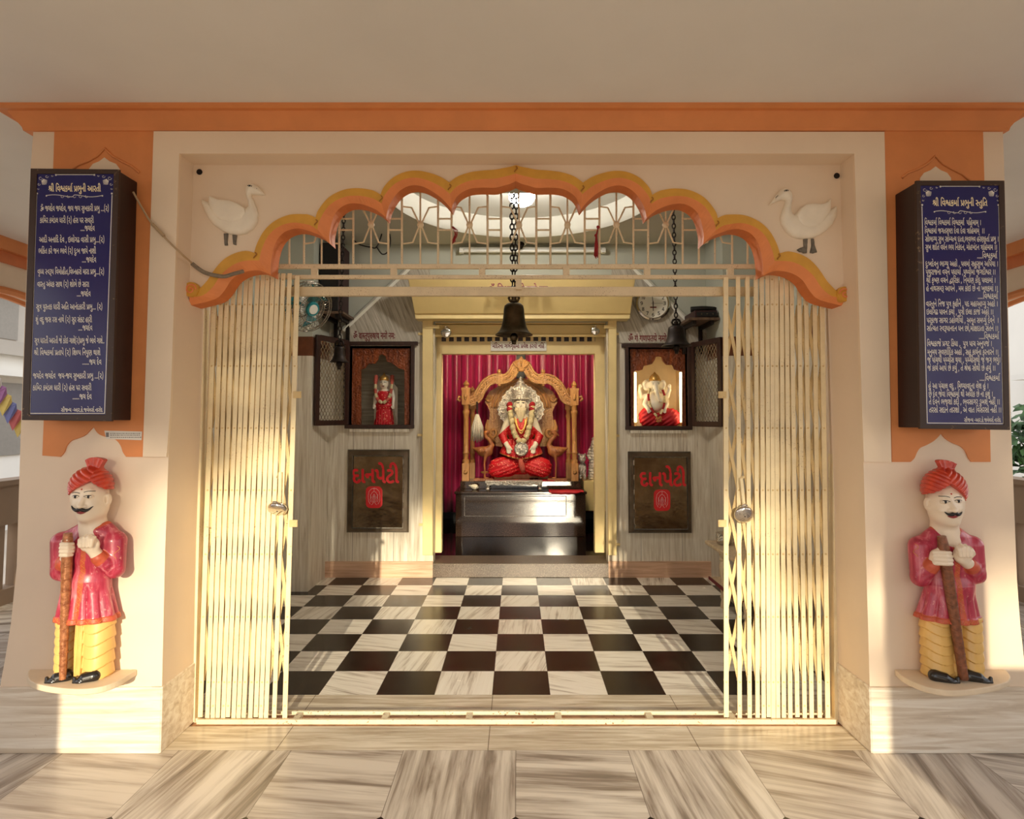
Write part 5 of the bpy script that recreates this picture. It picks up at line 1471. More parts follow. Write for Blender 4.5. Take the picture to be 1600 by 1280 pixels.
q = [W(806, 434, YG + 0.004), W(815, 434, YG + 0.004), W(815, 452, YG + 0.004), W(806, 452, YG + 0.004)]
part('centre_post', MB().hexa(q, [(p[0], yq + 0.004, p[2]) for p in q]), M['grille'], t)

# ---- ornamental grille in the arch: flower panels between double bars
t = thing('arch_grille', 'cream metal grille of upright bars and flower knots under the scalloped arch', 'grille', W(806, 412, YG))


def arch_top(x):
    best = 283
    for (ax, ay), (bx_, by_) in zip(Cpts, Cpts[1:]):
        lo, hi = sorted((ax, bx_))
        if lo <= x <= hi and hi > lo:
            return ay + (by_ - ay) * (x - ax) / (bx_ - ax)
    return 430


gy = YG + 0.006
fl = [502.6, 579.8, 656.8, 733.7, 811, 886.6, 963, 1040, 1117]
br = []
for f in fl:
    br += [(f, 1)]
pairs = [452, 475, 530, 552, 606.8, 628, 684.5, 705.6, 761.8, 783, 838, 860, 913.6, 936.6, 989.7, 1012.6, 1066.6, 1092, 1144, 1168]
for x in sorted(fl + pairs):
    tp = max(arch_top(x) - 24, 262)
    part('upright_bar', MB().tube([W(x, tp, gy), W(x, 414, gy)], 0.0056 if x in pairs else 0.0046, 6), M['grille'], t, smooth=True)
for f in fl:
    at_ = arch_top(f)
    c = W(f, 351.5, gy - 0.006)
    if at_ < 372:
        part('flower_boss', MB().lathe([(0.0165, 0.006), (0.0165, -0.004), (0.012, -0.008), (0.001, -0.009)], c, 14, 0, 'y'), M['grille'], t, smooth=True)
    for s in (-1, 1):
        up = [(f + s * 2, 349), (f + s * 13.5, 324.5), (f + s * 26.5, 323)]
        dn = [(f + s * 2, 354), (f + s * 12, 379), (f + s * 26.5, 381)]
        for arm in (up, dn):
            if arch_top(arm[1][0]) < arm[1][1] + 10:
                part('flower_arm', MB().tube([W(a, b, gy) for a, b in arm], 0.0045, 6), M['grille'], t, smooth=True)
for a, b in zip(pairs[0::2], pairs[1::2]):
    for y in (342, 359.5):
        if arch_top(a) < y + 12 or arch_top(b) < y + 12:
            part('rung', MB().tube([W(a, y, gy), W(b, y, gy)], 0.0048, 6), M['grille'], t, smooth=True)

# red threads tied to the grille
m = MB()
for j in range(4):
    m.tube([W(706 + j * 0.6, 354, gy - 0.012), W(709 + j * 2.0, 360, gy - 0.016), W(713 + j - 2, 366 + j, gy - 0.014), W(708 + j, 374, gy - 0.013), W(707 + j * 1.4, 381 - j, gy - 0.012)], 0.0019, 5)
solo('red_thread', m, M['thread'], 'short frayed red thread tied to a grille bar left of the ceiling lamp', 'thread', smooth='all')
m = MB()
m.ball(W(934.5, 355, gy - 0.014), 0.009, n=8)
m.ball(W(931, 368, gy - 0.014), 0.008, n=8)
for j in range(5):
    m.tube([W(934.5, 355, gy - 0.016), W(931 + j * 0.4, 368, gy - 0.02), W(929.5 + j * 1.1, 386, gy - 0.015), W(928.5 + j * 1.3, 400 + (j * 7 % 5), gy - 0.014)], 0.0026, 5)
solo('red_thread', m, M['thread'], 'long red tassel thread hanging from the grille right of the ceiling lamp', 'thread', smooth='all')

# flex conduit running from the left board across the arch to the gate
m = MB()
pp = spline([W(208, 300, YF - 0.05), W(222, 325, YF - 0.035), W(238, 350, YF - 0.03), W(262, 376, YF - 0.03), W(284, 397, YF - 0.025), W(300, 411, YA - 0.05), W(318, 424, YA - 0.04)], 6, False)
m.tube(pp, 0.0045, 6)
m.tube(spline([W(300, 412, YA - 0.045), W(320, 426, YA - 0.04), W(348, 432, YA - 0.035), W(365, 428, YA - 0.03), W(380, 424, YA + 0.0)], 6, False), 0.0095, 8, mi=1)
m.tube([W(238, 350, YF - 0.034), W(256, 369, YF - 0.034)], 0.008, 8, mi=0)
solo('wall_cable', m, [M['cable_b'], M['cable']], 'beige cable looping from the left blue board into grey conduit over the arch', 'cable', smooth=True)
for px, py, nm in ((312, 269, 'left'), (1307, 275, 'right')):
    solo('wall_plug', MB().lathe([(0.013, 0.002), (0.014, -0.004), (0.009, -0.010), (0.001, -0.011)], W(px, py, YA), 14, 0, 'y'), M['hole'],
         'small dark round plug in the corner of the arch wall above the %s swan' % nm, 'plug', smooth=True)

# ================================================================ blue text boards on the pillars
def quadlerp(q, u, v):
    a = [q[0][i] * (1 - u) + q[1][i] * u for i in (0, 1)]
    b = [q[3][i] * (1 - u) + q[2][i] * u for i in (0, 1)]
    return (a[0] * (1 - v) + b[0] * v, a[1] * (1 - v) + b[1] * v)


def board(outer, panel, Y, lines, title, label, flour, foot):
    c = W(*quadlerp(outer, 0.5, 1.0), Y)
    t = thing('text_board', label, 'notice board', (c[0], YF, c[2]), 'blue hymn boards on the pillars')
    f = [W(*p, Y) for p in outer]
    inn = [quadlerp(outer, u, v) for u, v in ((0.012, 0.004), (0.988, 0.004), (0.988, 0.996), (0.012, 0.996))]
    g = [W(*p, Y + 0.012) for p in inn]
    g = [(p[0], Y + 0.012, p[2]) for p in [W(*q, Y) for q in inn]]
    part('case', MB().hexa(g, [(p[0], YF - 0.0085, p[2]) for p in g]), M['box_side'], t, 'dark maroon case', bevel=0.003)
    m = MB()
    pw = [W(*p, Y) for p in panel]
    for i in range(4):
        j = (i + 1) % 4
        q = [f[i], f[j], pw[j], pw[i]]
        m.hexa(q, [(p[0], Y + 0.014, p[2]) for p in q])
    part('frame', m, M['frame_wood'], t, bevel=0.002)
    part('blue_panel', MB().hexa([(p[0], Y + 0.004, p[2]) for p in pw], [(p[0], Y + 0.012, p[2]) for p in pw]), M['blue'], t)
    T = on(Y + 0.0036)
    m = MB()
    for key, x0, x1, b, sy in lines:
        write(m, key, T, x0, x1, b, sy, 0.13)
    part('lettering', m, M['letter'], t, recalc=False)
    m = MB()
    write(m, title[0], T, title[1], title[2], title[3], title[4], 0.24)
    part('title_lettering', m, M['letter_gold'], t, recalc=False)
    # border rules with end dots, corner sprays and the flourish under the title
    m = MB()
    def seg(p, q, w):
        dx, dy = q[0] - p[0], q[1] - p[1]
        l_ = math.hypot(dx, dy)
        nx, ny = -dy / l_ * w / 2, dx / l_ * w / 2
        m.add([T(p[0] + nx, p[1] + ny), T(q[0] + nx, q[1] + ny), T(q[0] - nx, q[1] - ny), T(p[0] - nx, p[1] - ny)], [(0, 1, 2, 3)])
    def line(pts, w):
        for p, q in zip(pts, pts[1:]):
            seg(p, q, w)
    def dot(c_, r_):
        m.add([T(c_[0] + r_ * math.cos(a * math.pi / 5), c_[1] + r_ * math.sin(a * math.pi / 5)) for a in range(10)], [tuple(range(10))])
    P = lambda u, v: quadlerp(panel, u, v)
    seg(P(0.008, 0.088), P(0.008, 0.996), 1.2)
    seg(P(0.990, 0.088), P(0.990, 0.996), 1.2)
    seg(P(0.008, 0.995), P(0.990, 0.995), 1.2)
    seg(P(0.25, 0.004), P(0.75, 0.004), 1.0)
    for u, v in ((0.012, 0.082), (0.986, 0.082), (0.25, 0.005), (0.75, 0.005)):
        dot(P(u, v), 1.5)
    for s in (0, 1):
        U_ = lambda u: (u if s == 0 else 1 - u)
        o_ = P(U_(0.055), 0.018)
        for a in range(7):
            th = R(22 + a * 9)
            r0, r1 = 4.0, 13.0 - abs(a - 3) * 0.8
            d = (math.cos(th) * (1 if s == 0 else -1), math.sin(th))
            line([(o_[0] + d[0] * r0, o_[1] + d[1] * r0), (o_[0] + d[0] * r1, o_[1] + d[1] * r1)], 0.8)
        for cu, cv, rr_ in ((0.05, 0.018, 3.4), (0.13, 0.011, 2.8), (0.20, 0.008, 2.0), (0.03, 0.043, 2.6), (0.022, 0.062, 2.0)):
            c_ = P(U_(cu), cv)
            line([(c_[0] + (rr_ - 0.28 * i) * math.cos(i * 0.75), c_[1] + (rr_ - 0.28 * i) * math.sin(i * 0.75)) for i in range(9)], 0.5)
    fx0, fx1, fy = flour
    n = 28
    line([(fx0 + (fx1 - fx0) * i / n, fy + 1.8 * math.sin(i / n * 2 * math.pi * 1.5 + 0.3) * (1 if i < n / 2 else -1) * -0.9) for i in range(n + 1)], 0.9)
    for i in (8, 11, 14, 17, 20):
        cx_ = fx0 + (fx1 - fx0) * i / n
        line([(cx_ + 2.2 * math.cos(a * 0.7), fy + 1 + 2.0 * math.sin(a * 0.7)) for a in range(7)], 0.5)
    dot((fx0, fy), 1.2)
    dot((fx1, fy), 1.2)
    part('border_ornament', m, M['letter'], t, recalc=False)
    return t


def LA(y, x0, x1):
    return (44 + x0 / 6.4, 44 + x1 / 6.4, 260 + y / 6.4)


def LB(y, x0, x1):
    return (34 + x0 / 6.093, 34 + x1 / 6.093, 450 + y / 6.093)


def RA_(y, x0, x1):
    return (1434 + x0 / 6.4, 1434 + x1 / 6.4, 280 + y / 6.4)


def RB_(y, x0, x1):
    return (1434 + x0 / 6.397, 1434 + x1 / 6.397, 470 + y / 6.397)


SY = 7.4 / 560
left = [('L1', *LA(447, 122, 805), SY), ('L2', *LA(565, 118, 655), SY), ('L3', *LA(645, 525, 665), SY), ('L4', *LA(760, 110, 760), SY), ('L5', *LA(872, 105, 678), SY), ('L3', *LA(960, 540, 680), SY),
        ('L7', *LA(1080, 95, 757), SY), ('L8', *LA(1205, 92, 610), SY), ('L3', *LB(80, 525, 655), SY), ('L10', *LB(205, 138, 765), SY), ('L11', *LB(327, 133, 668), SY), ('L3', *LB(405, 540, 672), SY),
        ('L13', *LB(527, 123, 785), SY), ('L14', *LB(640, 118, 748), SY), ('L15', *LB(730, 578, 758), SY), ('L16', *LB(862, 108, 775), SY), ('L2', *LB(975, 105, 663), SY), ('L15', *LB(1060, 485, 665), SY), ('F', *LB(1180, 375, 770), SY * 0.72)]
board([(47.5, 263), (186, 264.5), (174.5, 658.5), (33.7, 656.5)], [(57.5, 271.5), (177.4, 271.5), (164.5, 648), (45.5, 648)], YF - 0.145, left,
      ('L0', *LA(252, 205, 725), SY * 1.12), 'tall blue board with fewer, widely spaced lines of white script on the left pillar', (72.5, 160, 306), None)
right = [('R1', *RA_(460, 70, 630), SY), ('R2', *RA_(543, 72, 665), SY), ('R3', *RA_(625, 75, 805), SY), ('R4', *RA_(707, 77, 790), SY), ('R5', *RA_(792, 595, 795), SY), ('R6', *RA_(873, 78, 800), SY),
         ('R7', *RA_(955, 80, 775), SY), ('R8', *RA_(1037, 85, 775), SY), ('R9', *RA_(1120, 85, 797), SY), ('R5', *RA_(1197, 603, 803), SY), ('R11', *RB_(57, 83, 797), SY), ('R12', *RB_(138, 88, 753), SY),
         ('R13', *RB_(222, 90, 805), SY), ('R14', *RB_(303, 92, 800), SY), ('R5', *RB_(383, 613, 812), SY), ('R16', *RB_(455, 95, 738), SY), ('R17', *RB_(540, 97, 802), SY), ('R18', *RB_(618, 97, 822), SY),
         ('R19', *RB_(700, 98, 773), SY), ('R5', *RB_(800, 620, 822), SY), ('R21', *RB_(878, 107, 703), SY), ('R22', *RB_(960, 110, 747), SY), ('R23', *RB_(1037, 112, 817), SY), ('R24', *RB_(1118, 115, 832), SY), ('F', *RB_(1212, 465, 830), SY * 0.72)]
board([(1432, 282), (1569.8, 282), (1578.5, 672), (1437.7, 670)], [(1438.7, 289.7), (1561, 289.7), (1569, 664), (1448.0, 663)], YF - 0.165, right,
      ('R0', *RA_(268, 150, 695), SY * 1.15), 'tall blue board densely filled with white script on the right pillar', (1460, 1540, 331), None)

# paper sticker under the left board
yk = yo - 0.0012
t = thing('paper_sticker', 'small white printed sticker on the orange wall under the left blue board', 'sticker', W(193, 687, yk))
q = [W(163, 673, yk), W(222, 674.5, yk), W(221, 688, yk), W(166, 686, yk)]
part('paper', MB().hexa(q, [(p[0], yo, p[2]) for p in q]), M['sticker'], t)
m = MB()
for r_, yy in enumerate((677.5, 680.2, 683.6)):
    x = 172.0
    while x < 218:
        w_ = random.uniform(1.2, 3.4)
        m.add([W(x, yy - 0.7, yk - 0.0005), W(x + w_, yy - 0.7 + 0.02 * w_, yk - 0.0005), W(x + w_, yy + 0.5, yk - 0.0005), W(x, yy + 0.5, yk - 0.0005)], [(0, 1, 2, 3)])
        x += w_ + 0.9
m.add([W(165.5, 676, yk - 0.0005), W(170, 676, yk - 0.0005), W(170, 683, yk - 0.0005), W(165.5, 683, yk - 0.0005)], [(0, 1, 2, 3)])
part('print', m, M['greyprint'], t, recalc=False)


# ================================================================ white swan reliefs
def relief(fr, layers, step, w1=14):
    xs = [p[0] for L in layers for p in L[0]]
    ys = [p[1] for L in layers for p in L[0]]

    def fn(p):
        f = None
        for pts, h0, hm, rad in layers:
            d = poly2(p[0], p[1], pts)
            u = np.clip(-d / rad, 0, 1)
            h = h0 + hm * np.sqrt(np.maximum(1 - (1 - u) ** 2, 0))
            q = np.maximum(np.maximum((p[2] - h) * 0.8, d), -p[2] - 0.5)
            f = q if f is None else np.minimum(f, q)
        return f
    return fr.mesh(fn, (min(xs) - 2, min(ys) - 2, -1.5), (max(xs) + 2, max(ys) + 2, w1), step)


def zl(pts, ox, oy, k_=9.846):
    return [(ox + x / k_, oy + y / k_) for x, y in pts]


SWL = zl([(1112, 335), (1060, 262), (1000, 205), (940, 170), (890, 162), (840, 185), (812, 240), (815, 320), (835, 380), (860, 450), (865, 520), (830, 550), (780, 520), (700, 470), (600, 445), (420, 430), (330, 390), (287, 373),
          (275, 440), (270, 460), (140, 408), (150, 480), (200, 600), (260, 710), (340, 800), (480, 900), (600, 945), (720, 955), (830, 935), (940, 860), (1000, 760), (1012, 640), (990, 540), (940, 430), (900, 360), (905, 328), (980, 332), (1050, 340)], 300, 270)
SWLw = zl([(287, 373), (420, 430), (600, 445), (720, 490), (825, 560), (850, 630), (800, 720), (700, 765), (580, 772), (460, 745), (360, 660), (300, 560), (276, 450)], 300, 270)
SWR = zl([(20, 497), (60, 440), (110, 370), (160, 310), (210, 255), (270, 232), (330, 250), (375, 310), (385, 390), (365, 480), (360, 570), (375, 630), (400, 650), (440, 620), (500, 550), (570, 505), (660, 490), (800, 500), (880, 480), (945, 412),
          (962, 470), (940, 577), (1050, 513), (1068, 570), (1050, 680), (990, 790), (900, 880), (800, 950), (680, 1000), (560, 1015), (450, 1010), (350, 970), (260, 880), (205, 780), (195, 680), (230, 570), (270, 470), (282, 425), (220, 412), (160, 432), (80, 468)], 1200, 270)
SWRw = zl([(945, 412), (880, 480), (800, 500), (660, 490), (570, 505), (490, 560), (420, 660), (430, 740), (500, 820), (600, 860), (720, 850), (830, 760), (910, 650), (940, 575)], 1200, 270)
legsL = [zl([(485, 925), (552, 925), (545, 1060), (552, 1108), (503, 1112)], 300, 270), zl([(618, 940), (692, 940), (676, 1060), (682, 1105), (635, 1092)], 300, 270)]
legsR = [zl([(545, 1005), (612, 1005), (602, 1110), (594, 1225), (545, 1232), (520, 1215), (480, 1210), (440, 1178), (485, 1150), (548, 1128)], 1200, 270), zl([(665, 1005), (707, 1005), (716, 1110), (752, 1215), (716, 1222), (690, 1232), (640, 1222), (668, 1110)], 1200, 270)]
for body, wing, legs, nm, eye, side in ((SWL, SWLw, legsL, 'white painted swan relief facing right, on the arch wall at upper left', (391.5, 292.5), 1), (SWR, SWRw, legsR, 'white painted swan relief facing left, on the arch wall at upper right', (1227, 300), -1)):
    cxs = sum(p[0] for p in body) / len(body)
    fr = Frame(cxs, 330, YA - 0.012)
    base = fr(cxs, max(p[1] for L in legs for p in L))
    t = thing('swan_relief', nm, 'swan relief', (base[0], YA, base[2]), 'swan reliefs on the arch wall')
    fr0 = Frame(cxs, 330, YA - 0.012)
    fr0.Y = YA
    part('body', relief(fr0, [(body, 3, 7.5, 13)], 0.7), M['swan'], t, smooth='all')
    part('wing', relief(fr0, [(wing, 9.5, 3.2, 9)], 0.7, 16), M['swan'], t, smooth='all')
    for L in legs:
        part('leg', relief(fr0, [(L, 1.5, 2.0, 3)], 0.6, 8), M['swanleg'], t, smooth='all')
    m = MB()
    ex, ey = eye
    for s_ in (-1, 1):
        m.tube([fr0(ex + a * 1.0, ey + s_ * 1.3 * math.cos(a * 0.42) * 0.9 - 0.2 + a * 0.15 * side, 9.2) for a in (-3.4, -2, -0.7, 0.7, 2, 3.4)], 0.0012, 5)
    m.ball(fr0(ex, ey, 9.2), 0.0035, n=8)
    hx = 403.5 if side > 0 else 1212.5
    m.tube([fr0(hx - 2 * side, 296 if side > 0 else 307, 8.2), fr0(hx + 1.5 * side, 299.5 if side > 0 else 310, 7.0)], 0.0014, 5)
    part('eye', m, M['black_paint'], t, smooth='all')


# ================================================================ painted guardian statues
def mesh_mi(fr, fn, lo, hi, step, mif=None):
    v, f = nets(lambda x, y, z: fn((x, y, z)), lo, hi, step)
    mb = MB()
    mb.v = np.stack([fr.o[0] + (v[:, 0] - fr.px) * fr.k, fr.Y - v[:, 2] * fr.k, fr.o[2] - (v[:, 1] - fr.py) * fr.kz], 1).tolist()
    mb.f = f.tolist()
    if mif is None:
        mb.m = [0] * len(f)
    else:
        c = v[f].mean(1)
        mb.m = mif(c[:, 0], c[:, 1], c[:, 2]).astype(int).tolist()
    return mb


def relocate(g, fr):
    """moves the measured points of the figure to where they lie at their own depth in front of the pillar"""
    def q(x, y, w):
        X, _, Z = W(x, y, fr.Y - w * fr.k)
        return (fr.px + (X - fr.o[0]) / fr.k, fr.py - (Z - fr.o[2]) / fr.kz)
    g0 = g
    g = dict(g)
    for key, w in (('head', -2), ('nose', 30), ('chin', 12), ('ear', 0), ('V', 8), ('shL', -8), ('shR', -8), ('handL', 24), ('handR', 28), ('lips', 26), ('bindi', 25), ('curlpos', -2)):
        g[key] = q(*g[key], w)
    for key in ('elL', 'elR', 'wrL', 'wrR'):
        x, y, w = g[key]
        g[key] = (*q(x, y, w), w)
    g['eyes'] = [q(*e, 24) for e in g['eyes']]
    g['mous'] = [q(*e, 26 - 0.2 * max(0, (e[0] - g0['nose'][0]) * -g['f'])) for e in g['mous']]
    g['staff'] = [q(*g['staff'][0], 20), q(*g['staff'][1], 17)]
    for key, w in (('waist', -8), ('hem', -4)):
        x0, x1, y = g[key]
        a, b = q(x0, y, w), q(x1, y, w)
        g[key] = (a[0], b[0], a[1])
    g['legs'] = [(q(c, 1000, -6)[0], h, p_, s_) for c, h, p_, s_ in g['legs']]
    g['mid'] = tuple(q(x, 1000, 4)[0] for x in g['mid'])
    g['shoes'] = [(q(a, 1056, 12)[0], q(b, 1056, 12)[0]) for a, b in g['shoes']]
    tb = dict(g['turban'])
    c = tb['c']
    tb['c'] = (*q(c[0], c[1], 0), c[2], c[3])
    tb['apex'] = q(*tb['apex'], 24)
    s0 = q(tb['base'][0], tb['base'][2], 0)
    tb['base'] = (s0[0], q(tb['base'][1], tb['base'][2], 0)[0], s0[1])
    a, b = q(tb['tuft'][0], tb['tuft'][2], 0), q(tb['tuft'][1], tb['tuft'][3], 0)
    tb['tuft'] = (a[0], b[0], a[1], b[1])
    g['turban'] = tb
    return g


def guardian(g, label):
    """g: pixel positions of the figure's joints and features; facing g['f'] (-1 left, 1 right)"""
    f = g['f']
    fr = Frame(g['cx'], 900, YF - 0.082)
    wb = (YF - fr.Y) / fr.k * -1          # wall plane in sculpting depth
    zt = W(g['cx'], 1046, YF)[2]
    g = relocate(g, fr)
    t = thing('guardian_statue', label, 'statue', (fr.o[0], YF - 0.08, W(g['cx'], 1085, YF - 0.08)[2]), 'painted guardian statues on the pillars')
    hx, hy = g['head']
    # -- face, neck, arms and hands: one continuous body under the clothes
    eyes, nose, chin, ear = g['eyes'], g['nose'], g['chin'], g['ear']
    el, er, hl, hr, sl, sr = g['elL'], g['elR'], g['handL'], g['handR'], g['shL'], g['shR']

    def head(p):
        d = U(8, ell(p, (hx, hy, -2), (25.5, 34, 27)), ell(p, (chin[0] - f * 3, chin[1] - 21, 2), (21, 23, 23)))
        ex = (eyes[0][0] + eyes[1][0]) / 2
        d = smin(d, ell(p, (ex, hy + 7, 5), (20.5, 31, 22)), 5)     # the face itself, turned to the side it looks
        d = smin(d, ell(p, (chin[0], chin[1] - 6, 14), (9, 6.5, 8)), 7)
        # brow ridge, cheeks, eye hollows
        d = smin(d, cone(p, (eyes[0][0] + 1, eyes[0][1] - 7.5, 20), (eyes[1][0] - 1, eyes[1][1] - 7.5, 20), 3.0), 6)
        for e in eyes:
            d = -smin(-d, ell(p, (e[0], e[1] + 0.5, 31), (7.5, 4.6, 7)), 4)
            d = smin(d, ell(p, (e[0], e[1] + 0.6, 22.0), (5.6, 3.5, 4.2)), 1.5)
            d = smin(d, ell(p, (e[0], e[1] + 14, 17), (7, 7, 7)), 5)
        d = smin(d, chain(p, [(nose[0] - f * 1.2, eyes[0][1] - 3, 23), (nose[0], nose[1] - 5, 29), (nose[0] + f * 0.6, nose[1] - 1, 31)], [2.6, 3.6, 4.4]), 3)
        d = smin(d, ell(p, (nose[0] - 4, nose[1] + 0.5, 26.5), (3, 2.6, 3.4)), 2)
        d = smin(d, ell(p, (nose[0] + 4, nose[1] + 0.5, 26.5), (3, 2.6, 3.4)), 2)
        e_ = np.maximum(ell(p, (ear[0], ear[1], -2), (4.6, 10.5, 8)), -ell(p, (ear[0] - f * 1.5, ear[1] - 1, 4), (2, 6.5, 3.5)))
        d = smin(d, e_, 2)
        return d

    def neck(p):
        return cone(p, (hx - f * 1, chin[1] - 12, -5), (g['V'][0], g['V'][1] + 10, -7), 17.5, 22)

    sa = g['staff']

    def staff_x(y):
        a, b = sa
        return a[0] + (b[0] - a[0]) * (y - a[1]) / (b[1] - a[1])

    def hand_staff(p):
        x, y = hl
        d = ell(p, (x - 3, y, 15), (9.5, 11.5, 7.5))
        for i in range(4):                 # four fingers wrapping round the club
            yy = y - 8.6 + i * 5.6
            c = staff_x(yy)
            L_ = (8.6, 9.6, 9.2, 7.6)[i]
            d = smin(d, chain(p, [(x - 9, yy + 0.8, 20), (c - 3.5, yy, 27.5 + 0.6 * (i in (1, 2))), (c + L_ * 0.55, yy + 0.5, 26.5), (c + L_ * 0.92, yy + 1.2, 20)], [3.3, 3.3, 3.0, 2.6]), 1.1)
        c = staff_x(y - 12)
        d = smin(d, chain(p, [(x - 6, y - 4, 14), (c - 6, y - 12, 19), (c + 2, y - 14, 24)], [4.2, 3.6, 3.0]), 1.2)   # thumb laid over the club
        return smin(d, cone(p, (x - 3, y + 4, 13), g['wrL'], 8, 8.5), 3)

    def hand_chest(p):
        x, y = hr
        s = g['curl']
        d = ell(p, (x, y + 3, 22), (12, 12.5, 7.5))
        for i in range(4):                 # fingers curled over towards the palm
            xx = x - 10.2 + i * 6.0
            top = (-9.5, -12.2, -11.6, -8.6)[i] if s > 0 else (-8.6, -11.6, -12.2, -9.5)[i]
            d = smin(d, chain(p, [(xx * 0.6 + x * 0.4, y + 7, 25), (xx, y + top, 28.5), (xx, y + top + 2.2, 33), (xx * 0.9 + x * 0.1, y + 2.5, 34)], [3.2, 3.4, 3.3, 2.8]), 1.0)
        d = smin(d, chain(p, [(x + s * 9, y + 8, 24), (x + s * 13, y, 29), (x + s * 9, y - 4, 34)], [4.2, 3.7, 3.0]), 1.2)
        return smin(d, cone(p, (x, y + 8, 21), g['wrR'], 8.5, 9), 3)

    def body(p):
        d = smin(smin(head(p), neck(p), 6), ell(p, (g['V'][0], g['V'][1] + 36, -10), (34, 42, 17)), 6)
        d = U(3, d, cone(p, (sl[0] + 3, sl[1] + 4, -8), el, 10, 8.5), cone(p, el, g['wrL'], 8.5, 7.5), cone(p, (sr[0] - 3, sr[1] + 4, -8), er, 10, 8.5), cone(p, er, g['wrR'], 8.5, 8))
        return U(2, d, hand_staff(p), hand_chest(p))
    lo, hi = (g['cx'] - 64, hy - 40, wb), (g['cx'] + 64, 916, 42)
    part('body', fr.mesh(body, lo, hi, 0.95), M['skin'], t, smooth='all')

    # -- kurta with sleeves, pleated skirt, embroidered hem, collar and cuffs
    wa, hem, sk = g['waist'], g['hem'], g['V'][0]

    def kurta(p):
        x, y, w = p
        d = U(9, ell(p, (sk, g['V'][1] + 22, -9), (44, 27, 23)), ell(p, (sk, g['V'][1] + 44, -8), (36, 34, 24)), ell(p, ((wa[0] + wa[1]) / 2, wa[2], -7), ((wa[1] - wa[0]) / 2, 26, 24)))
        d = smin(d, ell(p, (sk + 2, g['V'][1] + 1, -8), (26, 13, 20)), 8)
        tt = np.clip((y - wa[2]) / (hem[2] - wa[2]), 0, 1)
        cx_ = (wa[0] + wa[1]) / 2 * (1 - tt) + (hem[0] + hem[1]) / 2 * tt
        hw = ((wa[1] - wa[0]) * (1 - tt) + (hem[1] - hem[0]) * tt) / 2 - 1
        hd = 23 + 8 * tt
        ang = np.arctan2(w + 8, x - cx_)
        pl = np.abs(np.sin(ang * 6.0 + g['ph'])) ** 0.7
        rr_ = np.sqrt(((x - cx_) / hw) ** 2 + ((w + 8) / hd) ** 2)
        s_ = (rr_ - 1) * 24 + (1 - pl) * 2.8 * np.clip(tt * 2.2, 0, 1)
        rim = np.where(np.abs(y - (hem[2] - 4)) < 4.2, 1.0, 0.0)
        s_ = s_ - rim * 1.0
        s_ = np.maximum(np.maximum(s_, y - hem[2] - (x - cx_) * g['slant']), wa[2] - y)
        d = smin(d, s_, 5)
        d = U(5, d, cone(p, (sl[0] + 5, sl[1] - 3, -8), (sk - 15, g['V'][1] - 4, -8), 13, 9), cone(p, (sr[0] - 5, sr[1] - 3, -8), (sk + 15, g['V'][1] - 4, -8), 13, 9))
        d = U(4, d, chain(p, [(sl[0], sl[1], -8), (el[0], el[1], el[2])], [16.5, 14]), chain(p, [(sr[0], sr[1], -8), (er[0], er[1], er[2])], [16.5, 14]))
        d = U(3, d, chain(p, [el, g['wrL']], [13.5, 11]), chain(p, [er, g['wrR']], [13.5, 11]))
        cut = y - (g['V'][1] - 0.66 * np.abs(x - g['V'][0]) - 0.0)
        d = np.maximum(d, -cut * 0.8)
        # wrinkle creases at the elbows
        for c in (el, er):
            d = d + 0.5 * np.sin((x + y) * 0.55) * np.exp(-(((x - c[0]) ** 2 + (y - c[1] + 6) ** 2) / 130.0))
        return d
    wrs = [np.array(g['wrL']), np.array(g['wrR'])]

    def mif(x, y, w):
        o = np.zeros(len(x))
        hemy = hem[2] + (x - (hem[0] + hem[1]) / 2) * g['slant']
        o[y > hemy - 8.5] = 1
        cut = y - (g['V'][1] - 0.66 * np.abs(x - g['V'][0]))
        o[(cut < 6.5) & (np.abs(x - g['V'][0]) < 24)] = 1
        o[(np.abs(x - g['V'][0] - (y - g['V'][1]) * g['plk']) < 4.2) & (y > g['V'][1]) & (w > 5)] = 1
        for c, e in zip(wrs, (el, er)):
            o[((x - c[0]) ** 2 + (y - c[1]) ** 2 + (w - c[2]) ** 2 < 13.2 ** 2)] = 1
        return o
    part('kurta', mesh_mi(fr, kurta, (g['cx'] - 64, g['V'][1] - 22, wb + 0.5), (g['cx'] + 64, hem[2] + 5, 30), 1.05, mif), [M['kurta'], M['hem']], t, smooth='all')
    # gold zigzag embroidery on hem, collar, placket and shoulder, laid on the cloth
    m = MB()

    def laid(points):
        run = []
        for x, y in list(points) + [(None, None)]:
            w_ = -25 if x is None else fr.hit(kurta, x, y, -25, 30)
            if w_ > -22 and (not run or abs(w_ - run[-1][2]) < 7):
                run.append((x, y, w_))
            else:
                if len(run) > 1:
                    m.tube([fr(a, b, c + 0.3) for a, b, c in run], 0.0011, 4)
                run = []
    n_ = int((hem[1] - hem[0] - 5) / 3.6)
    laid([(hem[0] + 3 + 3.6 * i, hem[2] + (hem[0] + 3 + 3.6 * i - (hem[0] + hem[1]) / 2) * g['slant'] - (7.2 if i % 2 else 1.6)) for i in range(n_)])
    n_ = int((hem[2] - g['V'][1] - 15) / 4)
    laid([(g['V'][0] + (5 + 4 * i) * g['plk'] + (3 if i % 2 else -3), g['V'][1] + 5 + 4 * i) for i in range(n_)])
    for s_ in (-1, 1):
        laid([(g['V'][0] + s_ * (2 + i * 3), g['V'][1] - 0.66 * (2 + i * 3) + (1.6 if i % 2 else 5.5)) for i in range(7)])
    sxx, syy = g['curlpos']
    laid([(sxx + 3.2 * math.sin(i * 0.54) * (1 - i * 0.03) - (3 if sxx > g['cx'] else -3), syy - 9 + i * 1.5) for i in range(14)])
    part('embroidery', m, M['goldthread'], t, smooth='all')

    # -- turban
    tb = g['turban']
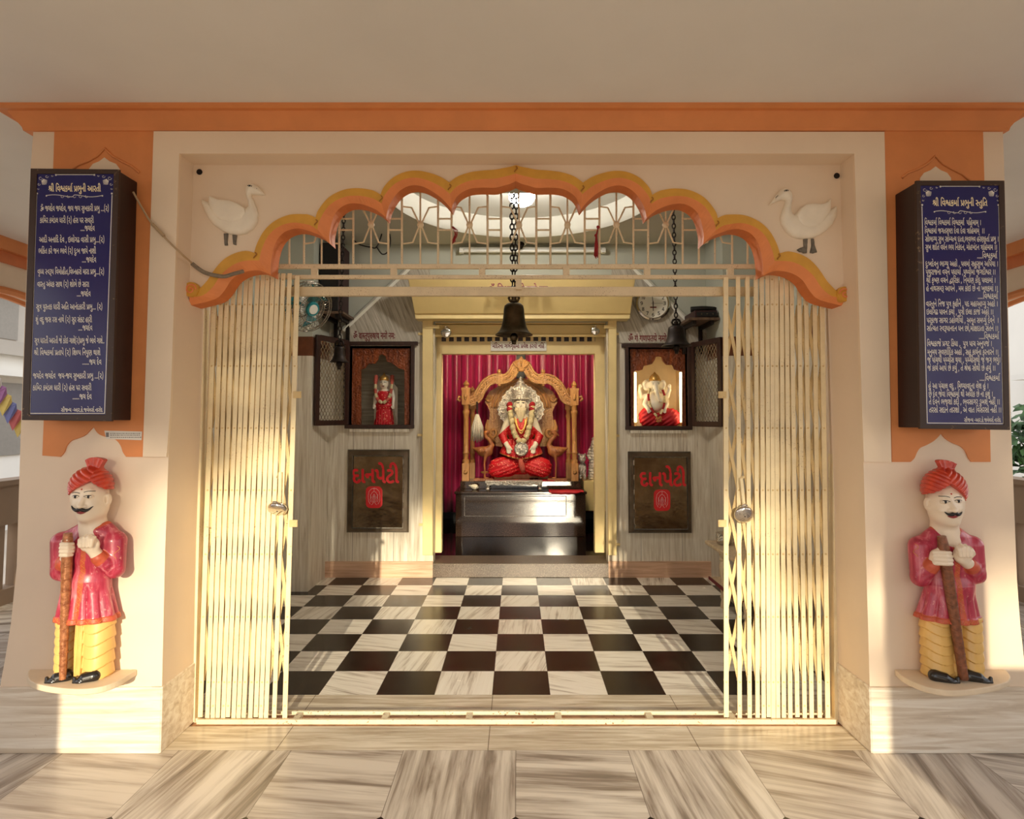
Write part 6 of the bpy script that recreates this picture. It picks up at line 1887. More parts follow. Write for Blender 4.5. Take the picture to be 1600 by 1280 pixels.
    tcx, tcy, trx, try_ = tb['c']
    ax, ay = tb['apex']

    def turban(p):
        x, y, w = p
        d = ell(p, (tcx, tcy, -2), (trx, try_, 30))
        q = y + tb['sl'] * np.abs(x - ax)
        rid = np.abs(np.sin(q * 0.40 + np.where(x > ax, 1.2, 0)))
        d = d - 1.8 * rid + 1.0
        bound = y - (ay + np.where(x < ax, tb['bl'], tb['br']) * np.abs(x - ax) ** 1.0) - np.maximum(-w, 0) * 0.25
        d = np.maximum(d, bound)
        (bx0, bx1, by), (tx0, tx1, ty0, ty1) = tb['base'], tb['tuft']
        v = np.clip((by - y) / (by - min(ty0, ty1)), 0, 1.2)
        xl = bx0 + (tx0 - bx0) * v ** 1.4
        xr = bx1 + (tx1 - bx1) * v ** 1.4
        xm, hw = (xl + xr) / 2, (xr - xl) / 2
        topy = ty0 + (ty1 - ty0) * np.clip((x - tx0) / (tx1 - tx0), 0, 1) - 5.5 * np.sqrt(np.clip(1 - ((x - (tx0 + tx1) / 2) / ((tx1 - tx0) / 2)) ** 2, 0, 1))
        fan = np.maximum(np.maximum(np.abs(x - xm) - hw, np.abs(w + 2) - 5.5 + 0.9 * np.abs(np.sin((x - xm) / np.maximum(hw, 1) * 6))), np.maximum(topy - y, y - by - 5))
        return smin(d, fan * 0.9, 2.5)
    part('turban', fr.mesh(turban, (tcx - trx - 4, min(tb['tuft'][2:]) - 8, wb + 0.5), (tcx + trx + 5, tcy + 34, 34), 0.85), M['turban'], t, smooth='all')

    # -- painted features
    H_ = lambda x, y, d=0.35: fr(x, y, fr.hit(head, x, y, -20, 44) + d)
    m = MB()
    mo = g['mous']
    sp = spline(mo, 5, False)
    n = len(sp)
    m.tube([H_(a, b, 1.2) for a, b in sp], [max(0.0006, 0.0078 * math.sin(math.pi * min(1, (i + 0.6) / n * 1.0)) ** 0.8) for i in range(n)], 8, flat=(1.0, 1.0))
    part('moustache', m, M['black_paint'], t, smooth='all')
    m = MB()
    lx, ly = g['lips']
    m.tube([H_(lx + a, ly - 0.2 * abs(a) * 0.6, 0.4) for a in (-7.5, -4, 0, 4, 7.5)], [0.001, 0.0048, 0.006, 0.0048, 0.001], 8)
    part('lips', m, M['lips'], t, smooth='all')
    for i, e in enumerate(eyes):
        m = MB()
        rr_ = 5.4
        near = (i == 1) == (f < 0)            # the eye nearer the turned cheek: its outer corner lies round the side
        ok = lambda a: not near or a * -f < 0.75
        m.tube([H_(e[0] + a * rr_, e[1] - 1.4 * math.cos(a * 1.4) - 0.4, 0.2) for a in [-1.15 + 0.115 * q for q in range(21)] if ok(a)], 0.0015, 6)
        m.tube([H_(e[0] + a * rr_, e[1] + 2.2 * math.cos(a * 1.4), 0.2) for a in (-0.9, -0.5, 0, 0.5, 0.9)], 0.0006, 5)
        c = H_(e[0], e[1] + 0.4, 0.0)
        m.ball((c[0], c[1] + 0.003, c[2]), 0.0076, 0.0042, 0.0072, n=14)
        m.tube([H_(e[0] + a * rr_ * 1.2, e[1] - 6.2 - 2.0 * math.cos(a * 1.2) + (1.6 if (i == 0) == (f < 0) else 0), 0.2) for a in [-1.1 + 0.11 * q for q in range(21)] if ok(a)], 0.0015, 6)
        part('eye', m, M['black_paint'], t, smooth='all')
    m = MB().ball(H_(*g['bindi'], 0.1), 0.0036, n=10)
    part('forehead_dot', m, M['red_dot'], t, smooth='all')

    # -- dhoti: two draped legs and the pleat hanging between them
    def dhoti(p):
        x, y, w = p
        d = None
        for cx_, hw, per, ph in g['legs']:
            sag = 9.0 * (1 - np.clip((x - cx_) / hw, -1, 1) ** 2) if True else 0
            tt = (y - sag * 1.0) / per + ph
            saw = tt - np.floor(tt)
            r_ = np.sqrt(((x - cx_) / hw) ** 2 + ((w + 8) / 21.0) ** 2)
            q = (r_ - 1) * min(hw, 21) * 0.9 - 2.6 * saw ** 0.8 + 1.2
            q = np.maximum(np.maximum(q, y - 1057), 963 - y)
            d = q if d is None else smin(d, q, 2)
        x0_, x1_ = g['mid']
        q = np.maximum(np.abs(x - (x0_ + x1_) / 2) - (x1_ - x0_) / 2, np.abs(w + 6) - 19 + 2.0 * np.abs(np.sin(x * 0.55 + y * 0.02)))
        q = np.maximum(np.maximum(q, y - 1052), 963 - y)
        return smin(d, q * 0.8, 1.5)
    part('dhoti', fr.mesh(dhoti, (g['cx'] - 58, 946, wb + 0.5), (g['cx'] + 58, 1059, 22), 1.0), M['dhoti'], t, smooth='all')

    # -- shoes with curled toes
    for (x0_, x1_) in g['shoes']:
        def shoe(p, x0_=x0_, x1_=x1_):
            heel, toe = (x1_, x0_) if f < 0 else (x0_, x1_)
            s_ = -1 if f < 0 else 1
            d = chain(p, [(heel + s_ * 4, 1051, 9), (heel + s_ * 15, 1053, 13), (toe - s_ * 9, 1057, 17)], [9.6, 9.0, 6.8])
            d = smin(d, chain(p, [(toe - s_ * 9, 1057, 17), (toe - s_ * 2.5, 1056.5, 19), (toe - s_ * 0.5, 1050.5, 19)], [6.6, 4.8, 2.6]), 2)
            return np.maximum(d, p[1] - 1062.5)
        part('shoe', fr.mesh(shoe, (x0_ - 10, 1040, -12), (x1_ + 10, 1065, 32), 0.8), M['shoe'], t, smooth='all')

    # -- club
    m = MB()
    (ax_, ay_), (bx_, by_) = sa
    pts, rs = [], []
    for i in range(13):
        u = i / 12
        x, y = ax_ + (bx_ - ax_) * u, ay_ + (by_ - ay_) * u
        pts.append(fr(x, y, 20.5 - 3 * u))
        rs.append((g['sr'][0] * (1 - u) + g['sr'][1] * u) * fr.k * (0.72 if i == 0 else 1.0))
    m.tube(pts, rs, 14)
    for i in range(9):
        u = 0.22 + i * 0.085
        x, y = ax_ + (bx_ - ax_) * u, ay_ + (by_ - ay_) * u
        r_ = (g['sr'][0] * (1 - u) + g['sr'][1] * u) * fr.k
        m.tube([fr(x + r_ / fr.k * math.cos(a), y + r_ / fr.k * 0.35 * math.sin(a), 20.5 - 3 * u + r_ / fr.k * abs(math.sin(a)) * (1 if math.sin(a) > 0 else -1)) for a in [2 * math.pi * q / 14 for q in range(14)]], 0.0016, 5, closed=True)
    part('club', m, M['stick'] if f < 0 else M['stick_dark'], t, 'brown ringed club', smooth=True)

    # -- boat-shaped plinth
    rim = [WZ(a, b, zt) for a, b in spline(g['rim'], 4, False)]
    rim = [(p[0], min(p[1], YF - 0.0008), zt) for p in rim]
    rim[0] = (rim[0][0], YF - 0.0008, zt)
    rim[-1] = (rim[-1][0], YF - 0.0008, zt)
    h1, h2 = 0.024, 0.048
    cxm = sum(p[0] for p in rim) / len(rim)
    low = [(p[0], p[1], zt - h1) for p in rim]
    bot = [(cxm + (p[0] - cxm) * 0.72, YF - 0.0008 - (YF - p[1]) * 0.62, zt - h2) for p in rim]
    m = MB()
    n = len(rim)
    m.add(rim + low + bot, [tuple(range(n)), tuple(range(3 * n - 1, 2 * n - 1, -1))] + [(i, (i + 1) % n, n + (i + 1) % n, n + i) for i in range(n)] + [(n + i, n + (i + 1) % n, 2 * n + (i + 1) % n, 2 * n + i) for i in range(n)])
    part('plinth', m, M['plinth'], t, 'cream boat-shaped plinth', bevel=0.004)
    return t


gl_ = dict(f=-1, cx=138, head=(140.5, 776), eyes=[(118.5, 776), (139, 776)], nose=(126, 791.5), chin=(134.5, 815.5), ear=(167, 781), V=(138.5, 829),
           shL=(98, 847), shR=(180, 846), elL=(95.5, 893, -2), elR=(180, 889, -2), handL=(103.5, 858.5), handR=(139, 850), wrL=(101, 880, 8), wrR=(155, 872, 15), curl=-1,
           waist=(101, 171, 906), hem=(85, 182.5, 969), slant=0.0, ph=0.4, plk=-0.05, staff=[(106.5, 833), (98.5, 1061)], sr=(8.2, 4.8),
           mous=[(110.5, 790.5), (114, 795), (120, 797.6), (126.5, 795.4), (134, 797.6), (140, 796), (146.5, 791)], lips=(126, 801.5), bindi=(127, 765),
           turban=dict(c=(141.5, 761, 30.5, 33), apex=(139, 752), bl=0.62, br=0.95, sl=0.55, base=(138, 158, 731), tuft=(134.5, 164, 720, 720)),
           legs=[(107, 15.5, 13.5, 0.2), (154, 21, 19.0, 0.55)], mid=(121.5, 133), shoes=[(78, 106), (121, 149)], curlpos=(190, 861),
           rim=[(44, 1047), (43, 1058), (50, 1066), (70, 1072), (100, 1076), (131, 1077), (160, 1073), (185, 1064), (203, 1053), (215, 1045.8)])
guardian(gl_, 'painted statue of a turbaned man with an upright club, facing left, on the left pillar')
gr_ = dict(f=1, cx=1480, head=(1476.5, 783), eyes=[(1476.5, 784), (1497, 783)], nose=(1490.5, 798), chin=(1487.5, 822), ear=(1451, 788), V=(1487, 837),
           shL=(1437, 854), shR=(1518, 853), elL=(1438, 902, -2), elR=(1524, 898, -2), handL=(1472, 872), handR=(1506, 865), wrL=(1456, 884, 12), wrR=(1516, 884, 12), curl=1,
           waist=(1447, 1519, 914), hem=(1433, 1533, 969), slant=0.05, ph=0.1, plk=0.04, staff=[(1471, 838), (1505.5, 1061)], sr=(8.4, 6.6),
           mous=[(1474, 799.5), (1479, 803), (1485, 804), (1490.5, 801.6), (1496, 804), (1500, 803), (1503.5, 799.5)], lips=(1489.5, 808), bindi=(1487.5, 772.3),
           turban=dict(c=(1476, 765, 31.5, 34), apex=(1486, 756), bl=0.78, br=0.92, sl=0.7, base=(1470, 1490, 733), tuft=(1464.5, 1497, 721, 729)),
           legs=[(1465, 23, 14.5, 0.3), (1514, 17, 15.5, 0.0)], mid=(1486, 1500), shoes=[(1459, 1492), (1512, 1543)], curlpos=(1425, 858),
           rim=[(1397.5, 1046), (1410, 1057), (1430, 1067), (1450, 1074), (1475, 1078.5), (1500, 1079), (1530, 1076), (1556, 1071), (1574, 1065), (1579, 1057), (1572, 1047)])
guardian(gr_, 'painted statue of a turbaned man with a slanting club, facing right, on the right pillar')

# ================================================================ things in the hall
# ---- rolling shutter over the shrine door
t = thing('rolling_shutter', 'cream yellow rolled-up shutter with housing and side guides around the shrine doorway', 'shutter', (W(806, 497, YB)[0], YB, ZS))
yt, yl = YB - 0.42, YB - 0.20
m = MB()
f = [W(637, 433, yt), W(993, 433, yt), W(985, 490, yl), W(648, 490, yl)]
m.hexa(f, [(p[0], YB - 0.016, p[2]) for p in f])
part('housing', m, M['shutter'], t, bevel=0.004)
f = [W(648, 490, yl + 0.02), W(985, 490, yl + 0.02), W(984, 498, yl + 0.02), W(649, 498, yl + 0.02)]
part('housing_lip', MB().hexa(f, [(p[0], YB - 0.016, p[2]) for p in f]), M['shutter2'], t, bevel=0.003)
for a, b in ((660, 676), (951, 963.5)):
    f = [W(a, 498, YB - 0.06), W(b, 498, YB - 0.06), W(b, 868, YB - 0.06), W(a, 868, YB - 0.06)]
    part('guide_post', MB().hexa(f, [(p[0], YB - 0.0005, p[2]) for p in f]), M['shutter2'], t, bevel=0.004)
yd = YB + 0.05
for a, b, nm in ((503, 506, 'slat'), (507.5, 522, 'bottom_bar'), (522, 526, 'rolled_edge')):
    f = [W(674, a, yd - (0.012 if nm == 'rolled_edge' else 0)), W(953, a, yd - (0.012 if nm == 'rolled_edge' else 0)), W(953, b, yd - (0.012 if nm == 'rolled_edge' else 0)), W(674, b, yd - (0.012 if nm == 'rolled_edge' else 0))]
    part(nm, MB().hexa(f, [(p[0], yd + 0.03, p[2]) for p in f]), M['shutter'], t, bevel=0.003)
for a, b in ((664, 686), (944, 960)):
    f = [W(a, 508, yd - 0.12), W(b, 508, yd - 0.12), W(b, 513, yd - 0.12), W(a, 513, yd - 0.12)]
    part('bolt', MB().hexa(f, [(p[0], yd - 0.10, p[2]) for p in f]), M['shutter2'], t)
for px, py in ((657, 522), (963, 522), (656, 680), (964, 681), (658, 820), (965, 851)):
    p = W(px, py, YB - 0.01)
    part('lug', MB().box(p[0] - 0.022, p[0] + 0.022, YB - 0.02, YB, p[2] - 0.012, p[2] + 0.012), M['shutter2'], t, bevel=0.004)
m = MB()
write(m, 'PEL', on(W(806, 455, 5.30)[1]), 764, 858, 458.8, 0.0182, 0.3)
part('lettering', m, M['maroon'], t, recalc=False)

# inner door posts and lintel of the shrine
YD = YB + 0.16
m = MB()
for a, b in ((676.5, 690), (929.5, 946)):
    f = [W(a, 526, YD), W(b, 526, YD), W(b, 864, YD), W(a, 864, YD)]
    m.hexa(f, [(p[0], YD + 0.10, max(p[2], ZS)) for p in f])
struct('trim_30', m, M['shutter2'], bevel=0.004)
f = [W(668, 533.5, YD - 0.004), W(956, 533.5, YD - 0.004), W(956, 553, YD - 0.004), W(668, 553, YD - 0.004)]
struct('trim_31', MB().hexa(f, [(p[0], YD + 0.094, p[2]) for p in f]).box(f[0][0], f[1][0], YD + 0.011, YD + 0.09, W(806, 526, YD)[2], 2.62), M['shutter2'])
t = thing('door_valance', 'dark strip of small square openings above the shrine door lintel', 'lattice strip', W(815, 533, YD - 0.03))
m = MB()
f = [W(690, 526, YD - 0.012), W(930, 526, YD - 0.012), W(930, 533.5, YD - 0.012), W(690, 533.5, YD - 0.012)]
part('backing', MB().hexa(f, [(p[0], YD - 0.0004, p[2]) for p in f]), M['box_side'], t)
for i in range(20):
    x = 697 + i * 12.0
    f = [W(x, 526, YD - 0.02), W(x + 4.4, 526, YD - 0.02), W(x + 4.4, 533.5, YD - 0.02), W(x, 533.5, YD - 0.02)]
    m.hexa(f, [(p[0], YD - 0.012, p[2]) for p in f])
part('bars', m, M['shutter2'], t)
t = thing('door_sign', 'white sign board with maroon script on the lintel above the curtain', 'sign', W(810, 548.5, YD - 0.02))
f = [W(766.5, 533, YD - 0.02), W(854, 533, YD - 0.02), W(854, 548.5, YD - 0.02), W(766.5, 548.5, YD - 0.02)]
part('sign_board', MB().hexa(f, [(p[0], YD - 0.0045, p[2]) for p in f]), M['white_plaster'], t, bevel=0.002)
m = MB()
write(m, 'SIGN', on(YD - 0.0206), 769.5, 850.5, 544.0, 5.6 / 560, 0.22)
for px, py in ((767.8, 539.7), (852.2, 542.3), (769.5, 533.9), (850.7, 535.2)):
    p = W(px, py, YD - 0.0206)
    m.add([(p[0] + 0.004 * math.cos(a), p[1], p[2] + 0.004 * math.sin(a)) for a in (0, 1.57, 3.14, 4.71)], [(0, 1, 2, 3)])
part('lettering', m, M['maroon'], t, recalc=False)
padlock(697, 519.5, 8.5, 8.5, 'round steel padlock at the left end of the shrine shutter', YB - 0.08)
padlock(930, 517, 7.2, 7.2, 'round steel padlock at the right end of the shrine shutter', YB - 0.08)

# added tube, unseen behind the lintel, that brightens the shrine
t = thing('tube_lamp', 'unseen lit tube added behind the lintel to brighten the shrine', 'lamp', (0.05, YD + 0.20, 2.30))
part('holder', MB().box(-0.6, 0.7, YD + 0.10, YD + 0.16, 2.31, 2.37), M['whiteplastic'], t, bevel=0.004)
part('tube', MB().tube([(-0.56, YD + 0.185, 2.32), (0.66, YD + 0.185, 2.32)], 0.016, 10), M['fill_tube_glow'], t, smooth='all')

# ---- curtains
def curtain(x0, x1, label):
    Y = 7.95
    zt, zb_ = 2.55, W(700, 800, Y)[2]
    n = 150
    m = MB()
    rows = []
    for r_ in range(9):
        v = r_ / 8
        row = []
        for i in range(n + 1):
            u = i / n
            ph = u * (x1 - x0) * 46 + 0.8 * math.sin(u * 17)
            a = (0.032 + 0.014 * math.sin(u * 23 + 1)) * (0.75 + 0.35 * v)
            row.append((x0 + (x1 - x0) * u + 0.012 * math.cos(ph), Y + a * math.sin(ph) * (0.8 + 0.2 * math.sin(u * 51)), zt + (zb_ - zt) * v))
        rows.append(row)
    vs = [p for r_ in rows for p in r_]
    fs = [(r_ * (n + 1) + i, r_ * (n + 1) + i + 1, (r_ + 1) * (n + 1) + i + 1, (r_ + 1) * (n + 1) + i) for r_ in range(8) for i in range(n)]
    m.add(vs, fs)
    o = solo('curtain', m, M['curtain'], label, 'curtain', 'magenta shrine curtains', smooth='all')
    s_ = o.modifiers.new('thickness', 'SOLIDIFY')
    s_.thickness = 0.004


curtain(-1.30, 0.0, 'magenta satin curtain hanging in folds left of the throne')
curtain(0.10, 1.36, 'magenta satin curtain hanging in folds right of the throne')

# ---- altar
YT = 7.0
zA, zA2 = W(812, 768, YT)[2], W(812, 752, 7.28)[2]
xa0, xa1 = W(712, 790, YT)[0], W(915, 790, YT)[0]
t = thing('altar', 'polished brown granite altar block with stepped top beneath the throne', 'altar', ((xa0 + xa1) / 2, 7.4, ZS))
part('base', MB().box(xa0, xa1, YT, 7.85, ZS, zA - 0.03), M['granite_dark'], t, bevel=0.004)
part('top_slab', MB().box(xa0 - 0.015, xa1 + 0.015, YT - 0.02, 7.85, zA - 0.03, zA), M['granite_dark'], t, bevel=0.008)
xs0, xs1 = W(719, 760, 7.26)[0], W(908, 760, 7.26)[0]
part('upper_step', MB().box(xs0, xs1, 7.26, 7.85, zA, zA2), M['granite_dark'], t, bevel=0.004)
m = MB()
for a, b, c, d in ((725, 775, 726.5, 806), (726, 806, 884, 807.2), (725, 775, 884, 776.2), (884, 775, 885.5, 806)):
    f = [W(a, b, YT - 0.001), W(c, b, YT - 0.001), W(c, d, YT - 0.001), W(a, d, YT - 0.001)]
    m.hexa(f, [(p[0], YT + 0.001, p[2]) for p in f])
part('inlay_line', m, M['granite'], t)
m = MB()
pts = [W(858, 768, YT - 0.02), W(912, 768, YT - 0.02)]
n = 24
vs = []
for i in range(n + 1):
    u = i / n
    x = pts[0][0] + (pts[1][0] - pts[0][0]) * u
    vs += [(x, YT + 0.16, zA + 0.004), (x, YT - 0.024, zA + 0.006), (x, YT - 0.030 - 0.006 * math.sin(u * 19), zA - 0.010 - 0.022 * math.sin(math.pi * min(1, u * 1.1)) ** 0.8 - 0.003 * math.sin(u * 25))]
m.add(vs, [(i * 3 + j, i * 3 + j + 1, (i + 1) * 3 + j + 1, (i + 1) * 3 + j) for i in range(n) for j in (0, 1)])
o = solo('altar_cloth', m, M['redcloth'], 'red cloth draped over the front right edge of the altar', 'cloth', smooth='all')
s_ = o.modifiers.new('thickness', 'SOLIDIFY')
s_.thickness = 0.003
s_.offset = 1
solo('seat_cloth', MB().box(W(765, 750, 7.3)[0], W(866, 750, 7.3)[0], 7.262, 7.80, zA2, zA2 + 0.012), M['redcloth'], 'flat red cloth spread under the seated idol', 'cloth', bevel=0.004)

# small silver offering table
yp = 7.10
t = thing('offering_table', 'low silver offering table with scalloped apron on the altar front', 'small table', (W(803, 768, yp)[0], yp, zA))
x0_, x1_ = W(758, 760, yp)[0], W(848, 760, yp)[0]
zt_ = W(803, 751.5, yp)[2]
part('table_top', MB().box(x0_, x1_, yp - 0.01, yp + 0.14, zt_ - 0.022, zt_), M['silver'], t, bevel=0.004)
m = MB()
n = 40
ap = [(x0_ + 0.01 + (x1_ - x0_ - 0.02) * i / n, zt_ - 0.034 - 0.016 * abs(math.sin(i / n * math.pi * 7))) for i in range(n + 1)]
m.prism([(x0_ + 0.01, zt_ - 0.022)] + ap + [(x1_ - 0.01, zt_ - 0.022)], yp - 0.004, yp + 0.004)
part('apron', m, M['silver'], t)
for x in (x0_ + 0.03, x1_ - 0.03):
    for y in (yp + 0.012, yp + 0.118):
        part('leg', MB().lathe([(0.016, 0), (0.024, 0.012), (0.014, 0.03), (0.022, 0.05), (0.022, zt_ - zA - 0.022)], (x, y, zA), 12), M['silver'], t, smooth=True)
# conch, brass lamp, little vessels
fr = Frame(740, 752, 7.16)
def conch(p):
    d = ell(p, (742, 752.5, 0), (5.6, 4.2, 4.2))
    d = smin(d, cone(p, (742, 753, 0), (733.5, 750.5, 0), 3.4, 1.0), 2)
    return d + 0.25 * np.sin(p[0] * 2.2 + p[1])
v_, f_ = nets(lambda x, y, z: conch((x, y, z)), (730, 745, -6), (750, 759.5, 6), 0.5)
mb = MB()
mb.v = [fr(a, b, c) for a, b, c in v_]
mb.f = f_.tolist()
mb.m = [0] * len(f_)
dz = min(p[2] for p in mb.v) - zA
mb.v = [(a, b, c - dz) for a, b, c in mb.v]
solo('conch_shell', mb, M['marble_fig'], 'cream conch shell lying on the left end of the altar', 'conch shell', smooth='all')
lp = W(757, 748, 7.35)
t = thing('oil_lamp', 'small brass oil lamp on a stem beside the left throne post', 'oil lamp', (lp[0], 7.35, zA2))
part('stem', MB().lathe([(0.032, 0), (0.030, 0.008), (0.010, 0.02), (0.008, 0.06), (0.012, 0.07), (0.006, 0.08)], (lp[0], 7.35, zA2), 14), M['goldtrim'], t, smooth=True)
part('bowl', MB().lathe([(0.010, 0.08), (0.040, 0.09), (0.046, 0.105), (0.04, 0.108), (0.01, 0.098)], (lp[0], 7.35, zA2), 16), M['goldtrim'], t, smooth=True)
for px, nm in ((831, 'small dark brass cup in front of the idol, right of its feet'), (838, 'second small brass cup on the right side, nearer the throne swan')):
    c = W(px, 744, 7.275)
    solo('brass_cup', MB().lathe([(0.014, 0), (0.026, 0.010), (0.030, 0.022), (0.026, 0.022), (0.012, 0.012)], (c[0], 7.30, zA2 + (0.012 if px < 866 else 0)), 14), M['brass_dark'], nm, 'cup', smooth=True)

# cream ledge with small silver deities right of the altar
zl_ = W(918, 750, 7.5)[2]
solo('side_ledge', MB().box(xa1 + 0.02, 1.34, 7.35, 7.9, zA - 0.27, zl_), M['shutter'], 'cream ledge standing to the right of the altar', 'ledge', bevel=0.004)

# ---- throne
YTH = 7.36
t = thing('throne', 'carved golden wooden throne with turned posts and a curved crested arch', 'throne', (W(814, 750, YTH)[0], 7.5, zA2))
frT = Frame(814, 680, YTH)
kt = frT.k


def ztop(py, Y):
    return W(814, py, Y)[2]


POST = [(0, 5.2), (0.155, 5.2), (0.16, 4.2), (0.17, 5.4), (0.20, 5.4), (0.21, 3.9), (0.26, 4.4), (0.275, 5.4), (0.285, 4.3), (0.62, 3.9), (0.66, 4.6), (0.67, 5.4), (0.69, 5.4), (0.70, 4.2), (0.735, 4.4), (0.75, 6.0), (0.76, 6.0), (0.762, 6.4), (0.90, 6.4), (0.905, 7.2), (0.92, 7.2), (0.925, 4.0), (0.94, 3.2), (0.955, 5.0), (0.97, 4.2), (0.985, 2.0), (1.0, 0.4)]
for px, ty, Y in ((728, 594, YTH), (897.5, 595, YTH), (738, 604, YTH + 0.28), (888.5, 605, YTH + 0.28)):
    c = W(px, 700, Y)
    h = ztop(ty, Y) - zA2
    sc_ = 0.86 if Y > YTH else 1.0
    m = MB()
    prof_ = [(r_ * kt * sc_, v * h) for v, r_ in POST if 0.16 < v < 0.755 or v > 0.92]
    m.lathe(prof_, (c[0], Y, zA2), 20)
    w_ = 5.4 * kt * sc_
    m.box(c[0] - w_, c[0] + w_, Y - w_, Y + w_, zA2, zA2 + 0.17 * h)
    w_ = 6.2 * kt * sc_
    m.box(c[0] - w_, c[0] + w_, Y - w_, Y + w_, zA2 + 0.755 * h, zA2 + 0.905 * h)
    w_ = 7.0 * kt * sc_
    m.box(c[0] - w_, c[0] + w_, Y - w_, Y + w_, zA2 + 0.90 * h, zA2 + 0.922 * h)
    p_ = part('post', m, M['throne_s'], t, smooth=True)
    if Y == YTH:
        m = MB()
        m.lathe([(3.6 * kt, 0.0), (3.4 * kt, -0.008), (1.0 * kt, -0.012)], (c[0], Y - 5.4 * kt, zA2 + 0.085 * h), 8, 0, 'y')
        m.ball((c[0], Y - 6.6 * kt, zA2 + 0.83 * h), 3.0 * kt, 1.6 * kt, 5.5 * kt)
        for i in range(16):
            m.ball((c[0], Y - 4.1 * kt, zA2 + (0.31 + 0.02 * i) * h), 0.006, n=6)
        s2 = -1 if px < 814 else 1
        m.tube([frT(px + s2 * 6, 622, 0), frT(px + s2 * 11, 619, 0), frT(px + s2 * 13, 624, 0), frT(px + s2 * 9, 627, 0)], 0.016, 8)
        part('carving', m, M['throne'], t, smooth='all')

# arch band with crest
def sw(pts, halfw, y0, y1):
    sp = spline(pts, 8, False)
    n = len(sp)
    L_, R_ = [], []
    for i in range(n):
        a, b = Vector(sp[max(0, i - 1)]), Vector(sp[min(n - 1, i + 1)])
        d = (b - a).normalized()
        nr = Vector((-d.y, d.x))
        L_.append(Vector(sp[i]) + nr * halfw)
        R_.append(Vector(sp[i]) - nr * halfw)
    m = MB()
    ring = []
    vs = []
    for l_, r_ in zip(L_, R_):
        vs += [frT(l_.x, l_.y, y1), frT(r_.x, r_.y, y1), frT(r_.x, r_.y, y0), frT(l_.x, l_.y, y0)]
    fs = []
    for i in range(n - 1):
        fs += [(i * 4 + j, i * 4 + (j + 1) % 4, (i + 1) * 4 + (j + 1) % 4, (i + 1) * 4 + j) for j in range(4)]
    fs += [(3, 2, 1, 0), tuple((n - 1) * 4 + j for j in range(4))]
    m.add(vs, fs)
    for s_ in (L_, R_):
        m.tube([frT(p.x, p.y, y1) for p in s_], 0.014, 6)
    for i in range(2, n - 2, 2):
        m.ball(frT(sp[i][0], sp[i][1], y1 + 0.4), 0.016, 0.012, 0.016, n=6)
    return m


archL = [(733, 628), (745, 623), (751, 611), (761, 597.5), (774, 591.5), (789, 592), (799, 585), (806, 573), (813, 568)]
archR = [(1628.8 - x, y) for x, y in archL]
m = sw(archL, 6.2, -4, 4)
part('arch', m, M['throne'], t, smooth=True)
m = sw(archR, 6.2, -4, 4)
part('arch', m, M['throne'], t, smooth=True)
m = MB()
for s_ in (-1, 1):
    for a in range(4):
        m.tube([frT(814.4 + s_ * 1, 576, 6), frT(814.4 + s_ * (3 + a * 2.2), 571 - a * 0.6, 7), frT(814.4 + s_ * (3 + a * 3.2), 566 - 5 + a * 1.6, 6)], [0.02, 0.016, 0.012], 7)
m.ball(frT(814.4, 578, 5), 0.05, 0.03, 0.024)
m.ball(frT(814.4, 563, 5), 0.025, 0.02, 0.05)
part('crest', m, M['throne'], t, smooth=True)
for px in (780, 848.5):
    m = MB().add([frT(px + a, b, c) for a, b, c in ((-5, 584, 6), (5, 584, 6), (5, 600, 6), (-5, 600, 6), (-5, 584, -3), (5, 584, -3), (5, 600, -3), (-5, 600, -3))], [(0, 1, 2, 3), (4, 5, 6, 7), (0, 1, 5, 4), (1, 2, 6, 5), (2, 3, 7, 6), (3, 0, 4, 7)])
    part('finial', MB().ball(frT(px, 580.5, 2), 0.026, 0.026, 0.03), M['throne'], t, smooth='all')
    m.ball(frT(px, 601, 2), 0.022, 0.022, 0.022)
    part('arch_block', m, M['throne'], t, smooth=True)
# carved back panel with mouldings and a pink lining
YBK = YTH + 0.26
frB = Frame(814, 680, YBK)
half = [(0, 590), (14, 593), (28, 599), (40, 606), (49, 611), (54, 619), (57, 629), (53, 634), (49, 644), (50, 655), (54, 664), (58, 672), (52, 681), (42, 690), (40, 697), (20, 700)]
out_ = [(814.4 + a, b) for a, b in half] + [(814.4 - a, b) for a, b in reversed(half)]
fpt = [frB(a, b, 0) for a, b in out_]
part('back_panel', MB().hexa(fpt, [(p[0], p[1] + 0.05, p[2]) for p in fpt]), M['throne'], t)
m = MB()
for r_, w_ in ((36, 0.012), (41, 0.016), (46, 0.012)):
    m.tube([frB(814.4 + r_ * math.cos(a), 640 + r_ * 0.98 * math.sin(a), 1) for a in [math.pi * (1.02 + 0.96 * i / 24) for i in range(25)]], w_, 6)
for s_ in (-1, 1):
    m.tube([frB(814.4 + s_ * (44 + 7 * math.cos(a) * (1 - i * 0.05)), 676 + 9 * math.sin(a) * (1 - i * 0.05), 1.5) for i, a in enumerate([q * 0.55 for q in range(15)])], 0.02, 7)
    m.tube([frB(814.4 + s_ * (50 + 5 * math.cos(a) * (1 - i * 0.05)), 622 + 6 * math.sin(a) * (1 - i * 0.05), 1.5) for i, a in enumerate([q * 0.55 for q in range(13)])], 0.018, 7)
    for q in range(5):
        m.tube([frB(814.4 + s_ * (40 + q * 2.4), 692 - q * 2, 2), frB(814.4 + s_ * (48 + q * 2), 680 - q * 3, 3), frB(814.4 + s_ * (56 - q), 668 - q * 3, 1)], 0.011, 6)
part('back_moulding', m, M['throne_s'], t, smooth='all')
m = MB()
n = 28
rim_ = [frB(814.4 + 34 * math.cos(a), 640 + 34 * math.sin(a), 0.6) for a in [2 * math.pi * i / n for i in range(n)]]
m.hexa(rim_, [(p[0], p[1] + 0.01, p[2]) for p in rim_])
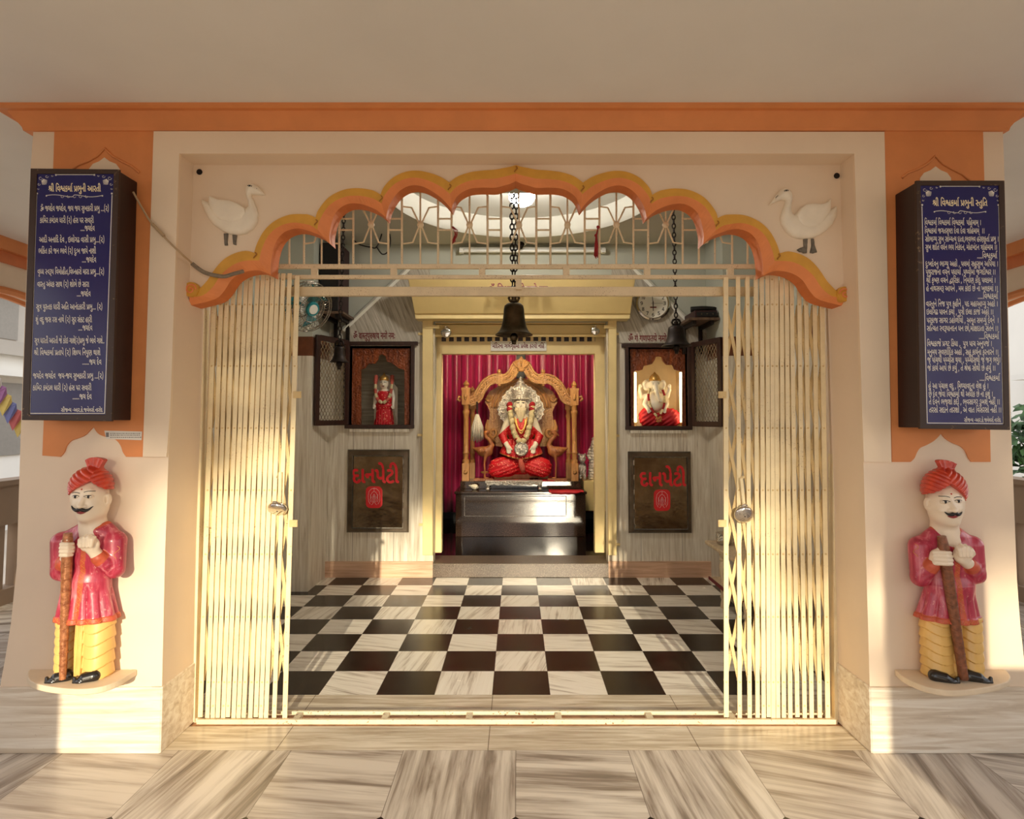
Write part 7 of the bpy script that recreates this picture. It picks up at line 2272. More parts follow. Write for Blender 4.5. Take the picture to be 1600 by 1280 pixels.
part('pink_lining', m, M['pink'], t, 'pink satin lining')
m = MB()
seat = [frT(772, 738, -2), frT(857, 738, -2)]
m.box(seat[0][0], seat[1][0], 7.42, 7.75, zA2 + 0.012, zA2 + 0.10)
part('seat', m, M['throne_s'], t, bevel=0.006)

# ---- idol
frI = Frame(814, 690, 7.40)
kI = frI.k
t = thing('seated_idol', 'seated white-bearded idol with silver crown, garlands and red robe on the golden throne', 'idol', (frI.o[0], 7.4, zA2 + 0.012))
def face(p):
    d = U(3, ell(p, (813.5, 632, 5), (9.2, 11.5, 9)), ell(p, (813.5, 639, 6), (7.5, 7, 7)))
    d = smin(d, chain(p, [(813.5, 629, 13.2), (813.5, 634, 15.2)], [1.1, 1.8]), 1.2)
    for s_ in (-1, 1):
        d = -smin(-d, ell(p, (813.5 + s_ * 4, 630, 15), (2.6, 1.6, 2.2)), 1)
        d = smin(d, ell(p, (813.5 + s_ * 5, 635, 10.5), (2.8, 2.4, 2.6)), 1.5)
        d = smin(d, ell(p, (813.5 + s_ * 9.6, 633, 3), (1.5, 4.2, 2.5)), 0.8)
    return d
def ibody(p):
    d = smin(face(p), cone(p, (813.5, 644, 2), (814, 656, 0), 5.5, 8), 3)
    d = smin(d, ell(p, (814, 670, 0), (20, 24, 11)), 5)
    for s_ in (-1, 1):
        d = smin(d, chain(p, [(814 + s_ * 20, 658, 0), (814 + s_ * 29, 680, 4), (814 + s_ * 21, 697, 14)], [6, 5, 3.6]), 2)
        h = ell(p, (814 + s_ * 19.5, 699, 15.5), (3.8, 4.4, 3.2))
        for i in range(4):
            h = smin(h, chain(p, [(814 + s_ * (21.5 - i * 1.7), 701, 16), (814 + s_ * (21.3 - i * 1.9), 706.5 + (i in (1, 2)), 17.5)], [1.15, 0.9]), 0.5)
        h = smin(h, chain(p, [(814 + s_ * 16.5, 698, 16.5), (814 + s_ * 13.8, 702, 18)], [1.2, 1.0]), 0.6)
        d = smin(d, h, 1)
    return d
part('body', frI.mesh(ibody, (780, 618, -12), (849, 712, 22), 0.62), M['marble_fig'], t, smooth='all')
def beard(p):
    x, y, w = p
    tt = np.clip((y - 637) / 22, 0, 1)
    d = U(2.5, ell(p, (813.5, 640, 7), (9, 6, 7.5)), chain(p, [(813.5, 642, 9), (813.5, 657, 11)], [8.5, 3.2]))
    d = d + 0.45 * np.sin((x - 813.5) * 2.6 * (1 + tt * 0.8))
    d = np.maximum(d, -(ell(p, (813.5, 633.5, 12), (6.4, 5.2, 8))))
    m_ = U(1, chain(p, [(813, 638.6, 15), (808, 640.4, 13)], [1.5, 0.9]), chain(p, [(814, 638.6, 15), (819, 640.4, 13)], [1.5, 0.9]))
    return smin(d, m_, 0.6)
part('beard', frI.mesh(beard, (801, 630, -3), (826, 662, 19), 0.5), M['beard'], t, smooth='all')
m = MB()
for s_ in (-1, 1):
    c = (813.5 + s_ * 4, 630)
    w_ = frI.hit(face, *c, -5, 20)
    m.tube([frI(c[0] + a, c[1] - 0.9 * math.cos(a * 0.6), frI.hit(face, c[0] + a, c[1], -5, 20) + 0.3) for a in (-2.4, -1.2, 0, 1.2, 2.4)], 0.0030, 6)
    m.ball(frI(c[0], c[1] + 0.1, w_), 0.0085, 0.005, 0.0075, n=8)
    m.tube([frI(c[0] + a, c[1] - 3.2 - 0.8 * math.cos(a * 0.5), frI.hit(face, c[0] + a, c[1] - 3, -5, 20) + 0.3) for a in (-2.8, -1.2, 0, 1.2, 2.8)], 0.0030, 6)
part('eye', m, M['black_paint'], t, smooth='all')
m = MB().tube([frI(810.5, 641, 14.6), frI(813.5, 641.6, 15.6), frI(816.5, 641, 14.6)], [0.003, 0.008, 0.003], 7)
part('lips', m, M['lips'], t, smooth='all')
# silver crown, halo plate and shoulder plates
c = frI(813.5, 625, 3)
pr = [(11.5, 0), (12.6, 1.5), (12.2, 3), (13.0, 9), (12.8, 16), (11.0, 20), (8.5, 23.0), (6.0, 24.5), (6.8, 26.5), (5.0, 29.5), (2.6, 31.5), (1.8, 33), (2.2, 34.5), (0.3, 37)]
m = MB().lathe([(r_ * kI, h * kI) for r_, h in pr], c, 24)
for i in range(11):
    a = math.pi * (1.08 + 0.84 * i / 10)
    m.ball((c[0] + 13 * kI * math.cos(a), c[1] + 13 * kI * math.sin(a), c[2] + 2 * kI), 0.011, n=6)
    m.ball((c[0] + 12.6 * kI * math.cos(a), c[1] + 12.6 * kI * math.sin(a), c[2] + 17 * kI), 0.012, 0.01, 0.02, n=6)
part('crown', m, M['silver'], t, 'embossed silver crown', smooth=True)
m = MB()
pts = []
for i in range(72):
    a = 2 * math.pi * i / 72
    rr_ = 36.5 + 1.3 * math.cos(a * 24)
    y = 640 - rr_ * math.sin(a) * (1.12 if math.sin(a) > 0 else 0.78)
    x = 814 + rr_ * math.cos(a) * (1.0 if math.sin(a) < 0.2 else 0.82 + 0.18 * (1 - math.sin(a)))
    pts.append((x, y))
f = [frI(x, y, -6) for x, y in pts]
m.hexa(f, [(p[0], p[1] + 0.02, p[2]) for p in f])
for r_ in (0.93, 0.72):
    m.tube([frI(814 + (x - 814) * r_, 638 + (y - 638) * r_, -5.5) for x, y in pts], 0.008, 6, closed=True)
for r_, k_, n in ((0.83, 0.026, 26), (0.60, 0.03, 18)):
    for i in range(n):
        x, y = pts[int(i * 72 / n)]
        m.ball(frI(814 + (x - 814) * r_, 638 + (y - 638) * r_, -5.5), k_, 0.014, k_, n=8)
part('halo', m, M['silver'], t, 'embossed silver halo plate', smooth=True)
# robe: red blouse, lap cloth with gold border, two draped knees
def blouse(p):
    d = ell(p, (814, 672, 0.5), (21.5, 24, 13))
    for s_ in (-1, 1):
        d = smin(d, chain(p, [(814 + s_ * 20, 658, 0), (814 + s_ * 29, 680, 4), (814 + s_ * 25, 690, 9)], [7.4, 6.4, 5.6]), 2)
    v = p[1] - (656 - 0.9 * (8 - np.abs(p[0] - 813.5)))
    return np.maximum(d, -v)
part('blouse', frI.mesh(blouse, (778, 644, -13), (850, 700, 17), 0.8), M['redskirt'], t, smooth='all')
def lap(p):
    x, y, w = p
    tt = np.clip((y - 687) / 26, 0, 1)
    hw = 25 + 11 * tt
    bot = 707 + 10.5 * (1 - np.clip(np.abs(x - 814.4) / 36, 0, 1)) ** 0.7
    wf = 14 + 6 * tt + 0.7 * np.sin(x * 0.8 + tt * 2)
    r_ = np.sqrt(((x - 814.4) / hw) ** 2 + (w / wf) ** 2)
    d = (r_ - 1) * 14
    return np.maximum(np.maximum(d, y - bot), 686 - y)
def lapmi(x, y, w):
    bot = 707 + 10.5 * (1 - np.clip(np.abs(x - 814.4) / 36, 0, 1)) ** 0.7
    return (y > bot - 1.8).astype(int)
part('lap_cloth', mesh_mi(frI, lap, (776, 683, -10), (853, 720, 23), 0.75, lapmi), [M['redskirt'], M['goldtrim']], t, smooth='all')
zb_ = 2.0
ybot = 690 + (frI.o[2] - (zA2 + 0.012)) / frI.kz
def knees(p):
    x, y, w = p
    fold = 0.8 * np.sin((y - np.abs(x - 814) * 0.35) * 1.1)
    d = U(3, ell(p, (788, 729, 6), (24, 15.5, 13)), ell(p, (840, 729, 6), (22, 15.5, 13)), ell(p, (814, 722, 0), (22, 20, 11)))
    d = smin(d, ell(p, (778, 736, 6), (15, 9, 12)), 3)
    d = smin(d, ell(p, (848, 736, 6), (12, 9, 12)), 3)
    cut = cone(p, (814.4, 745, 18), (814.4, 724, 20), 7, 2)
    d = -smin(-(d - fold * 0.5), cut, 3)
    return np.maximum(d, y - ybot)
part('skirt', frI.mesh(knees, (760, 700, -12), (866, ybot + 1.5, 22), 0.85), M['redskirt'], t, smooth='all')
# silver medallion, foot, garlands
m = MB()
cm = frI(814.4, 700.5, 22.5)
m.lathe([(10.5 * kI, 0.012), (10.8 * kI, -0.004), (9.0 * kI, -0.014), (7.5 * kI, -0.010), (4 * kI, -0.024), (0.2 * kI, -0.026)], cm, 26, 0, 'y')
for i in range(16):
    a = 2 * math.pi * i / 16
    m.ball((cm[0] + 9.2 * kI * math.cos(a), cm[1] - 0.014, cm[2] + 9.2 * kI * math.sin(a)), 0.013, 0.01, 0.013, n=6)
part('medallion', m, M['silver'], t, smooth=True)
m = MB()
m.tube([frI(813, 716, 21), frI(814.5, 724, 21), frI(816.5, 731, 20), frI(817, 737, 19)], [0.022, 0.034, 0.032, 0.018], 12, flat=(1, 0.55))
part('hanging_sash', m, M['garland_p'], t, smooth='all')
def strand(pts, mats_, r0=0.03):
    sp = spline(pts, 5, False)
    m = MB()
    n = len(sp)
    for i, q in enumerate(sp):
        mi = mats_(i / (n - 1))
        a = i * 2.4
        m.ball(frI(q[0] + 0.5 * math.cos(a), q[1], q[2] + 0.5 * math.sin(a)), r0 * (1.0 + 0.12 * math.sin(i * 1.9)), n=8, mi=mi)
    return m
for s_ in (-1, 1):
    g_ = [(814 + s_ * 17.5, 632, 11), (814 + s_ * 17, 642, 14.5), (814 + s_ * 15, 656, 16), (814 + s_ * 12, 671, 17), (814 + s_ * 8.5, 681, 19), (814 + s_ * 3, 689, 21)]
    part('garland', strand(g_, lambda u: (1 if (u < 0.06 or 0.14 < u < 0.2 or 0.84 < u < 0.93) else 0), 0.034), [M['garland'], M['garland_r']], t, smooth='all')
m = MB()
m.tube(spline([frI(806, 655, 13), frI(809, 668, 17), (frI(814, 673, 19)), frI(819, 668, 17), frI(821, 655, 13)], 5, False), 0.012, 8)
m.tube(spline([frI(804, 652, 12), frI(807, 664, 16.5), (frI(814, 677, 19)), frI(821, 664, 16.5), frI(823, 652, 12)], 5, False), 0.009, 8)
part('necklace', m, M['goldtrim'], t, smooth='all')

# ---- carved wooden swans beside the idol
def wooden_swan(cx, s, label):
    frs = Frame(cx, 720, 7.33)
    zb = zA2
    yb_ = 720 + (frs.o[2] - zb) / frs.kz
    t = thing('wooden_swan', label, 'carved swan', (frs.o[0], 7.33, zb), 'carved swans by the throne')
    def fn(p):
        x, y, w = p
        X = (x - cx) * s
        P = (X, y, w)
        d = ell(P, (2, 706, 0), (12, 8.5, 6.5))
        d = smin(d, chain(P, [(-6, 704, 0), (-16.5, 700.5, 0)], [5.5, 1.6]), 3)
        d = smin(d, chain(P, [(8, 703, 0), (12.5, 696, 0), (9, 688, 0), (3.5, 683, 0), (2.5, 678, 0), (6, 675, 0)], [6, 4.0, 3.2, 3.0, 2.9, 3.2]), 1.5)
        d = smin(d, ell(P, (4.5, 675.5, 0), (4.6, 3.8, 3.4)), 1)
        d = smin(d, chain(P, [(1, 677, 0), (-3.2, 681, 0)], [2.0, 0.9]), 0.8)
        wing = ell(P, (-1, 705, 0), (10, 5.5, 7.6)) + 0.35 * np.sin((X + y * 0.6) * 1.6)
        d = np.minimum(d, wing)
        for q in (-2.5, 2.5):
            d = smin(d, chain(P, [(3, 712, q), (1, 724, q), (2, yb_ - 4.5, q)], [3.0, 1.4, 1.3]), 1.5)
            d = smin(d, ell(P, (4, yb_ - 4.2, q), (4.2, 1.1, 2)), 0.6)
        return d
    part('body', frs.mesh(fn, (cx - 22, 668, -10), (cx + 22, yb_ - 1, 10), 0.6), M['swanwood'], t, smooth='all')
    a, b = frs(cx - 15, yb_ - 3.6, 0), frs(cx + 15, yb_, 0)
    part('base', MB().box(a[0], b[0], 7.27, 7.39, zb, a[2]), M['swanwood'], t, bevel=0.004)
wooden_swan(756, 1, 'carved brown wooden swan standing at the left of the throne')
wooden_swan(870, -1, 'carved brown wooden swan standing at the right of the throne')

# ---- fly whisk hanging from the throne arch
c = W(745.5, 646, 7.31)
t = thing('fly_whisk', 'white hair fly whisk with a dark handle hanging from the left side of the throne', 'fly whisk', (c[0], 7.31, W(745, 692, 7.31)[2]))
k_ = 7.31 / 960
part('handle', MB().tube([W(745.5, 628, 7.31), W(745.5, 647, 7.31)], 0.010, 8), M['dark_wood'], t, smooth=True)
part('collar', MB().lathe([(0.016, 0), (0.020, 0.01), (0.016, 0.024)], W(745.5, 650, 7.31), 12), M['silver'], t, smooth=True)
m = MB()
for i in range(60):
    a = i * 2.4
    r_ = math.sqrt((i + 0.5) / 60)
    p0 = W(745.5 + 1.6 * r_ * math.cos(a), 648, 7.31 + 0.012 * r_ * math.sin(a))
    p1 = W(746 + 8 * r_ * math.cos(a), 668, 7.31 + 0.05 * r_ * math.sin(a))
    p2 = W(747.5 + 9.5 * r_ * math.cos(a) - 1.5, 686 + 7 * math.sin(i * 1.3) - 4 * r_, 7.31 + 0.06 * r_ * math.sin(a))
    m.tube([p0, p1, p2], [0.010, 0.013, 0.004], 5)
part('hair', m, M['whitehair'], t, smooth='all')

# ---- small silver figures at the right
frq = Frame(918, 720, 7.55)
def idol_small(p):
    d = U(1.5, ell(p, (928, 689, 0), (4.6, 5.6, 4.4)), ell(p, (928, 682.5, 0), (3.2, 4.4, 3)), cone(p, (928, 696, 0), (928, 712, 0), 6.5, 7), cone(p, (928, 712, 0), (927, 741, 0), 7.4, 8.5))
    for s_ in (-1, 1):
        d = smin(d, chain(p, [(928 + s_ * 6, 698, 0), (928 + s_ * 9.5, 708, 2), (928 + s_ * 6, 714, 5)], [2.6, 2.2, 2]), 1)
    return np.maximum(d + 0.4 * np.sin(p[1] * 1.4), p[1] - 745)
def lion(p):
    d = U(2, ell(p, (909, 711, 6), (6, 7, 6)), ell(p, (909, 715, 11), (3.2, 3, 3.5)), ell(p, (909.5, 728, 2), (6.5, 12, 7)))
    for s_ in (-1, 1):
        d = smin(d, chain(p, [(909 + s_ * 3.4, 724, 6), (909 + s_ * 3.6, 742, 8)], [2.6, 2.2]), 1)
        d = smin(d, ell(p, (909 + s_ * 4.6, 705, 4), (2, 2, 1.6)), 0.8)
    return np.maximum(d + 0.3 * np.sin(p[0] * 1.7) * np.sin(p[1] * 1.7), p[1] - 745)
for fn, lo, hi, lb in ((idol_small, (908, 675, -9), (940, 747, 10), 'silver standing figurine by the right door post of the shrine'), (lion, (900, 700, -8), (918, 747, 16), 'silver seated lion figurine right of the throne post')):
    mb = frq.mesh(fn, lo, hi, 0.7)
    dz = min(p[2] for p in mb.v) - zl_
    mb.v = [(a, b, c_ - dz) for a, b, c_ in mb.v]
    solo('silver_figurine', mb, M['silver'], lb, 'figurine', smooth='all')

# ================================================================ niches, donation boxes and fittings of the hall
def niche(lbl, kind, x0, x1, y0, y1, arch, hinge, near, lit):
    """wooden wall shrine: outer frame, carved arch, open mesh door"""
    a, b = W(x0, y1, YB), W(x1, y0, YB)
    t = thing('shrine_cabinet', lbl, 'wall shrine', ((a[0] + b[0]) / 2, YB, a[2]), 'wall shrines beside the shrine doorway')
    fw = 0.034
    m = MB()
    yf = YB - 0.035
    X0, Z0, X1, Z1 = a[0], a[2], b[0], b[2]
    m.box(X0, X0 + fw, yf, YB - 0.0005, Z0, Z1)
    m.box(X1 - fw, X1, yf, YB - 0.0005, Z0, Z1)
    m.box(X0 - 0.03, X1 + 0.03, yf - 0.003, YB - 0.0008, Z1 - fw, Z1 + 0.001)
    m.box(X0 - 0.002, X1 + 0.002, yf - 0.003, YB - 0.0008, Z0 - 0.001, Z0 + fw)
    part('frame', m, M['dark_wood'], t, bevel=0.004)
    # recess lining
    hx0, hx1, hz0, hz1 = (NL if kind == 'L' else NR)
    yb_ = YB + 0.36
    m = MB()
    m.box(hx0 - 0.02, hx0, YB, yb_, hz0 - 0.02, hz1 + 0.02)
    m.box(hx1, hx1 + 0.02, YB, yb_, hz0 - 0.02, hz1 + 0.02)
    m.box(hx0, hx1, YB, yb_, hz0 - 0.02, hz0)
    m.box(hx0, hx1, YB, yb_, hz1, hz1 + 0.02)
    m.box(hx0 - 0.02, hx1 + 0.02, yb_, yb_ + 0.02, hz0 - 0.02, hz1 + 0.02)
    part('recess', m, M['niche_lit'] if lit else M['niche_in'], t)
    # carved arch board
    yc = YB + 0.02
    op = [W(p, q, yc) for p, q in arch]
    L_, R_, T_, B_ = X0 + fw - 0.002, X1 - fw + 0.002, Z1 - fw + 0.002, Z0 + fw - 0.002
    L_, R_ = max(L_, hx0 + 0.001), min(R_, hx1 - 0.001)
    T_, B_ = min(T_, hz1 - 0.001), max(B_, hz0 + 0.001)
    poly = [(L_, B_), (L_, T_), (R_, T_), (R_, B_), (op[-1][0], B_)] + [(p[0], p[2]) for p in reversed(op[1:-1])] + [(op[0][0], B_)]
    tri = tessellate_polygon([[Vector((x, z, 0)) for x, z in poly]])
    nv = len(poly)
    m = MB().add([(x, yc, z) for x, z in poly] + [(x, yc + 0.02, z) for x, z in poly], [tuple(q) for q in tri] + [tuple(i + nv for i in q) for q in tri] + [(i, (i + 1) % nv, nv + (i + 1) % nv, nv + i) for i in range(nv)])
    m.tube([(p[0], yc, p[2]) for p in op[1:-1]], 0.007, 6)
    cz = (T_ + max(p[2] for p in op)) / 2
    for s_ in (-1, 1):
        for q in range(3):
            cx_ = (L_ + R_) / 2 + s_ * (0.07 + q * 0.065)
            m.tube([(cx_ + (0.032 - 0.0016 * i) * math.cos(i * 0.6) * s_, yc - 0.002, cz - 0.012 * q + (0.032 - 0.0016 * i) * math.sin(i * 0.6)) for i in range(15)], 0.006, 5)
    part('carved_arch', m, M['niche_wood'], t, smooth=True)
    # open mesh door
    (h0, h1), (n0, n1) = hinge, near
    yn = 5.28
    A_ = [W(h0[0], h0[1], YB - 0.04), W(n0[0], n0[1], yn), W(n1[0], n1[1], yn), W(h1[0], h1[1], YB - 0.04)]
    zt_, zb_ = (A_[0][2] + A_[1][2]) / 2, (A_[2][2] + A_[3][2]) / 2
    p0, p1 = Vector((A_[0][0], YB - 0.04, 0)), Vector(((A_[1][0] + A_[2][0]) / 2, yn, 0))
    L = (p1 - p0).length
    dr = (p1 - p0) / L
    nr = Vector((-dr.y, dr.x, 0))
    def D(u, z, o_=0.0):
        p = p0 + dr * u + nr * o_
        return (p.x, p.y, z)
    def bar(mb, u0, u1, z0_, z1_):
        mb.hexa([D(u0, z0_, -0.012), D(u1, z0_, -0.012), D(u1, z1_, -0.012), D(u0, z1_, -0.012)], [D(u0, z0_, 0.012), D(u1, z0_, 0.012), D(u1, z1_, 0.012), D(u0, z1_, 0.012)])
    m = MB()
    w_ = 0.045
    bar(m, 0, w_, zb_, zt_)
    bar(m, L - w_, L, zb_, zt_)
    bar(m, w_, L - w_, zb_, zb_ + w_)
    bar(m, w_, L - w_, zt_ - w_, zt_)
    d_ = part('door', m, M['dark_wood'], t, 'open dark door with wire mesh', bevel=0.003)
    m = MB()
    su, sz = 0.042, 0.062
    nu, nz = int((L - 2 * w_) / su) + 1, int((zt_ - zb_ - 2 * w_) / sz) + 1
    ua, ub, za, zb2 = w_ - 0.005, L - w_ + 0.005, zb_ + w_ - 0.005, zt_ - w_ + 0.005
    for s_ in (-1, 1):
        for i in range(-nz - 2, nu + nz + 3):
            # line u = ua + i*su + s*(z-za)*su/sz clipped to the leaf
            pts = []
            for z in (za, zb2):
                pts.append((ua + i * su + s_ * (z - za) * su / sz, z))
            (u0, z0_), (u1, z1_) = pts
            if u1 < u0:
                u0, z0_, u1, z1_ = u1, z1_, u0, z0_
            if u1 < ua or u0 > ub:
                continue
            f0, f1 = max(0, (ua - u0) / (u1 - u0)), min(1, (ub - u0) / (u1 - u0))
            if f1 - f0 < 0.02:
                continue
            m.tube([D(u0 + (u1 - u0) * f0, z0_ + (z1_ - z0_) * f0), D(u0 + (u1 - u0) * f1, z0_ + (z1_ - z0_) * f1)], 0.0028, 4)
    part('mesh', m, M['steel'], d_)
    # marble sill under the frame
    part('sill', MB().box(X0 + 0.04, X1 - 0.04, YB - 0.03, YB, Z0 - 0.035, Z0 - 0.002), M['clad'], t, bevel=0.004)
    return t


archL_ = [(564, 664), (564, 577), (570, 574.5), (576, 567.5), (586, 567.5), (590, 562), (591.5, 555), (597, 552.7), (602.8, 556), (605.6, 564.7), (612.7, 566.8), (619.7, 571.7), (624, 575), (632, 577.4), (632, 664)]
niche('unlit dark framed wall shrine on the left holding a standing red-robed goddess', 'L', 540, 648.5, 534.5, 669.5, archL_, ((544, 534), (544, 665.5)), ((493, 521), (492.5, 664)), False)
archR_ = [(991, 666), (991, 579), (998, 578.5), (1003, 577), (1005, 571), (1012, 569.5), (1018, 568), (1022, 562), (1024, 557), (1029, 556), (1034, 557.5), (1036, 564), (1041, 569.5), (1050, 569.5), (1054, 577), (1059, 578.5), (1066, 580), (1066, 666)]
niche('dark framed wall shrine at the right with a brightly lit seated elephant-headed figure', 'R', 977, 1078, 538, 671.5, archR_, ((1081, 540), (1080, 667)), ((1127, 522), (1129, 666)), True)
for key, x0, x1, base, nm in (('NL', 552, 617, 529.5, 'line of maroon script on the marble above the left wall shrine'), ('NR', 981.5, 1056, 533.5, 'line of maroon script on the marble above the right wall shrine')):
    m = MB()
    write(m, key, on(YB - 0.0125), x0, x1, base, 10.0 / 700, 0.25)
    solo('wall_inscription', m, M['maroon'], nm, 'inscription')
# lit lamp strips inside the right niche
for px, nm in ((992, 'lit lamp strip inside the right wall shrine, left edge'), (1063.5, 'lit lamp strip inside the right wall shrine, right edge')):
    p = W(px, 600, YB + 0.08)
    q0, q1 = W(px, 660, YB + 0.08), W(px, 582, YB + 0.08)
    p = (max(NR[0] + 0.014, min(NR[1] - 0.014, p[0])), p[1], p[2])
    solo('lamp_strip', MB().box(p[0] - 0.011, p[0] + 0.011, YB + 0.06, YB + 0.085, q0[2], q1[2]), M['ledglow'], nm, 'lamp strip', bevel=0.003)

# ---- goddess in the left niche
frG = Frame(600, 630, YB + 0.18)
kz0 = 630 + (frG.o[2] - NL[2]) / frG.kz
t = thing('goddess_statue', 'small white-faced goddess in red sari with coral garlands inside the left wall shrine', 'statue', (frG.o[0], YB + 0.18, NL[2]))
def gface(p):
    d = ell(p, (600.5, 599.5, 4), (6.8, 8.6, 7))
    d = smin(d, chain(p, [(600.5, 598.5, 10), (600.5, 602, 11.4)], [0.8, 1.2]), 0.8)
    return d
def gbody(p):
    d = smin(gface(p), cone(p, (600.5, 605, 2), (600.5, 613, 1), 3.6, 5), 2)
    d = smin(d, ell(p, (601, 620, 0), (12, 12, 7)), 3)
    for s_ in (-1, 1):
        d = smin(d, chain(p, [(601 + s_ * 11.5, 612, 0), (601 + s_ * 14.5, 622, 2), (601 + s_ * 14.5, 632, 6)], [3.4, 2.8, 2.0]), 1.5)
        h = ell(p, (601 + s_ * 14.8, 634.5, 6.5), (2.2, 2.8, 1.9))
        for i in range(4):
            h = smin(h, cone(p, (601 + s_ * 14.8 - 1.5 + i, 636, 6.8), (601 + s_ * 14.8 - 1.5 + i, 639.3 - (i in (0, 3)), 7.4), 0.65, 0.5), 0.3)
        h = smin(h, cone(p, (601 + s_ * 12.8, 634.5, 7), (601 + s_ * 12, 637, 8), 0.8, 0.6), 0.3)
        d = smin(d, h, 0.8)
    return d
part('body', frG.mesh(gbody, (580, 588, -8), (622, 642, 14), 0.5), M['marble_fig'], t, smooth='all')
def sari(p):
    x, y, w = p
    d = ell(p, (601, 619, 0), (12.8, 14, 8))
    tt = np.clip((y - 626) / 38, 0, 1)
    r_ = np.sqrt(((x - 600.5) / (11 + 4 * tt)) ** 2 + (w / (7 + 2.5 * tt)) ** 2)
    s_ = (r_ - 1) * 8 + 0.5 * np.sin(x * 1.5) * tt
    s_ = np.maximum(s_, 622 - y)
    d = smin(d, s_, 2)
    d = smin(d, ell(p, (600.5, 634, 3), (13.5, 6.5, 7)), 2)
    v = p[1] - (614 - 0.9 * np.abs(p[0] - 600.5) * -0.5)
    d = np.maximum(d, np.where(y < 611, 1.0, -1.0) * 5)
    return np.maximum(d, y - kz0)
part('sari', frG.mesh(sari, (583, 606, -11), (619, kz0 + 1, 13), 0.55), M['redskirt'], t, smooth='all')
m = MB()
n = 24
o_ = [(600.5 + 13.5 * math.cos(a), 600 - 15.5 * max(0, math.sin(a)) ** 0.9) for a in [math.pi * i / n for i in range(n + 1)]]
o_ = [(619.5, kz0), (619.5, 606)] + [(600.5 + (x - 600.5) * 0.98, y) for x, y in o_] + [(582.5, 606), (582.5, kz0)]
f = [frG(x, y, -9) for x, y in o_]
m.hexa(f, [(p[0], p[1] + 0.015, p[2]) for p in f])
part('back_slab', m, M['marble_fig'], t, bevel=0.003)
m = MB()
kg = frG.k
m.lathe([(6.6 * kg, 0), (7.2 * kg, 1.5 * kg), (6.8 * kg, 5 * kg), (4 * kg, 8 * kg), (1.6 * kg, 10 * kg), (0.3 * kg, 13 * kg)], frG(600.5, 595.5, 3), 18)
part('crown', m, M['goldtrim'], t, smooth=True)
m = MB()
for s_ in (-1, 1):
    c = (600.5 + s_ * 2.9, 598.5)
    m.tube([frG(c[0] + a, c[1] - 0.4 * math.cos(a), frG.hit(gface, c[0] + a, c[1], -2, 14) + 0.2) for a in (-1.7, 0, 1.7)], 0.0026, 5)
    m.tube([frG(c[0] + a, c[1] - 2.2 - 0.4 * math.cos(a), frG.hit(gface, c[0] + a, c[1] - 2, -2, 14) + 0.2) for a in (-1.9, 0, 1.9)], 0.0018, 5)
part('eye', m, M['black_paint'], t, smooth='all')
part('lips', MB().tube([frG(598.6, 604.2, 9.5), frG(600.5, 604.5, 10.6), frG(602.4, 604.2, 9.5)], [0.002, 0.0055, 0.002], 6), M['lips'], t, smooth='all')
for s_ in (-1, 1):
    sp = spline([(600.5 + s_ * 12.5, 589, 3), (600.5 + s_ * 12.8, 600, 6), (600.5 + s_ * 12.0, 612, 9), (600.5 + s_ * 9.0, 623, 11), (600.5 + s_ * 2.5, 629, 12)], 5, False)
    m = MB()
    for i, q in enumerate(sp):
        m.ball(frG(*q), 0.022 if i < 4 else 0.0175, n=7, mi=0 if (i < 3 or (i // 3) % 2) else 1)
    part('garland', m, [M['garland_p'], M['garland']], t, smooth='all')
part('sword', MB().tube([frG(616, 640, 8), frG(619.5, kz0 - 0.2, 8)], 0.008, 6, flat=(1, 0.4)), M['steel'], t)

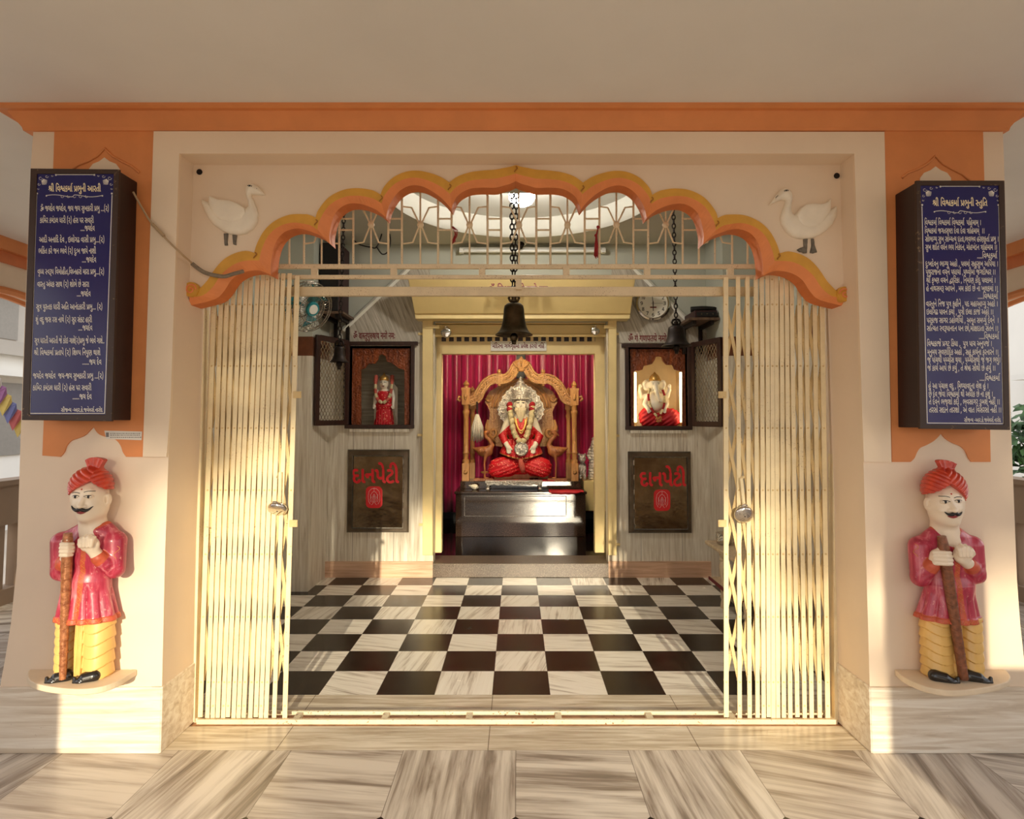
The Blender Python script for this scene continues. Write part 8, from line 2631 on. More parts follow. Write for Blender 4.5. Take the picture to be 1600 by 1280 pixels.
# ---- elephant-headed figure in the right niche
frE = Frame(1024, 630, YB + 0.16)
ke = 630 + (frE.o[2] - NR[2]) / frE.kz
t = thing('elephant_headed_idol', 'seated elephant-headed idol in red cloth inside the lit right wall shrine', 'idol', (frE.o[0], YB + 0.16, NR[2]))
def ebody(p):
    d = U(3, ell(p, (1022.5, 601, 5), (9, 9.5, 8)), ell(p, (1022.5, 626, 1), (13, 15, 10)), ell(p, (1022.5, 634, 4), (12, 10, 10)))
    d = smin(d, chain(p, [(1022.5, 604, 11), (1023, 612, 15), (1024.5, 620, 15.5), (1027, 626, 15), (1030.5, 627.5, 14), (1031, 624, 13.5)], [4.4, 3.6, 3.0, 2.6, 2.2, 1.6]), 1.2)
    for s_ in (-1, 1):
        ear = np.maximum(ell(p, (1022.5 + s_ * 12.5, 602, 1), (6.5, 8.5, 2.6)), -ell(p, (1022.5 + s_ * 12, 602, 4.6), (4.6, 6.4, 2.4)))
        d = smin(d, ear, 1.5)
        d = smin(d, chain(p, [(1022.5 + s_ * 4.4, 609, 11), (1022.5 + s_ * 7.2, 612.5, 14)], [1.6, 0.8]), 0.6)
        up = chain(p, [(1022.5 + s_ * 11, 619, -1), (1022.5 + s_ * 20, 620, 0), (1022.5 + s_ * 23, 610, 3)], [4.4, 3.6, 2.8])
        h = ell(p, (1022.5 + s_ * 23, 606, 3.5), (2.5, 3.2, 2))
        for i in range(4):
            h = smin(h, cone(p, (1022.5 + s_ * 23 - 1.8 + i * 1.2, 604.5, 4), (1022.5 + s_ * 23 - 1.8 + i * 1.2, 600.8 + (i in (0, 3)), 4.4), 0.75, 0.55), 0.3)
        h = smin(h, cone(p, (1022.5 + s_ * 21, 606, 4), (1022.5 + s_ * 19.6, 603.4, 5), 0.9, 0.7), 0.3)
        lo_ = chain(p, [(1022.5 + s_ * 11, 621, 2), (1022.5 + s_ * 17, 632, 7), (1022.5 + s_ * 13, 639, 13)], [4.2, 3.6, 2.8])
        h2 = ell(p, (1022.5 + s_ * 12.4, 641, 14), (2.8, 2.8, 2.2))
        for i in range(4):
            h2 = smin(h2, cone(p, (1022.5 + s_ * 12.4 - 1.8 + i * 1.2, 642.5, 14.6), (1022.5 + s_ * 12.4 - 1.8 + i * 1.2, 645.8 - (i in (0, 3)), 15.2), 0.75, 0.55), 0.3)
        h2 = smin(h2, cone(p, (1022.5 + s_ * 10, 641, 14.5), (1022.5 + s_ * 8.8, 643.4, 15), 0.9, 0.7), 0.3)
        d = U(1.2, d, up, h, lo_, h2)
    return d
part('body', frE.mesh(ebody, (992, 590, -8), (1054, 650, 20), 0.55), M['marble_fig'], t, smooth='all')
m = MB()
k_ = frE.k
m.lathe([(8.0 * k_, 0), (8.8 * k_, 1.4 * k_), (8.2 * k_, 4 * k_), (6.6 * k_, 7.5 * k_), (4.2 * k_, 10 * k_), (2.0 * k_, 12 * k_), (0.3 * k_, 14 * k_)], frE(1022.5, 595.5, 4), 18)
for i in range(8):
    a = math.pi * (1.1 + 0.8 * i / 7)
    q = frE(1022.5, 594.5, 4)
    m.ball((q[0] + 8.8 * k_ * math.cos(a), q[1] + 8.8 * k_ * math.sin(a), q[2]), 0.008, n=6)
part('crown', m, M['goldtrim'], t, smooth=True)
m = MB()
for s_ in (-1, 1):
    c = (1022.5 + s_ * 4.2, 600.5)
    m.ball(frE(c[0], c[1], frE.hit(ebody, c[0], c[1], -2, 20)), 0.0055, 0.003, 0.0042, n=8)
    m.tube([frE(c[0] + a, c[1] - 1.7 - 0.3 * math.cos(a), frE.hit(ebody, c[0] + a, c[1] - 1.5, -2, 20) + 0.15) for a in (-1.6, 0, 1.6)], 0.002, 5)
part('eye', m, M['black_paint'], t, smooth='all')
def edhoti(p):
    x, y, w = p
    d = U(3, ell(p, (1010, 652, 5), (13, 16, 10)), ell(p, (1044, 654, 4), (19, 16, 11)), ell(p, (1024, 657, 4), (19, 12, 11)))
    d = d + 0.5 * np.sin((x * 0.7 + y) * 0.9)
    return np.maximum(d, y - ke)
part('dhoti', frE.mesh(edhoti, (994, 632, -9), (1066, ke + 1, 17), 0.65), M['redcloth'], t, smooth='all')
m = MB()
n = 22
o_ = [(1022.5 + 25 * math.cos(a), 618 - 28 * math.sin(a)) for a in [math.pi * i / n for i in range(n + 1)]]
o_ = [(1047.5, ke), *o_, (997.5, ke)]
f = [frE(x, y, -9) for x, y in o_]
m.hexa(f, [(p[0], p[1] + 0.015, p[2]) for p in f])
part('back_slab', m, M['marble_fig'], t, bevel=0.003)
for pts, nm in (([(1013, 609, 9), (1011, 620, 11), (1013, 634, 14), (1018, 645, 16), (1023, 650, 17), (1029, 645, 16), (1034, 634, 14), (1036, 620, 11), (1033, 609, 9)], 0),):
    sp = spline(pts, 5, False)
    m = MB()
    for i, q in enumerate(sp):
        m.ball(frE(*q), 0.013, n=7, mi=(i // 4) % 2)
    part('garland', m, [M['garland'], M['garland_r']], t, smooth='all')
m = MB()
for i in range(22):
    a = i * 2.4
    r_ = 4.5 * math.sqrt(i / 22)
    m.ball(frE(1025 + r_ * math.cos(a), 655 + r_ * 1.1 * math.sin(a), 16.5), 0.011, n=6, mi=i % 2)
part('flower_bunch', m, [M['goldtrim'], M['garland_p']], t, smooth='all')

# ---- steel donation boxes let into the wall
def donation(x0, y0, x1, y1, ix0, iy0, ix1, iy1, tx0, tx1, tb, ex0, ey0, ex1, ey1, label):
    a, b = W(x0, y1, YB), W(x1, y0, YB)
    t = thing('donation_box', label, 'donation box', ((a[0] + b[0]) / 2, YB, a[2]), 'steel donation boxes in the back wall')
    ia, ib = W(ix0, iy1, YB - 0.03), W(ix1, iy0, YB - 0.03)
    yf = YB - 0.03
    m = MB()
    o_ = [(a[0], a[2]), (b[0], a[2]), (b[0], b[2]), (a[0], b[2])]
    i_ = [(ia[0], ia[2]), (ib[0], ia[2]), (ib[0], ib[2]), (ia[0], ib[2])]
    vs = [(x, YB - 0.004, z) for x, z in o_] + [(x + (0.012 if x < 0.5 * (a[0] + b[0]) else -0.012), yf, z + (0.012 if z < 0.5 * (a[2] + b[2]) else -0.012)) for x, z in o_] + [(x, yf, z) for x, z in i_] + [(x, YB - 0.012, z) for x, z in i_] + [(x, YB - 0.0005, z) for x, z in o_]
    fs = []
    for q in (0, 4, 8):
        fs += [(q + i, q + (i + 1) % 4, q + 4 + (i + 1) % 4, q + 4 + i) for i in range(4)]
    fs += [(i, (i + 1) % 4, 16 + (i + 1) % 4, 16 + i) for i in range(4)]
    m.add(vs, fs)
    part('frame', m, M['steel_dark'], t, bevel=0.002)
    g_ = 0.007
    part('door', MB().box(ia[0] + g_, ib[0] - g_, YB - 0.024, YB - 0.0005, ia[2] + g_, ib[2] - g_), M['steel_mirror'], t, bevel=0.003)
    m = MB()
    write(m, 'BOX', on(YB - 0.0246), tx0, tx1, tb, 21 / 600, 0.85)
    part('lettering', m, M['redtext'], t, recalc=False)
    T = on(YB - 0.0246)
    m = MB()
    r_ = 7
    pts = []
    for cx_, cy_, a0 in ((ex1 - r_, ey0 + r_, -90), (ex1 - r_, ey1 - r_, 0), (ex0 + r_, ey1 - r_, 90), (ex0 + r_, ey0 + r_, 180)):
        pts += [(cx_ + r_ * math.cos(R(a0 + q * 18)), cy_ + r_ * math.sin(R(a0 + q * 18))) for q in range(6)]
    m.add([T(*p) for p in pts], [tuple(range(len(pts)))])
    e_ = part('emblem', m, M['redtext'], t, recalc=False)
    cx_, cy_ = (ex0 + ex1) / 2, (ey0 + ey1) / 2
    m = MB()
    def st(pp, w_=0.003):
        m.tube([T(cx_ + x, cy_ + y, 0.0012) for x, y in pp], w_ * 0.45, 4)
    for s_ in (-1, 1):
        st([(0, -14), (s_ * 4, -13), (s_ * 8, -9), (s_ * 9.2, -2), (s_ * 8.6, 6), (s_ * 6, 11)])
        st([(0, -9), (s_ * 3, -7.5), (s_ * 5.4, -3), (s_ * 5.6, 3)])
        st([(0, -5), (s_ * 2, -1), (s_ * 3.4, 5), (s_ * 1.2, 9), (s_ * 4, 12)])
        st([(s_ * 6, -4), (s_ * 4.4, 0), (s_ * 6.2, 4), (s_ * 4.6, 8)])
    st([(0, -14), (0, -9)])
    st([(0, -2), (0, 8)], 0.006)
    part('line_drawing', m, M['letter'], e_, recalc=False)
    hx = ia[0] + 0.002 if x0 > 800 else ib[0] - 0.002
    m = MB()
    for q in range(5):
        z = ia[2] + (ib[2] - ia[2]) * (0.08 + 0.2 * q)
        m.lathe([(0.006, 0), (0.006, 0.05)], (hx, yf - 0.002, z), 8)
    part('hinge', m, M['steel'], t, smooth=True)
donation(541.8, 702.5, 640, 832, 549.5, 712, 630.5, 826, 550.5, 623, 754.5, 571.6, 760, 597.4, 794, 'steel donation box door with red lettering in the wall left of the shrine doorway')
donation(982, 705.5, 1079, 833, 991, 714, 1074, 828, 1000, 1071.5, 759.5, 1021.6, 765, 1047.4, 798.5, 'steel donation box door with red lettering in the wall right of the shrine doorway')

# ---- clock
cc = W(1020.5, 474, YB - 0.05)
t = thing('wall_clock', 'round white-faced wall clock with chrome rim right of the shutter housing', 'clock', (cc[0], YB, W(1020, 501, YB)[2]))
kc = (YB - 0.05) / 960
part('rim', MB().lathe([(22.8 * kc, 0.03), (23 * kc, -0.004), (24.5 * kc, -0.012), (27 * kc, -0.004), (27.5 * kc, 0.012), (26.5 * kc, 0.037), (0.01, 0.037)], cc, 40, 0, 'y'), M['chrome'], t, smooth=True)
part('face', MB().lathe([(0.001, -0.003), (23.4 * kc, -0.003), (23.4 * kc, 0.01)], cc, 40, 0, 'y'), M['clockface'], t)
m = MB()
Tc = on(cc[1] - 0.0036)
for d in range(1, 13):
    a = math.pi / 2 - d * math.pi / 6
    x, y = 1020.5 + 18 * math.cos(a), 474 - 18 * math.sin(a)
    w_ = 3.4 if d < 10 else 5.4
    if d == 1:
        w_ = 1.8
    write(m, NUMERALS[d - 1], Tc, x - w_ / 2, x + w_ / 2, y + 2.7, 5.4 / 714, 0.18)
part('numerals', m, M['black_paint'], t, recalc=False)
for nm, a, l_, w_ in (('hour_hand', -90.0 + 1, 12.0, 1.5), ('minute_hand', 96.0, 16.5, 1.1), ('second_hand', 0.0, 17, 0.45)):
    a = R(a)
    dx, dy = math.cos(a), -math.sin(a)
    f = [Tc(1020.5 - dx * 3 - dy * w_ / 2, 474 - dy * 3 + dx * w_ / 2, 0.003), Tc(1020.5 + dx * l_, 474 + dy * l_, 0.003), Tc(1020.5 - dx * 3 + dy * w_ / 2, 474 - dy * 3 - dx * w_ / 2, 0.003)]
    f = [Tc(1020.5 - dx * 3 - dy * w_ / 2, 474 - dy * 3 + dx * w_ / 2, 0.003), Tc(1020.5 + dx * l_ - dy * w_ / 3, 474 + dy * l_ + dx * w_ / 3, 0.003), Tc(1020.5 + dx * l_ + dy * w_ / 3, 474 + dy * l_ - dx * w_ / 3, 0.003), Tc(1020.5 - dx * 3 + dy * w_ / 2, 474 - dy * 3 - dx * w_ / 2, 0.003)]
    part(nm, MB().hexa(f, [(p[0], p[1] + 0.0015, p[2]) for p in f]), M['black_paint'], t)
part('dial_mark', MB().box(cc[0] - 0.03, cc[0] + 0.03, cc[1] - 0.0042, cc[1] - 0.0032, cc[2] - 0.044, cc[2] - 0.032), M['maroon'], t)

# ---- hanging bells
def bell(px, ytop, ymouth, half, Y, label, two, mat, slant=0):
    k_ = Y / 960
    c = W(px, ymouth, Y)
    zt_ = W(px, ytop, Y)[2]
    h = zt_ - c[2]
    r_ = half * k_
    t = thing('temple_bell', label, 'bell', (c[0], Y, c[2] - 0.03), 'bronze bells hanging in the hall')
    prof_ = [(1.0, 0), (1.0, 0.012), (0.90, 0.06), (0.78, 0.14), (0.68, 0.26), (0.60, 0.45), (0.56, 0.65), (0.54, 0.82), (0.50, 0.92), (0.36, 0.99), (0.12, 1.02), (0.10, 1.04)]
    ins = [(0.95, 0.0), (0.62, 0.2), (0.5, 0.6), (0.4, 0.85), (0.02, 0.9)]
    m = MB()
    n = 32
    full = [(a * r_, b * h) for a, b in reversed(prof_)] + [(a * r_, b * h) for a, b in ins]
    vs = [(c[0] + a * math.cos(2 * math.pi * j / n), Y + a * math.sin(2 * math.pi * j / n), c[2] + b) for a, b in full for j in range(n)]
    m.add(vs, [(i * n + j, i * n + (j + 1) % n, (i + 1) * n + (j + 1) % n, (i + 1) * n + j) for i in range(len(full) - 1) for j in range(n)])
    part('bell_body', m, mat, t, smooth='all')
    m = MB().tube([(c[0], Y, c[2] + 0.85 * h), (c[0], Y, c[2] - 0.005)], 0.007, 8)
    m.ball((c[0], Y, c[2] - 0.012), 0.024, 0.024, 0.028)
    m.tube([(c[0], Y, c[2] - 0.03), (c[0], Y, c[2] - 0.055)], [0.016, 0.012], 8)
    part('clapper', m, mat, t, smooth='all')
    m = MB().lathe([(0.016, 1.02 * h), (0.02, 1.06 * h), (0.014, 1.16 * h), (0.02, 1.2 * h)], c, 10)
    for s_ in (-1, 1):
        m.tube([(c[0] + s_ * 0.006 + s_ * 0.024 * math.sin(a), Y, c[2] + 1.16 * h - 0.0 + 0.022 * math.cos(a)) for a in (0, 0.8, 1.6, 2.4, 3.1)], 0.008, 8)
    part('crown_loop', m, mat, t, smooth='all')
    def links(x0, z0, x1, z1, lk=0.040, rw=0.0042):
        m = MB()
        L = math.hypot(x1 - x0, z1 - z0)
        n_ = max(2, int(L / (lk * 0.78)))
        for i in range(n_):
            u = (i + 0.5) / n_
            cx_, cz_ = x0 + (x1 - x0) * u, z0 + (z1 - z0) * u
            pts = []
            for q in range(10):
                a = 2 * math.pi * q / 10
                s_, e = lk * 0.30 * math.cos(a), lk * 0.5 * math.sin(a)
                pts.append((cx_ + (s_ if i % 2 else 0), Y + (0 if i % 2 else s_), cz_ + e))
            m.tube(pts, rw, 6, closed=True)
        return m
    zc_ = ZH - 0.002 if abs(px - 806) > 60 else ZH + 0.08
    z0 = c[2] + 1.19 * h
    if two:
        part('chain', links(c[0] - 0.008, z0, c[0] - 0.016, zc_ - 0.06), M['iron'], t, smooth='all')
        part('chain', links(c[0] + 0.004, z0, c[0] + 0.020, zc_ - 0.06), M['iron'], t, smooth='all')
    else:
        part('chain', links(c[0], z0, c[0] + slant, zc_ - 0.02, 0.040, 0.0042), M['iron'], t, smooth='all')
    part('ceiling_hook', MB().tube([(c[0] + slant, Y, zc_ - 0.07), (c[0] + slant, Y, zc_ + 0.01)], 0.008, 8), M['iron'], t)
bell(803, 474, 524, 29.5, 3.62, 'large dark bronze bell hanging in the middle of the doorway on a double chain', True, M['brass_dark'])
bell(1057, 509, 541, 23.5, 4.35, 'dark bronze bell hanging on a chain in front of the right wall shrine', False, M['iron'], -0.01)
bell(530, 541, 566, 14.5, 4.55, 'small dark bell hanging on a chain in front of the left mesh door', False, M['iron'], 0.02)

# ---- ceiling lamp, wall tube, bulb holder
lc = W(815.5, 308, 4.38)
t = thing('ceiling_lamp', 'lit round glass lamp under the hall ceiling dome', 'lamp', (lc[0], 4.38, lc[2] - 0.06))
zdome = ZH + 0.12
part('base_plate', MB().lathe([(0.06, 0), (0.06, 0.02), (0.02, 0.03), (0.02, zdome - lc[2] - 0.05)], (lc[0], 4.38, lc[2] + 0.06), 20), M['whiteplastic'], t, smooth=True)
part('glass', MB().lathe([(0.004, -0.068), (0.04, -0.062), (0.075, -0.042), (0.094, -0.010), (0.095, 0.02), (0.08, 0.052), (0.06, 0.06)], lc, 28), M['lampglow'], t, smooth=True)
a, b = W(721, 390, YB - 0.07), W(943, 394, YB - 0.07)
t = thing('tube_lamp', 'unlit white lamp tube fixed high on the back wall of the hall', 'lamp', ((a[0] + b[0]) / 2, YB, a[2] - 0.03))
z_ = a[2]
part('batten', MB().box(a[0] - 0.02, b[0] + 0.02, YB - 0.05, YB - 0.0005, z_ - 0.005, z_ + 0.03), M['whiteplastic'], t, bevel=0.004)
part('tube', MB().tube([(a[0], YB - 0.07, z_ - 0.012), (b[0], YB - 0.07, z_ - 0.012)], 0.017, 12), M['tube_off'], t, smooth=True)
for x in (a[0], b[0]):
    part('end_cap', MB().box(x - 0.02, x + 0.02, YB - 0.09, YB - 0.03, z_ - 0.032, z_ + 0.01), M['whiteplastic'], t, bevel=0.004)
p = W(818, 377, YB)
t = thing('lamp_holder', 'white angled bulb holder on the back wall below the ceiling lamp', 'lamp holder', (p[0], YB, p[2] - 0.05))
part('holder', MB().tube([(p[0], YB, p[2]), (p[0] - 0.005, YB - 0.06, p[2] - 0.01), (p[0] - 0.02, YB - 0.12, p[2] - 0.06)], [0.05, 0.045, 0.034], 14), M['whiteplastic'], t, smooth=True)
part('socket', MB().tube([(p[0] - 0.02, YB - 0.12, p[2] - 0.06), (p[0] - 0.03, YB - 0.14, p[2] - 0.10)], [0.03, 0.02], 12), M['iron'], t, smooth=True)
part('lead', MB().tube(spline([(p[0] - 0.03, YB - 0.14, p[2] - 0.10), (p[0] - 0.06, YB - 0.06, p[2] - 0.18), (p[0] - 0.05, YB - 0.01, p[2] - 0.26)], 5, False), 0.005, 6), M['wire'], t, smooth=True)
m = MB().tube(spline([W(553, 344, 5.4), W(551, 370, 5.4), W(560, 381, 5.4), W(578, 386, 5.4), W(590, 384, 5.4), W(602, 345, 5.4)], 6, False), 0.006, 6)
m.tube(spline([W(588, 385, 5.4), W(597, 397, 5.4), W(606, 393, 5.4), W(610, 376, 5.4), W(606, 352, 5.4)], 6, False), 0.006, 6)
solo('hanging_wire', m, M['wire'], 'loose black wire looping under the hall ceiling behind the left of the grille', 'wire', smooth='all')

# ---- corner shelves with loudspeaker and amplifier
def shelf(x0, x1, yfront, zc, label, side):
    t = thing('wall_shelf', label, 'shelf', ((x0 + x1) / 2, YB, zc - 0.2), 'corner shelves of the hall')
    part('board', MB().box(x0, x1, yfront, YB - 0.0125, zc, zc + 0.022), M['shelfwood'], t, bevel=0.003)
    for x in (x0 + 0.06, x1 - 0.06):
        m = MB()
        m.box(x - 0.015, x + 0.015, yfront + 0.02, YB - 0.0125, zc - 0.035, zc)
        m.box(x - 0.015, x + 0.015, YB - 0.04, YB - 0.0125, zc - 0.26, zc)
        part('bracket', m, M['iron'], t)
    return t
sz_ = W(512, 490, 5.33)[2]
sx0, sx1 = XB0 + 0.006, W(536, 490, 5.33)[0]
shelf(sx0, sx1, 5.33, sz_, 'brown corner shelf high on the left carrying a black loudspeaker', -1)
fx0, fx1 = W(499, 480, 5.38)[0], W(530, 480, 5.38)[0]
fx0 = max(fx0, XB0 + 0.012)
zt_ = W(512, 379, 5.38)[2]
t = thing('loudspeaker', 'tall black loudspeaker with maroon side on the left corner shelf', 'loudspeaker', ((fx0 + fx1) / 2, 5.45, sz_ + 0.022))
m = MB().hexa([(fx0, 5.38, sz_ + 0.0225), (fx1, 5.38, sz_ + 0.0225), (fx1 - 0.0, 5.69, sz_ + 0.0225), (fx0, 5.69, sz_ + 0.0225)], [(fx0, 5.38, zt_), (fx1, 5.38, zt_), (fx1, 5.69, zt_ - 0.0), (fx0, 5.69, zt_)])
part('cabinet', m, M['speaker_s'], t, bevel=0.008)
part('front_cloth', MB().box(fx0 + 0.006, fx1 - 0.006, 5.368, 5.381, sz_ + 0.03, zt_ - 0.008), M['speaker'], t, bevel=0.004)
part('cone_ring', MB().lathe([(0.06, 0.006), (0.06, -0.004), (0.048, -0.004), (0.03, 0.004), (0.002, 0.006)], ((fx0 + fx1) / 2, 5.366, sz_ + 0.16), 20, 0, 'y'), M['speaker'], t, smooth=True)
rz_ = W(1105, 500, 5.33)[2]
rx0, rx1 = W(1076, 505, 5.33)[0], XB1 - 0.006
shelf(rx0, rx1, 5.33, rz_, 'brown corner shelf high on the right carrying a dark amplifier', 1)
t = thing('amplifier', 'dark flat amplifier with a cloth bundle on the right corner shelf', 'amplifier', ((rx0 + rx1) / 2 + 0.03, 5.45, rz_ + 0.022))
ax0, ax1 = rx0 + 0.06, rx1 - 0.01
part('case', MB().box(ax0, ax1, 5.36, 5.68, rz_ + 0.0225, rz_ + 0.09), M['speaker_s'], t, bevel=0.006)
part('front_panel', MB().box(ax0 + 0.02, ax1 - 0.01, 5.352, 5.361, rz_ + 0.035, rz_ + 0.075), M['speaker'], t, bevel=0.002)
m = MB()
for q in range(3):
    m.ball((ax0 + 0.06 + q * 0.05, 5.348, rz_ + 0.055), 0.008, n=8)
part('knob', m, M['steel_dark'], t, smooth='all')
m = MB()
m.tube(spline([(ax0 - 0.01, 5.44, rz_ + 0.114), (ax0 + 0.10, 5.42, rz_ + 0.118), (ax0 + 0.2, 5.46, rz_ + 0.120), (ax1, 5.44, rz_ + 0.114)], 5, False), 0.022, 8)
m.tube(spline([(ax0 + 0.02, 5.54, rz_ + 0.118), (ax0 + 0.12, 5.52, rz_ + 0.125), (ax1, 5.54, rz_ + 0.12)], 5, False), 0.026, 8)
solo('cloth_bundle', m, M['speaker'], 'dark rolled cloth lying on top of the amplifier on the right shelf', 'cloth', smooth='all')

# ---- wall fan at the upper left
Yn = 4.5
c = W(478, 478, Yn)
t = thing('wall_fan', 'white and teal wall fan seen at the upper left edge of the doorway', 'fan', (c[0], Yn, c[2] - 0.2))
ax = Vector((0.75, -0.55, -0.38)).normalized()
u_ = ax.cross(Vector((0, 0, 1))).normalized()
v_ = u_.cross(ax)
def FP(a, r_, d):
    p = Vector(c) + ax * d + u_ * (r_ * math.cos(a)) + v_ * (r_ * math.sin(a))
    return tuple(p)
m = MB()
for r_, d in ((0.19, 0.02), (0.185, 0.05), (0.15, 0.075), (0.10, 0.085), (0.17, -0.04), (0.10, -0.06)):
    m.tube([FP(2 * math.pi * i / 28, r_, d) for i in range(28)], 0.0035, 5, closed=True)
for i in range(40):
    a = 2 * math.pi * i / 40
    m.tube([FP(a, 0.05, 0.088), FP(a, 0.12, 0.082), FP(a, 0.19, 0.03), FP(a, 0.18, -0.03), FP(a, 0.08, -0.06)], 0.0016, 4)
part('cage', m, M['steel'], t, smooth='all')
m = MB()
m.tube([FP(0, 0.0, 0.085), FP(0, 0.0, 0.10)], [0.055, 0.048], 20)
m.tube([FP(0, 0.0, 0.10), FP(0, 0.0, 0.104)], [0.036, 0.034], 20, mi=1)
part('badge', m, [M['teal'], M['whiteplastic']], t, smooth=True)
for q in range(3):
    a0 = q * 2.09
    m = MB()
    lo_, hi_ = [], []
    for i in range(7):
        r_ = 0.035 + 0.022 * i
        lo_.append(FP(a0 - 0.25 - 0.03 * i, r_, -0.015))
        hi_.append(FP(a0 + 0.25 + 0.06 * i, r_, 0.025))
    m.add(lo_ + hi_, [(i, i + 1, 7 + i + 1, 7 + i) for i in range(6)])
    o = part('blade', m, M['teal'], t, smooth='all')
    s_ = o.modifiers.new('thickness', 'SOLIDIFY')
    s_.thickness = 0.003
part('motor', MB().tube([FP(0, 0, -0.02), FP(0, 0, -0.16)], [0.06, 0.05], 18), M['whiteplastic'], t, smooth=True)
bk = Vector(FP(0, 0, -0.14))
part('bracket', MB().tube([tuple(bk), (bk.x - 0.06, bk.y + 0.02, bk.z - 0.10), (-2.058, bk.y + 0.05, bk.z - 0.14)], 0.022, 10).box(-2.06, -2.03, bk.y - 0.02, bk.y + 0.12, bk.z - 0.24, bk.z - 0.06), M['whiteplastic'], t, smooth=True)

# ---- low table with a steel bowl, right side
t = thing('low_table', 'low pale wooden table with turned legs along the right wall behind the gate', 'table', (1.78, 4.6, 0))
TX0, TX1, TY0, TY1, TZ = 1.54, 2.03, 4.26, 5.11, 0.455
part('table_top', MB().box(TX0, TX1, TY0, TY1, TZ - 0.028, TZ), M['table'], t, bevel=0.006)
LEG = [(0.026, 0), (0.030, 0.01), (0.026, 0.04), (0.020, 0.06), (0.030, 0.085), (0.022, 0.10), (0.026, 0.13), (0.030, 0.17), (0.018, 0.20), (0.030, 0.26), (0.034, 0.32), (0.024, 0.355), (0.032, 0.37), (0.022, 0.385), (0.032, 0.40), (0.032, TZ - 0.028)]
for x in (TX0 + 0.05, TX1 - 0.05):
    for y in (TY0 + 0.06, 4.80 if x < 1.7 else TY1 - 0.06):
        part('leg', MB().lathe(LEG, (x, y, 0), 16), M['table'], t, smooth=True)
part('shelf_board', MB().box(TX0 + 0.0, TX1 - 0.03, TY0 + 0.08, TY1 - 0.1, 0.17, 0.185), M['table'], t, bevel=0.003)
m = MB()
m.box(TX0 - 0.004, TX0 + 0.006, TY0 + 0.08, TY1 - 0.1, 0.166, 0.189)
m.box(TX0, TX1 - 0.03, TY0 + 0.076, TY0 + 0.086, 0.166, 0.189)
part('shelf_edging', m, M['maroon'], t)
c = W(1130, 846, 4.94)
solo('steel_bowl', MB().lathe([(0.045, 0), (0.058, 0.012), (0.066, 0.045), (0.062, 0.085), (0.066, 0.092), (0.060, 0.094), (0.056, 0.085), (0.058, 0.045), (0.040, 0.016), (0.001, 0.014)], (1.645, 4.94, TZ), 28), M['chrome'], 'round polished steel bowl on the low table behind the right gate', 'bowl', smooth=True)

# ================================================================ beyond the porch
# parked greenery and houses seen past the pillars
def tree(x, y, h, r_, label, seed):
    rnd = random.Random(seed)
    t = thing('garden_tree', label, 'tree', (x, y, -0.55), 'trees around the courtyard')
    part('trunk', MB().tube([(x, y, -0.55), (x + 0.1, y, h * 0.4), (x, y + 0.1, h * 0.75)], [0.14, 0.10, 0.05], 10), M['trunk'], t, smooth=True)
    m = MB()
    for i in range(1500):
        a, b = rnd.uniform(0, 6.28), rnd.uniform(-1, 1)
        q = rnd.uniform(0.35, 1) ** 0.5 * r_ * (0.8 + 0.25 * math.sin(3 * a + b * 4))
        s_ = math.sqrt(1 - b * b)
        c_ = Vector((x + q * s_ * math.cos(a), y + q * s_ * math.sin(a), h - r_ * 0.7 + q * b * 0.8))
        d1 = Vector((rnd.uniform(-1, 1), rnd.uniform(-1, 1), rnd.uniform(-1, 1))).normalized()
        d2 = d1.orthogonal().normalized()
        l_ = 0.11
        m.add([tuple(c_ - d1 * l_), tuple(c_ + d2 * l_ * 0.45), tuple(c_ + d1 * l_), tuple(c_ - d2 * l_ * 0.45)], [(0, 1, 2, 3)])
    part('foliage', m, M['leaf'], t, recalc=False)
tree(7.7, 8.6, 1.75, 1.0, 'small leafy green tree beyond the right parapet', 3)

def house(x0, x1, y0, y1, h, label, mat, rows, cols, face):
    t = thing('distant_house', label, 'house', ((x0 + x1) / 2, (y0 + y1) / 2, -0.55), 'houses beyond the courtyard')
    part('walls', MB().box(x0, x1, y0, y1, -0.55, h), mat, t)
    part('roof_edge', MB().box(x0 - 0.15, x1 + 0.15, y0 - 0.15, y1 + 0.15, h, h + 0.25), M['outgrey'], t)
    xf = x1 if face > 0 else x0
    for r_ in range(rows):
        for c_ in range(cols):
            y = y0 + (y1 - y0) * (c_ + 0.5) / cols
            z = 0.8 + r_ * 3.0
            part('window', MB().box(min(xf, xf + face * 0.04), max(xf, xf + face * 0.04), y - 0.55, y + 0.55, z, z + 1.3), M['pale_window'], t)
            part('window_hood', MB().box(min(xf, xf + face * 0.4), max(xf, xf + face * 0.4), y - 0.75, y + 0.75, z + 1.4, z + 1.5), mat, t)
house(-24, -15, 16, 30, 7.5, 'pale grey house with hooded windows far behind the left side of the porch', M['outgrey'], 2, 4, 1)
house(-15, -9.2, 9.5, 15, 2.6, 'low white wall house close beyond the left parapet', M['outwhite'], 1, 2, 1)
house(10, 18, 9, 22, 7.0, 'tall white house beyond the right parapet behind the small tree', M['outwhite'], 1, 3, -1)
t = thing('flag_string', 'string of small coloured flags hanging beyond the left parapet', 'flags', W(12, 660, 6.4))
p0, p1 = W(-30, 560, 6.2), W(34, 660, 6.6)
m = MB()
part('cord', MB().tube([p0, tuple((Vector(p0) + Vector(p1)) / 2 - Vector((0, 0, 0.03))), p1], 0.004, 5), M['wire'], t)
cols = ['flag_r', 'flag_w', 'flag_p', 'flag_y', 'flag_b', 'flag_r', 'flag_y', 'flag_w']
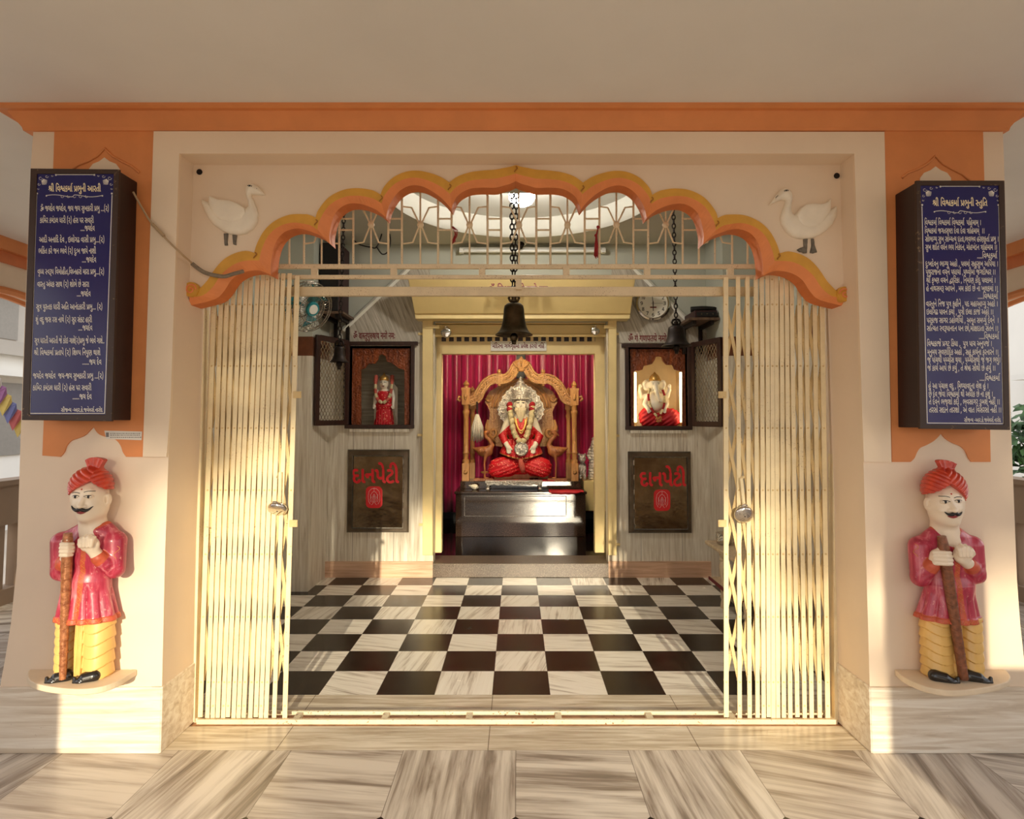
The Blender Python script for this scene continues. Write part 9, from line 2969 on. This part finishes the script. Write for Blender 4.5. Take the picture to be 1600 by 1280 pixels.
for i, cn in enumerate(cols):
    u = (i + 0.6) / len(cols)
    b = Vector(p0) * (1 - u) + Vector(p1) * u - Vector((0, 0, 0.03 * math.sin(math.pi * u)))
    o = part('flag', MB().add([tuple(b), tuple(b + Vector((0.10, 0.03, -0.05))), tuple(b + Vector((0.085, 0.06, -0.12))), tuple(b + Vector((0.015, 0.03, -0.26))), tuple(b + Vector((-0.02, 0.0, -0.13)))], [(0, 1, 2, 3, 4)]), M[cn], t, recalc=False)
    s_ = o.modifiers.new('thickness', 'SOLIDIFY')
    s_.thickness = 0.003

ZTREE = 1.30 + math.tan(SUN_EL) * 22.75
XTREE = math.tan(SUN_AZ) * 22.75
# unseen trees added behind the visitor, crowns shaped to shade the low sun
def unseen_shade_tree(x, y, z0, z1, half, label, seed, n):
    rnd = random.Random(seed)
    t = thing('unseen_shade_tree', label, 'tree', (x, y, -0.55), 'trees around the courtyard')
    part('trunk', MB().tube([(x, y, -0.55), (x + 0.1, y, z0 * 0.6), (x, y, z0 + 1.0), (x + 0.1, y, z1 - 0.6)], [0.30, 0.24, 0.18, 0.06], 10), M['trunk'], t, smooth=True)
    m = MB()
    for i in range(n):
        u, v = rnd.uniform(-1, 1), rnd.random()
        z = z0 + (z1 - z0) * v ** 0.9 + 0.25 * math.sin(u * 9 + seed) + 0.18 * math.sin(u * 23)
        w_ = half * math.sqrt(max(0.05, 1 - max(0, v - 0.35) ** 2))
        z -= 0.52 * min(1, max(0, (abs(x + u * w_ - XTREE) - 1.2) / 0.35))
        c_ = Vector((x + u * w_, y + rnd.uniform(-1.3, 1.3), z))
        d1 = Vector((rnd.uniform(-1, 1), rnd.uniform(-0.4, 0.4), rnd.uniform(-1, 1))).normalized()
        d2 = d1.orthogonal().normalized()
        l_ = rnd.uniform(0.12, 0.22)
        m.add([tuple(c_ - d1 * l_), tuple(c_ + d2 * l_ * 0.5), tuple(c_ + d1 * l_), tuple(c_ - d2 * l_ * 0.5)], [(0, 1, 2, 3)])
    part('foliage', m, M['leaf'], t, recalc=False)


unseen_shade_tree(XTREE + 4.6, -20, ZTREE, ZTREE + 3.4, 4.4, 'unseen tree added across the courtyard to shade the sun, right of the entrance path', 5, 4600)
unseen_shade_tree(XTREE - 4.6, -20, ZTREE, ZTREE + 3.4, 4.8, 'unseen tree added across the courtyard to shade the sun, left of the entrance path', 8, 5000)
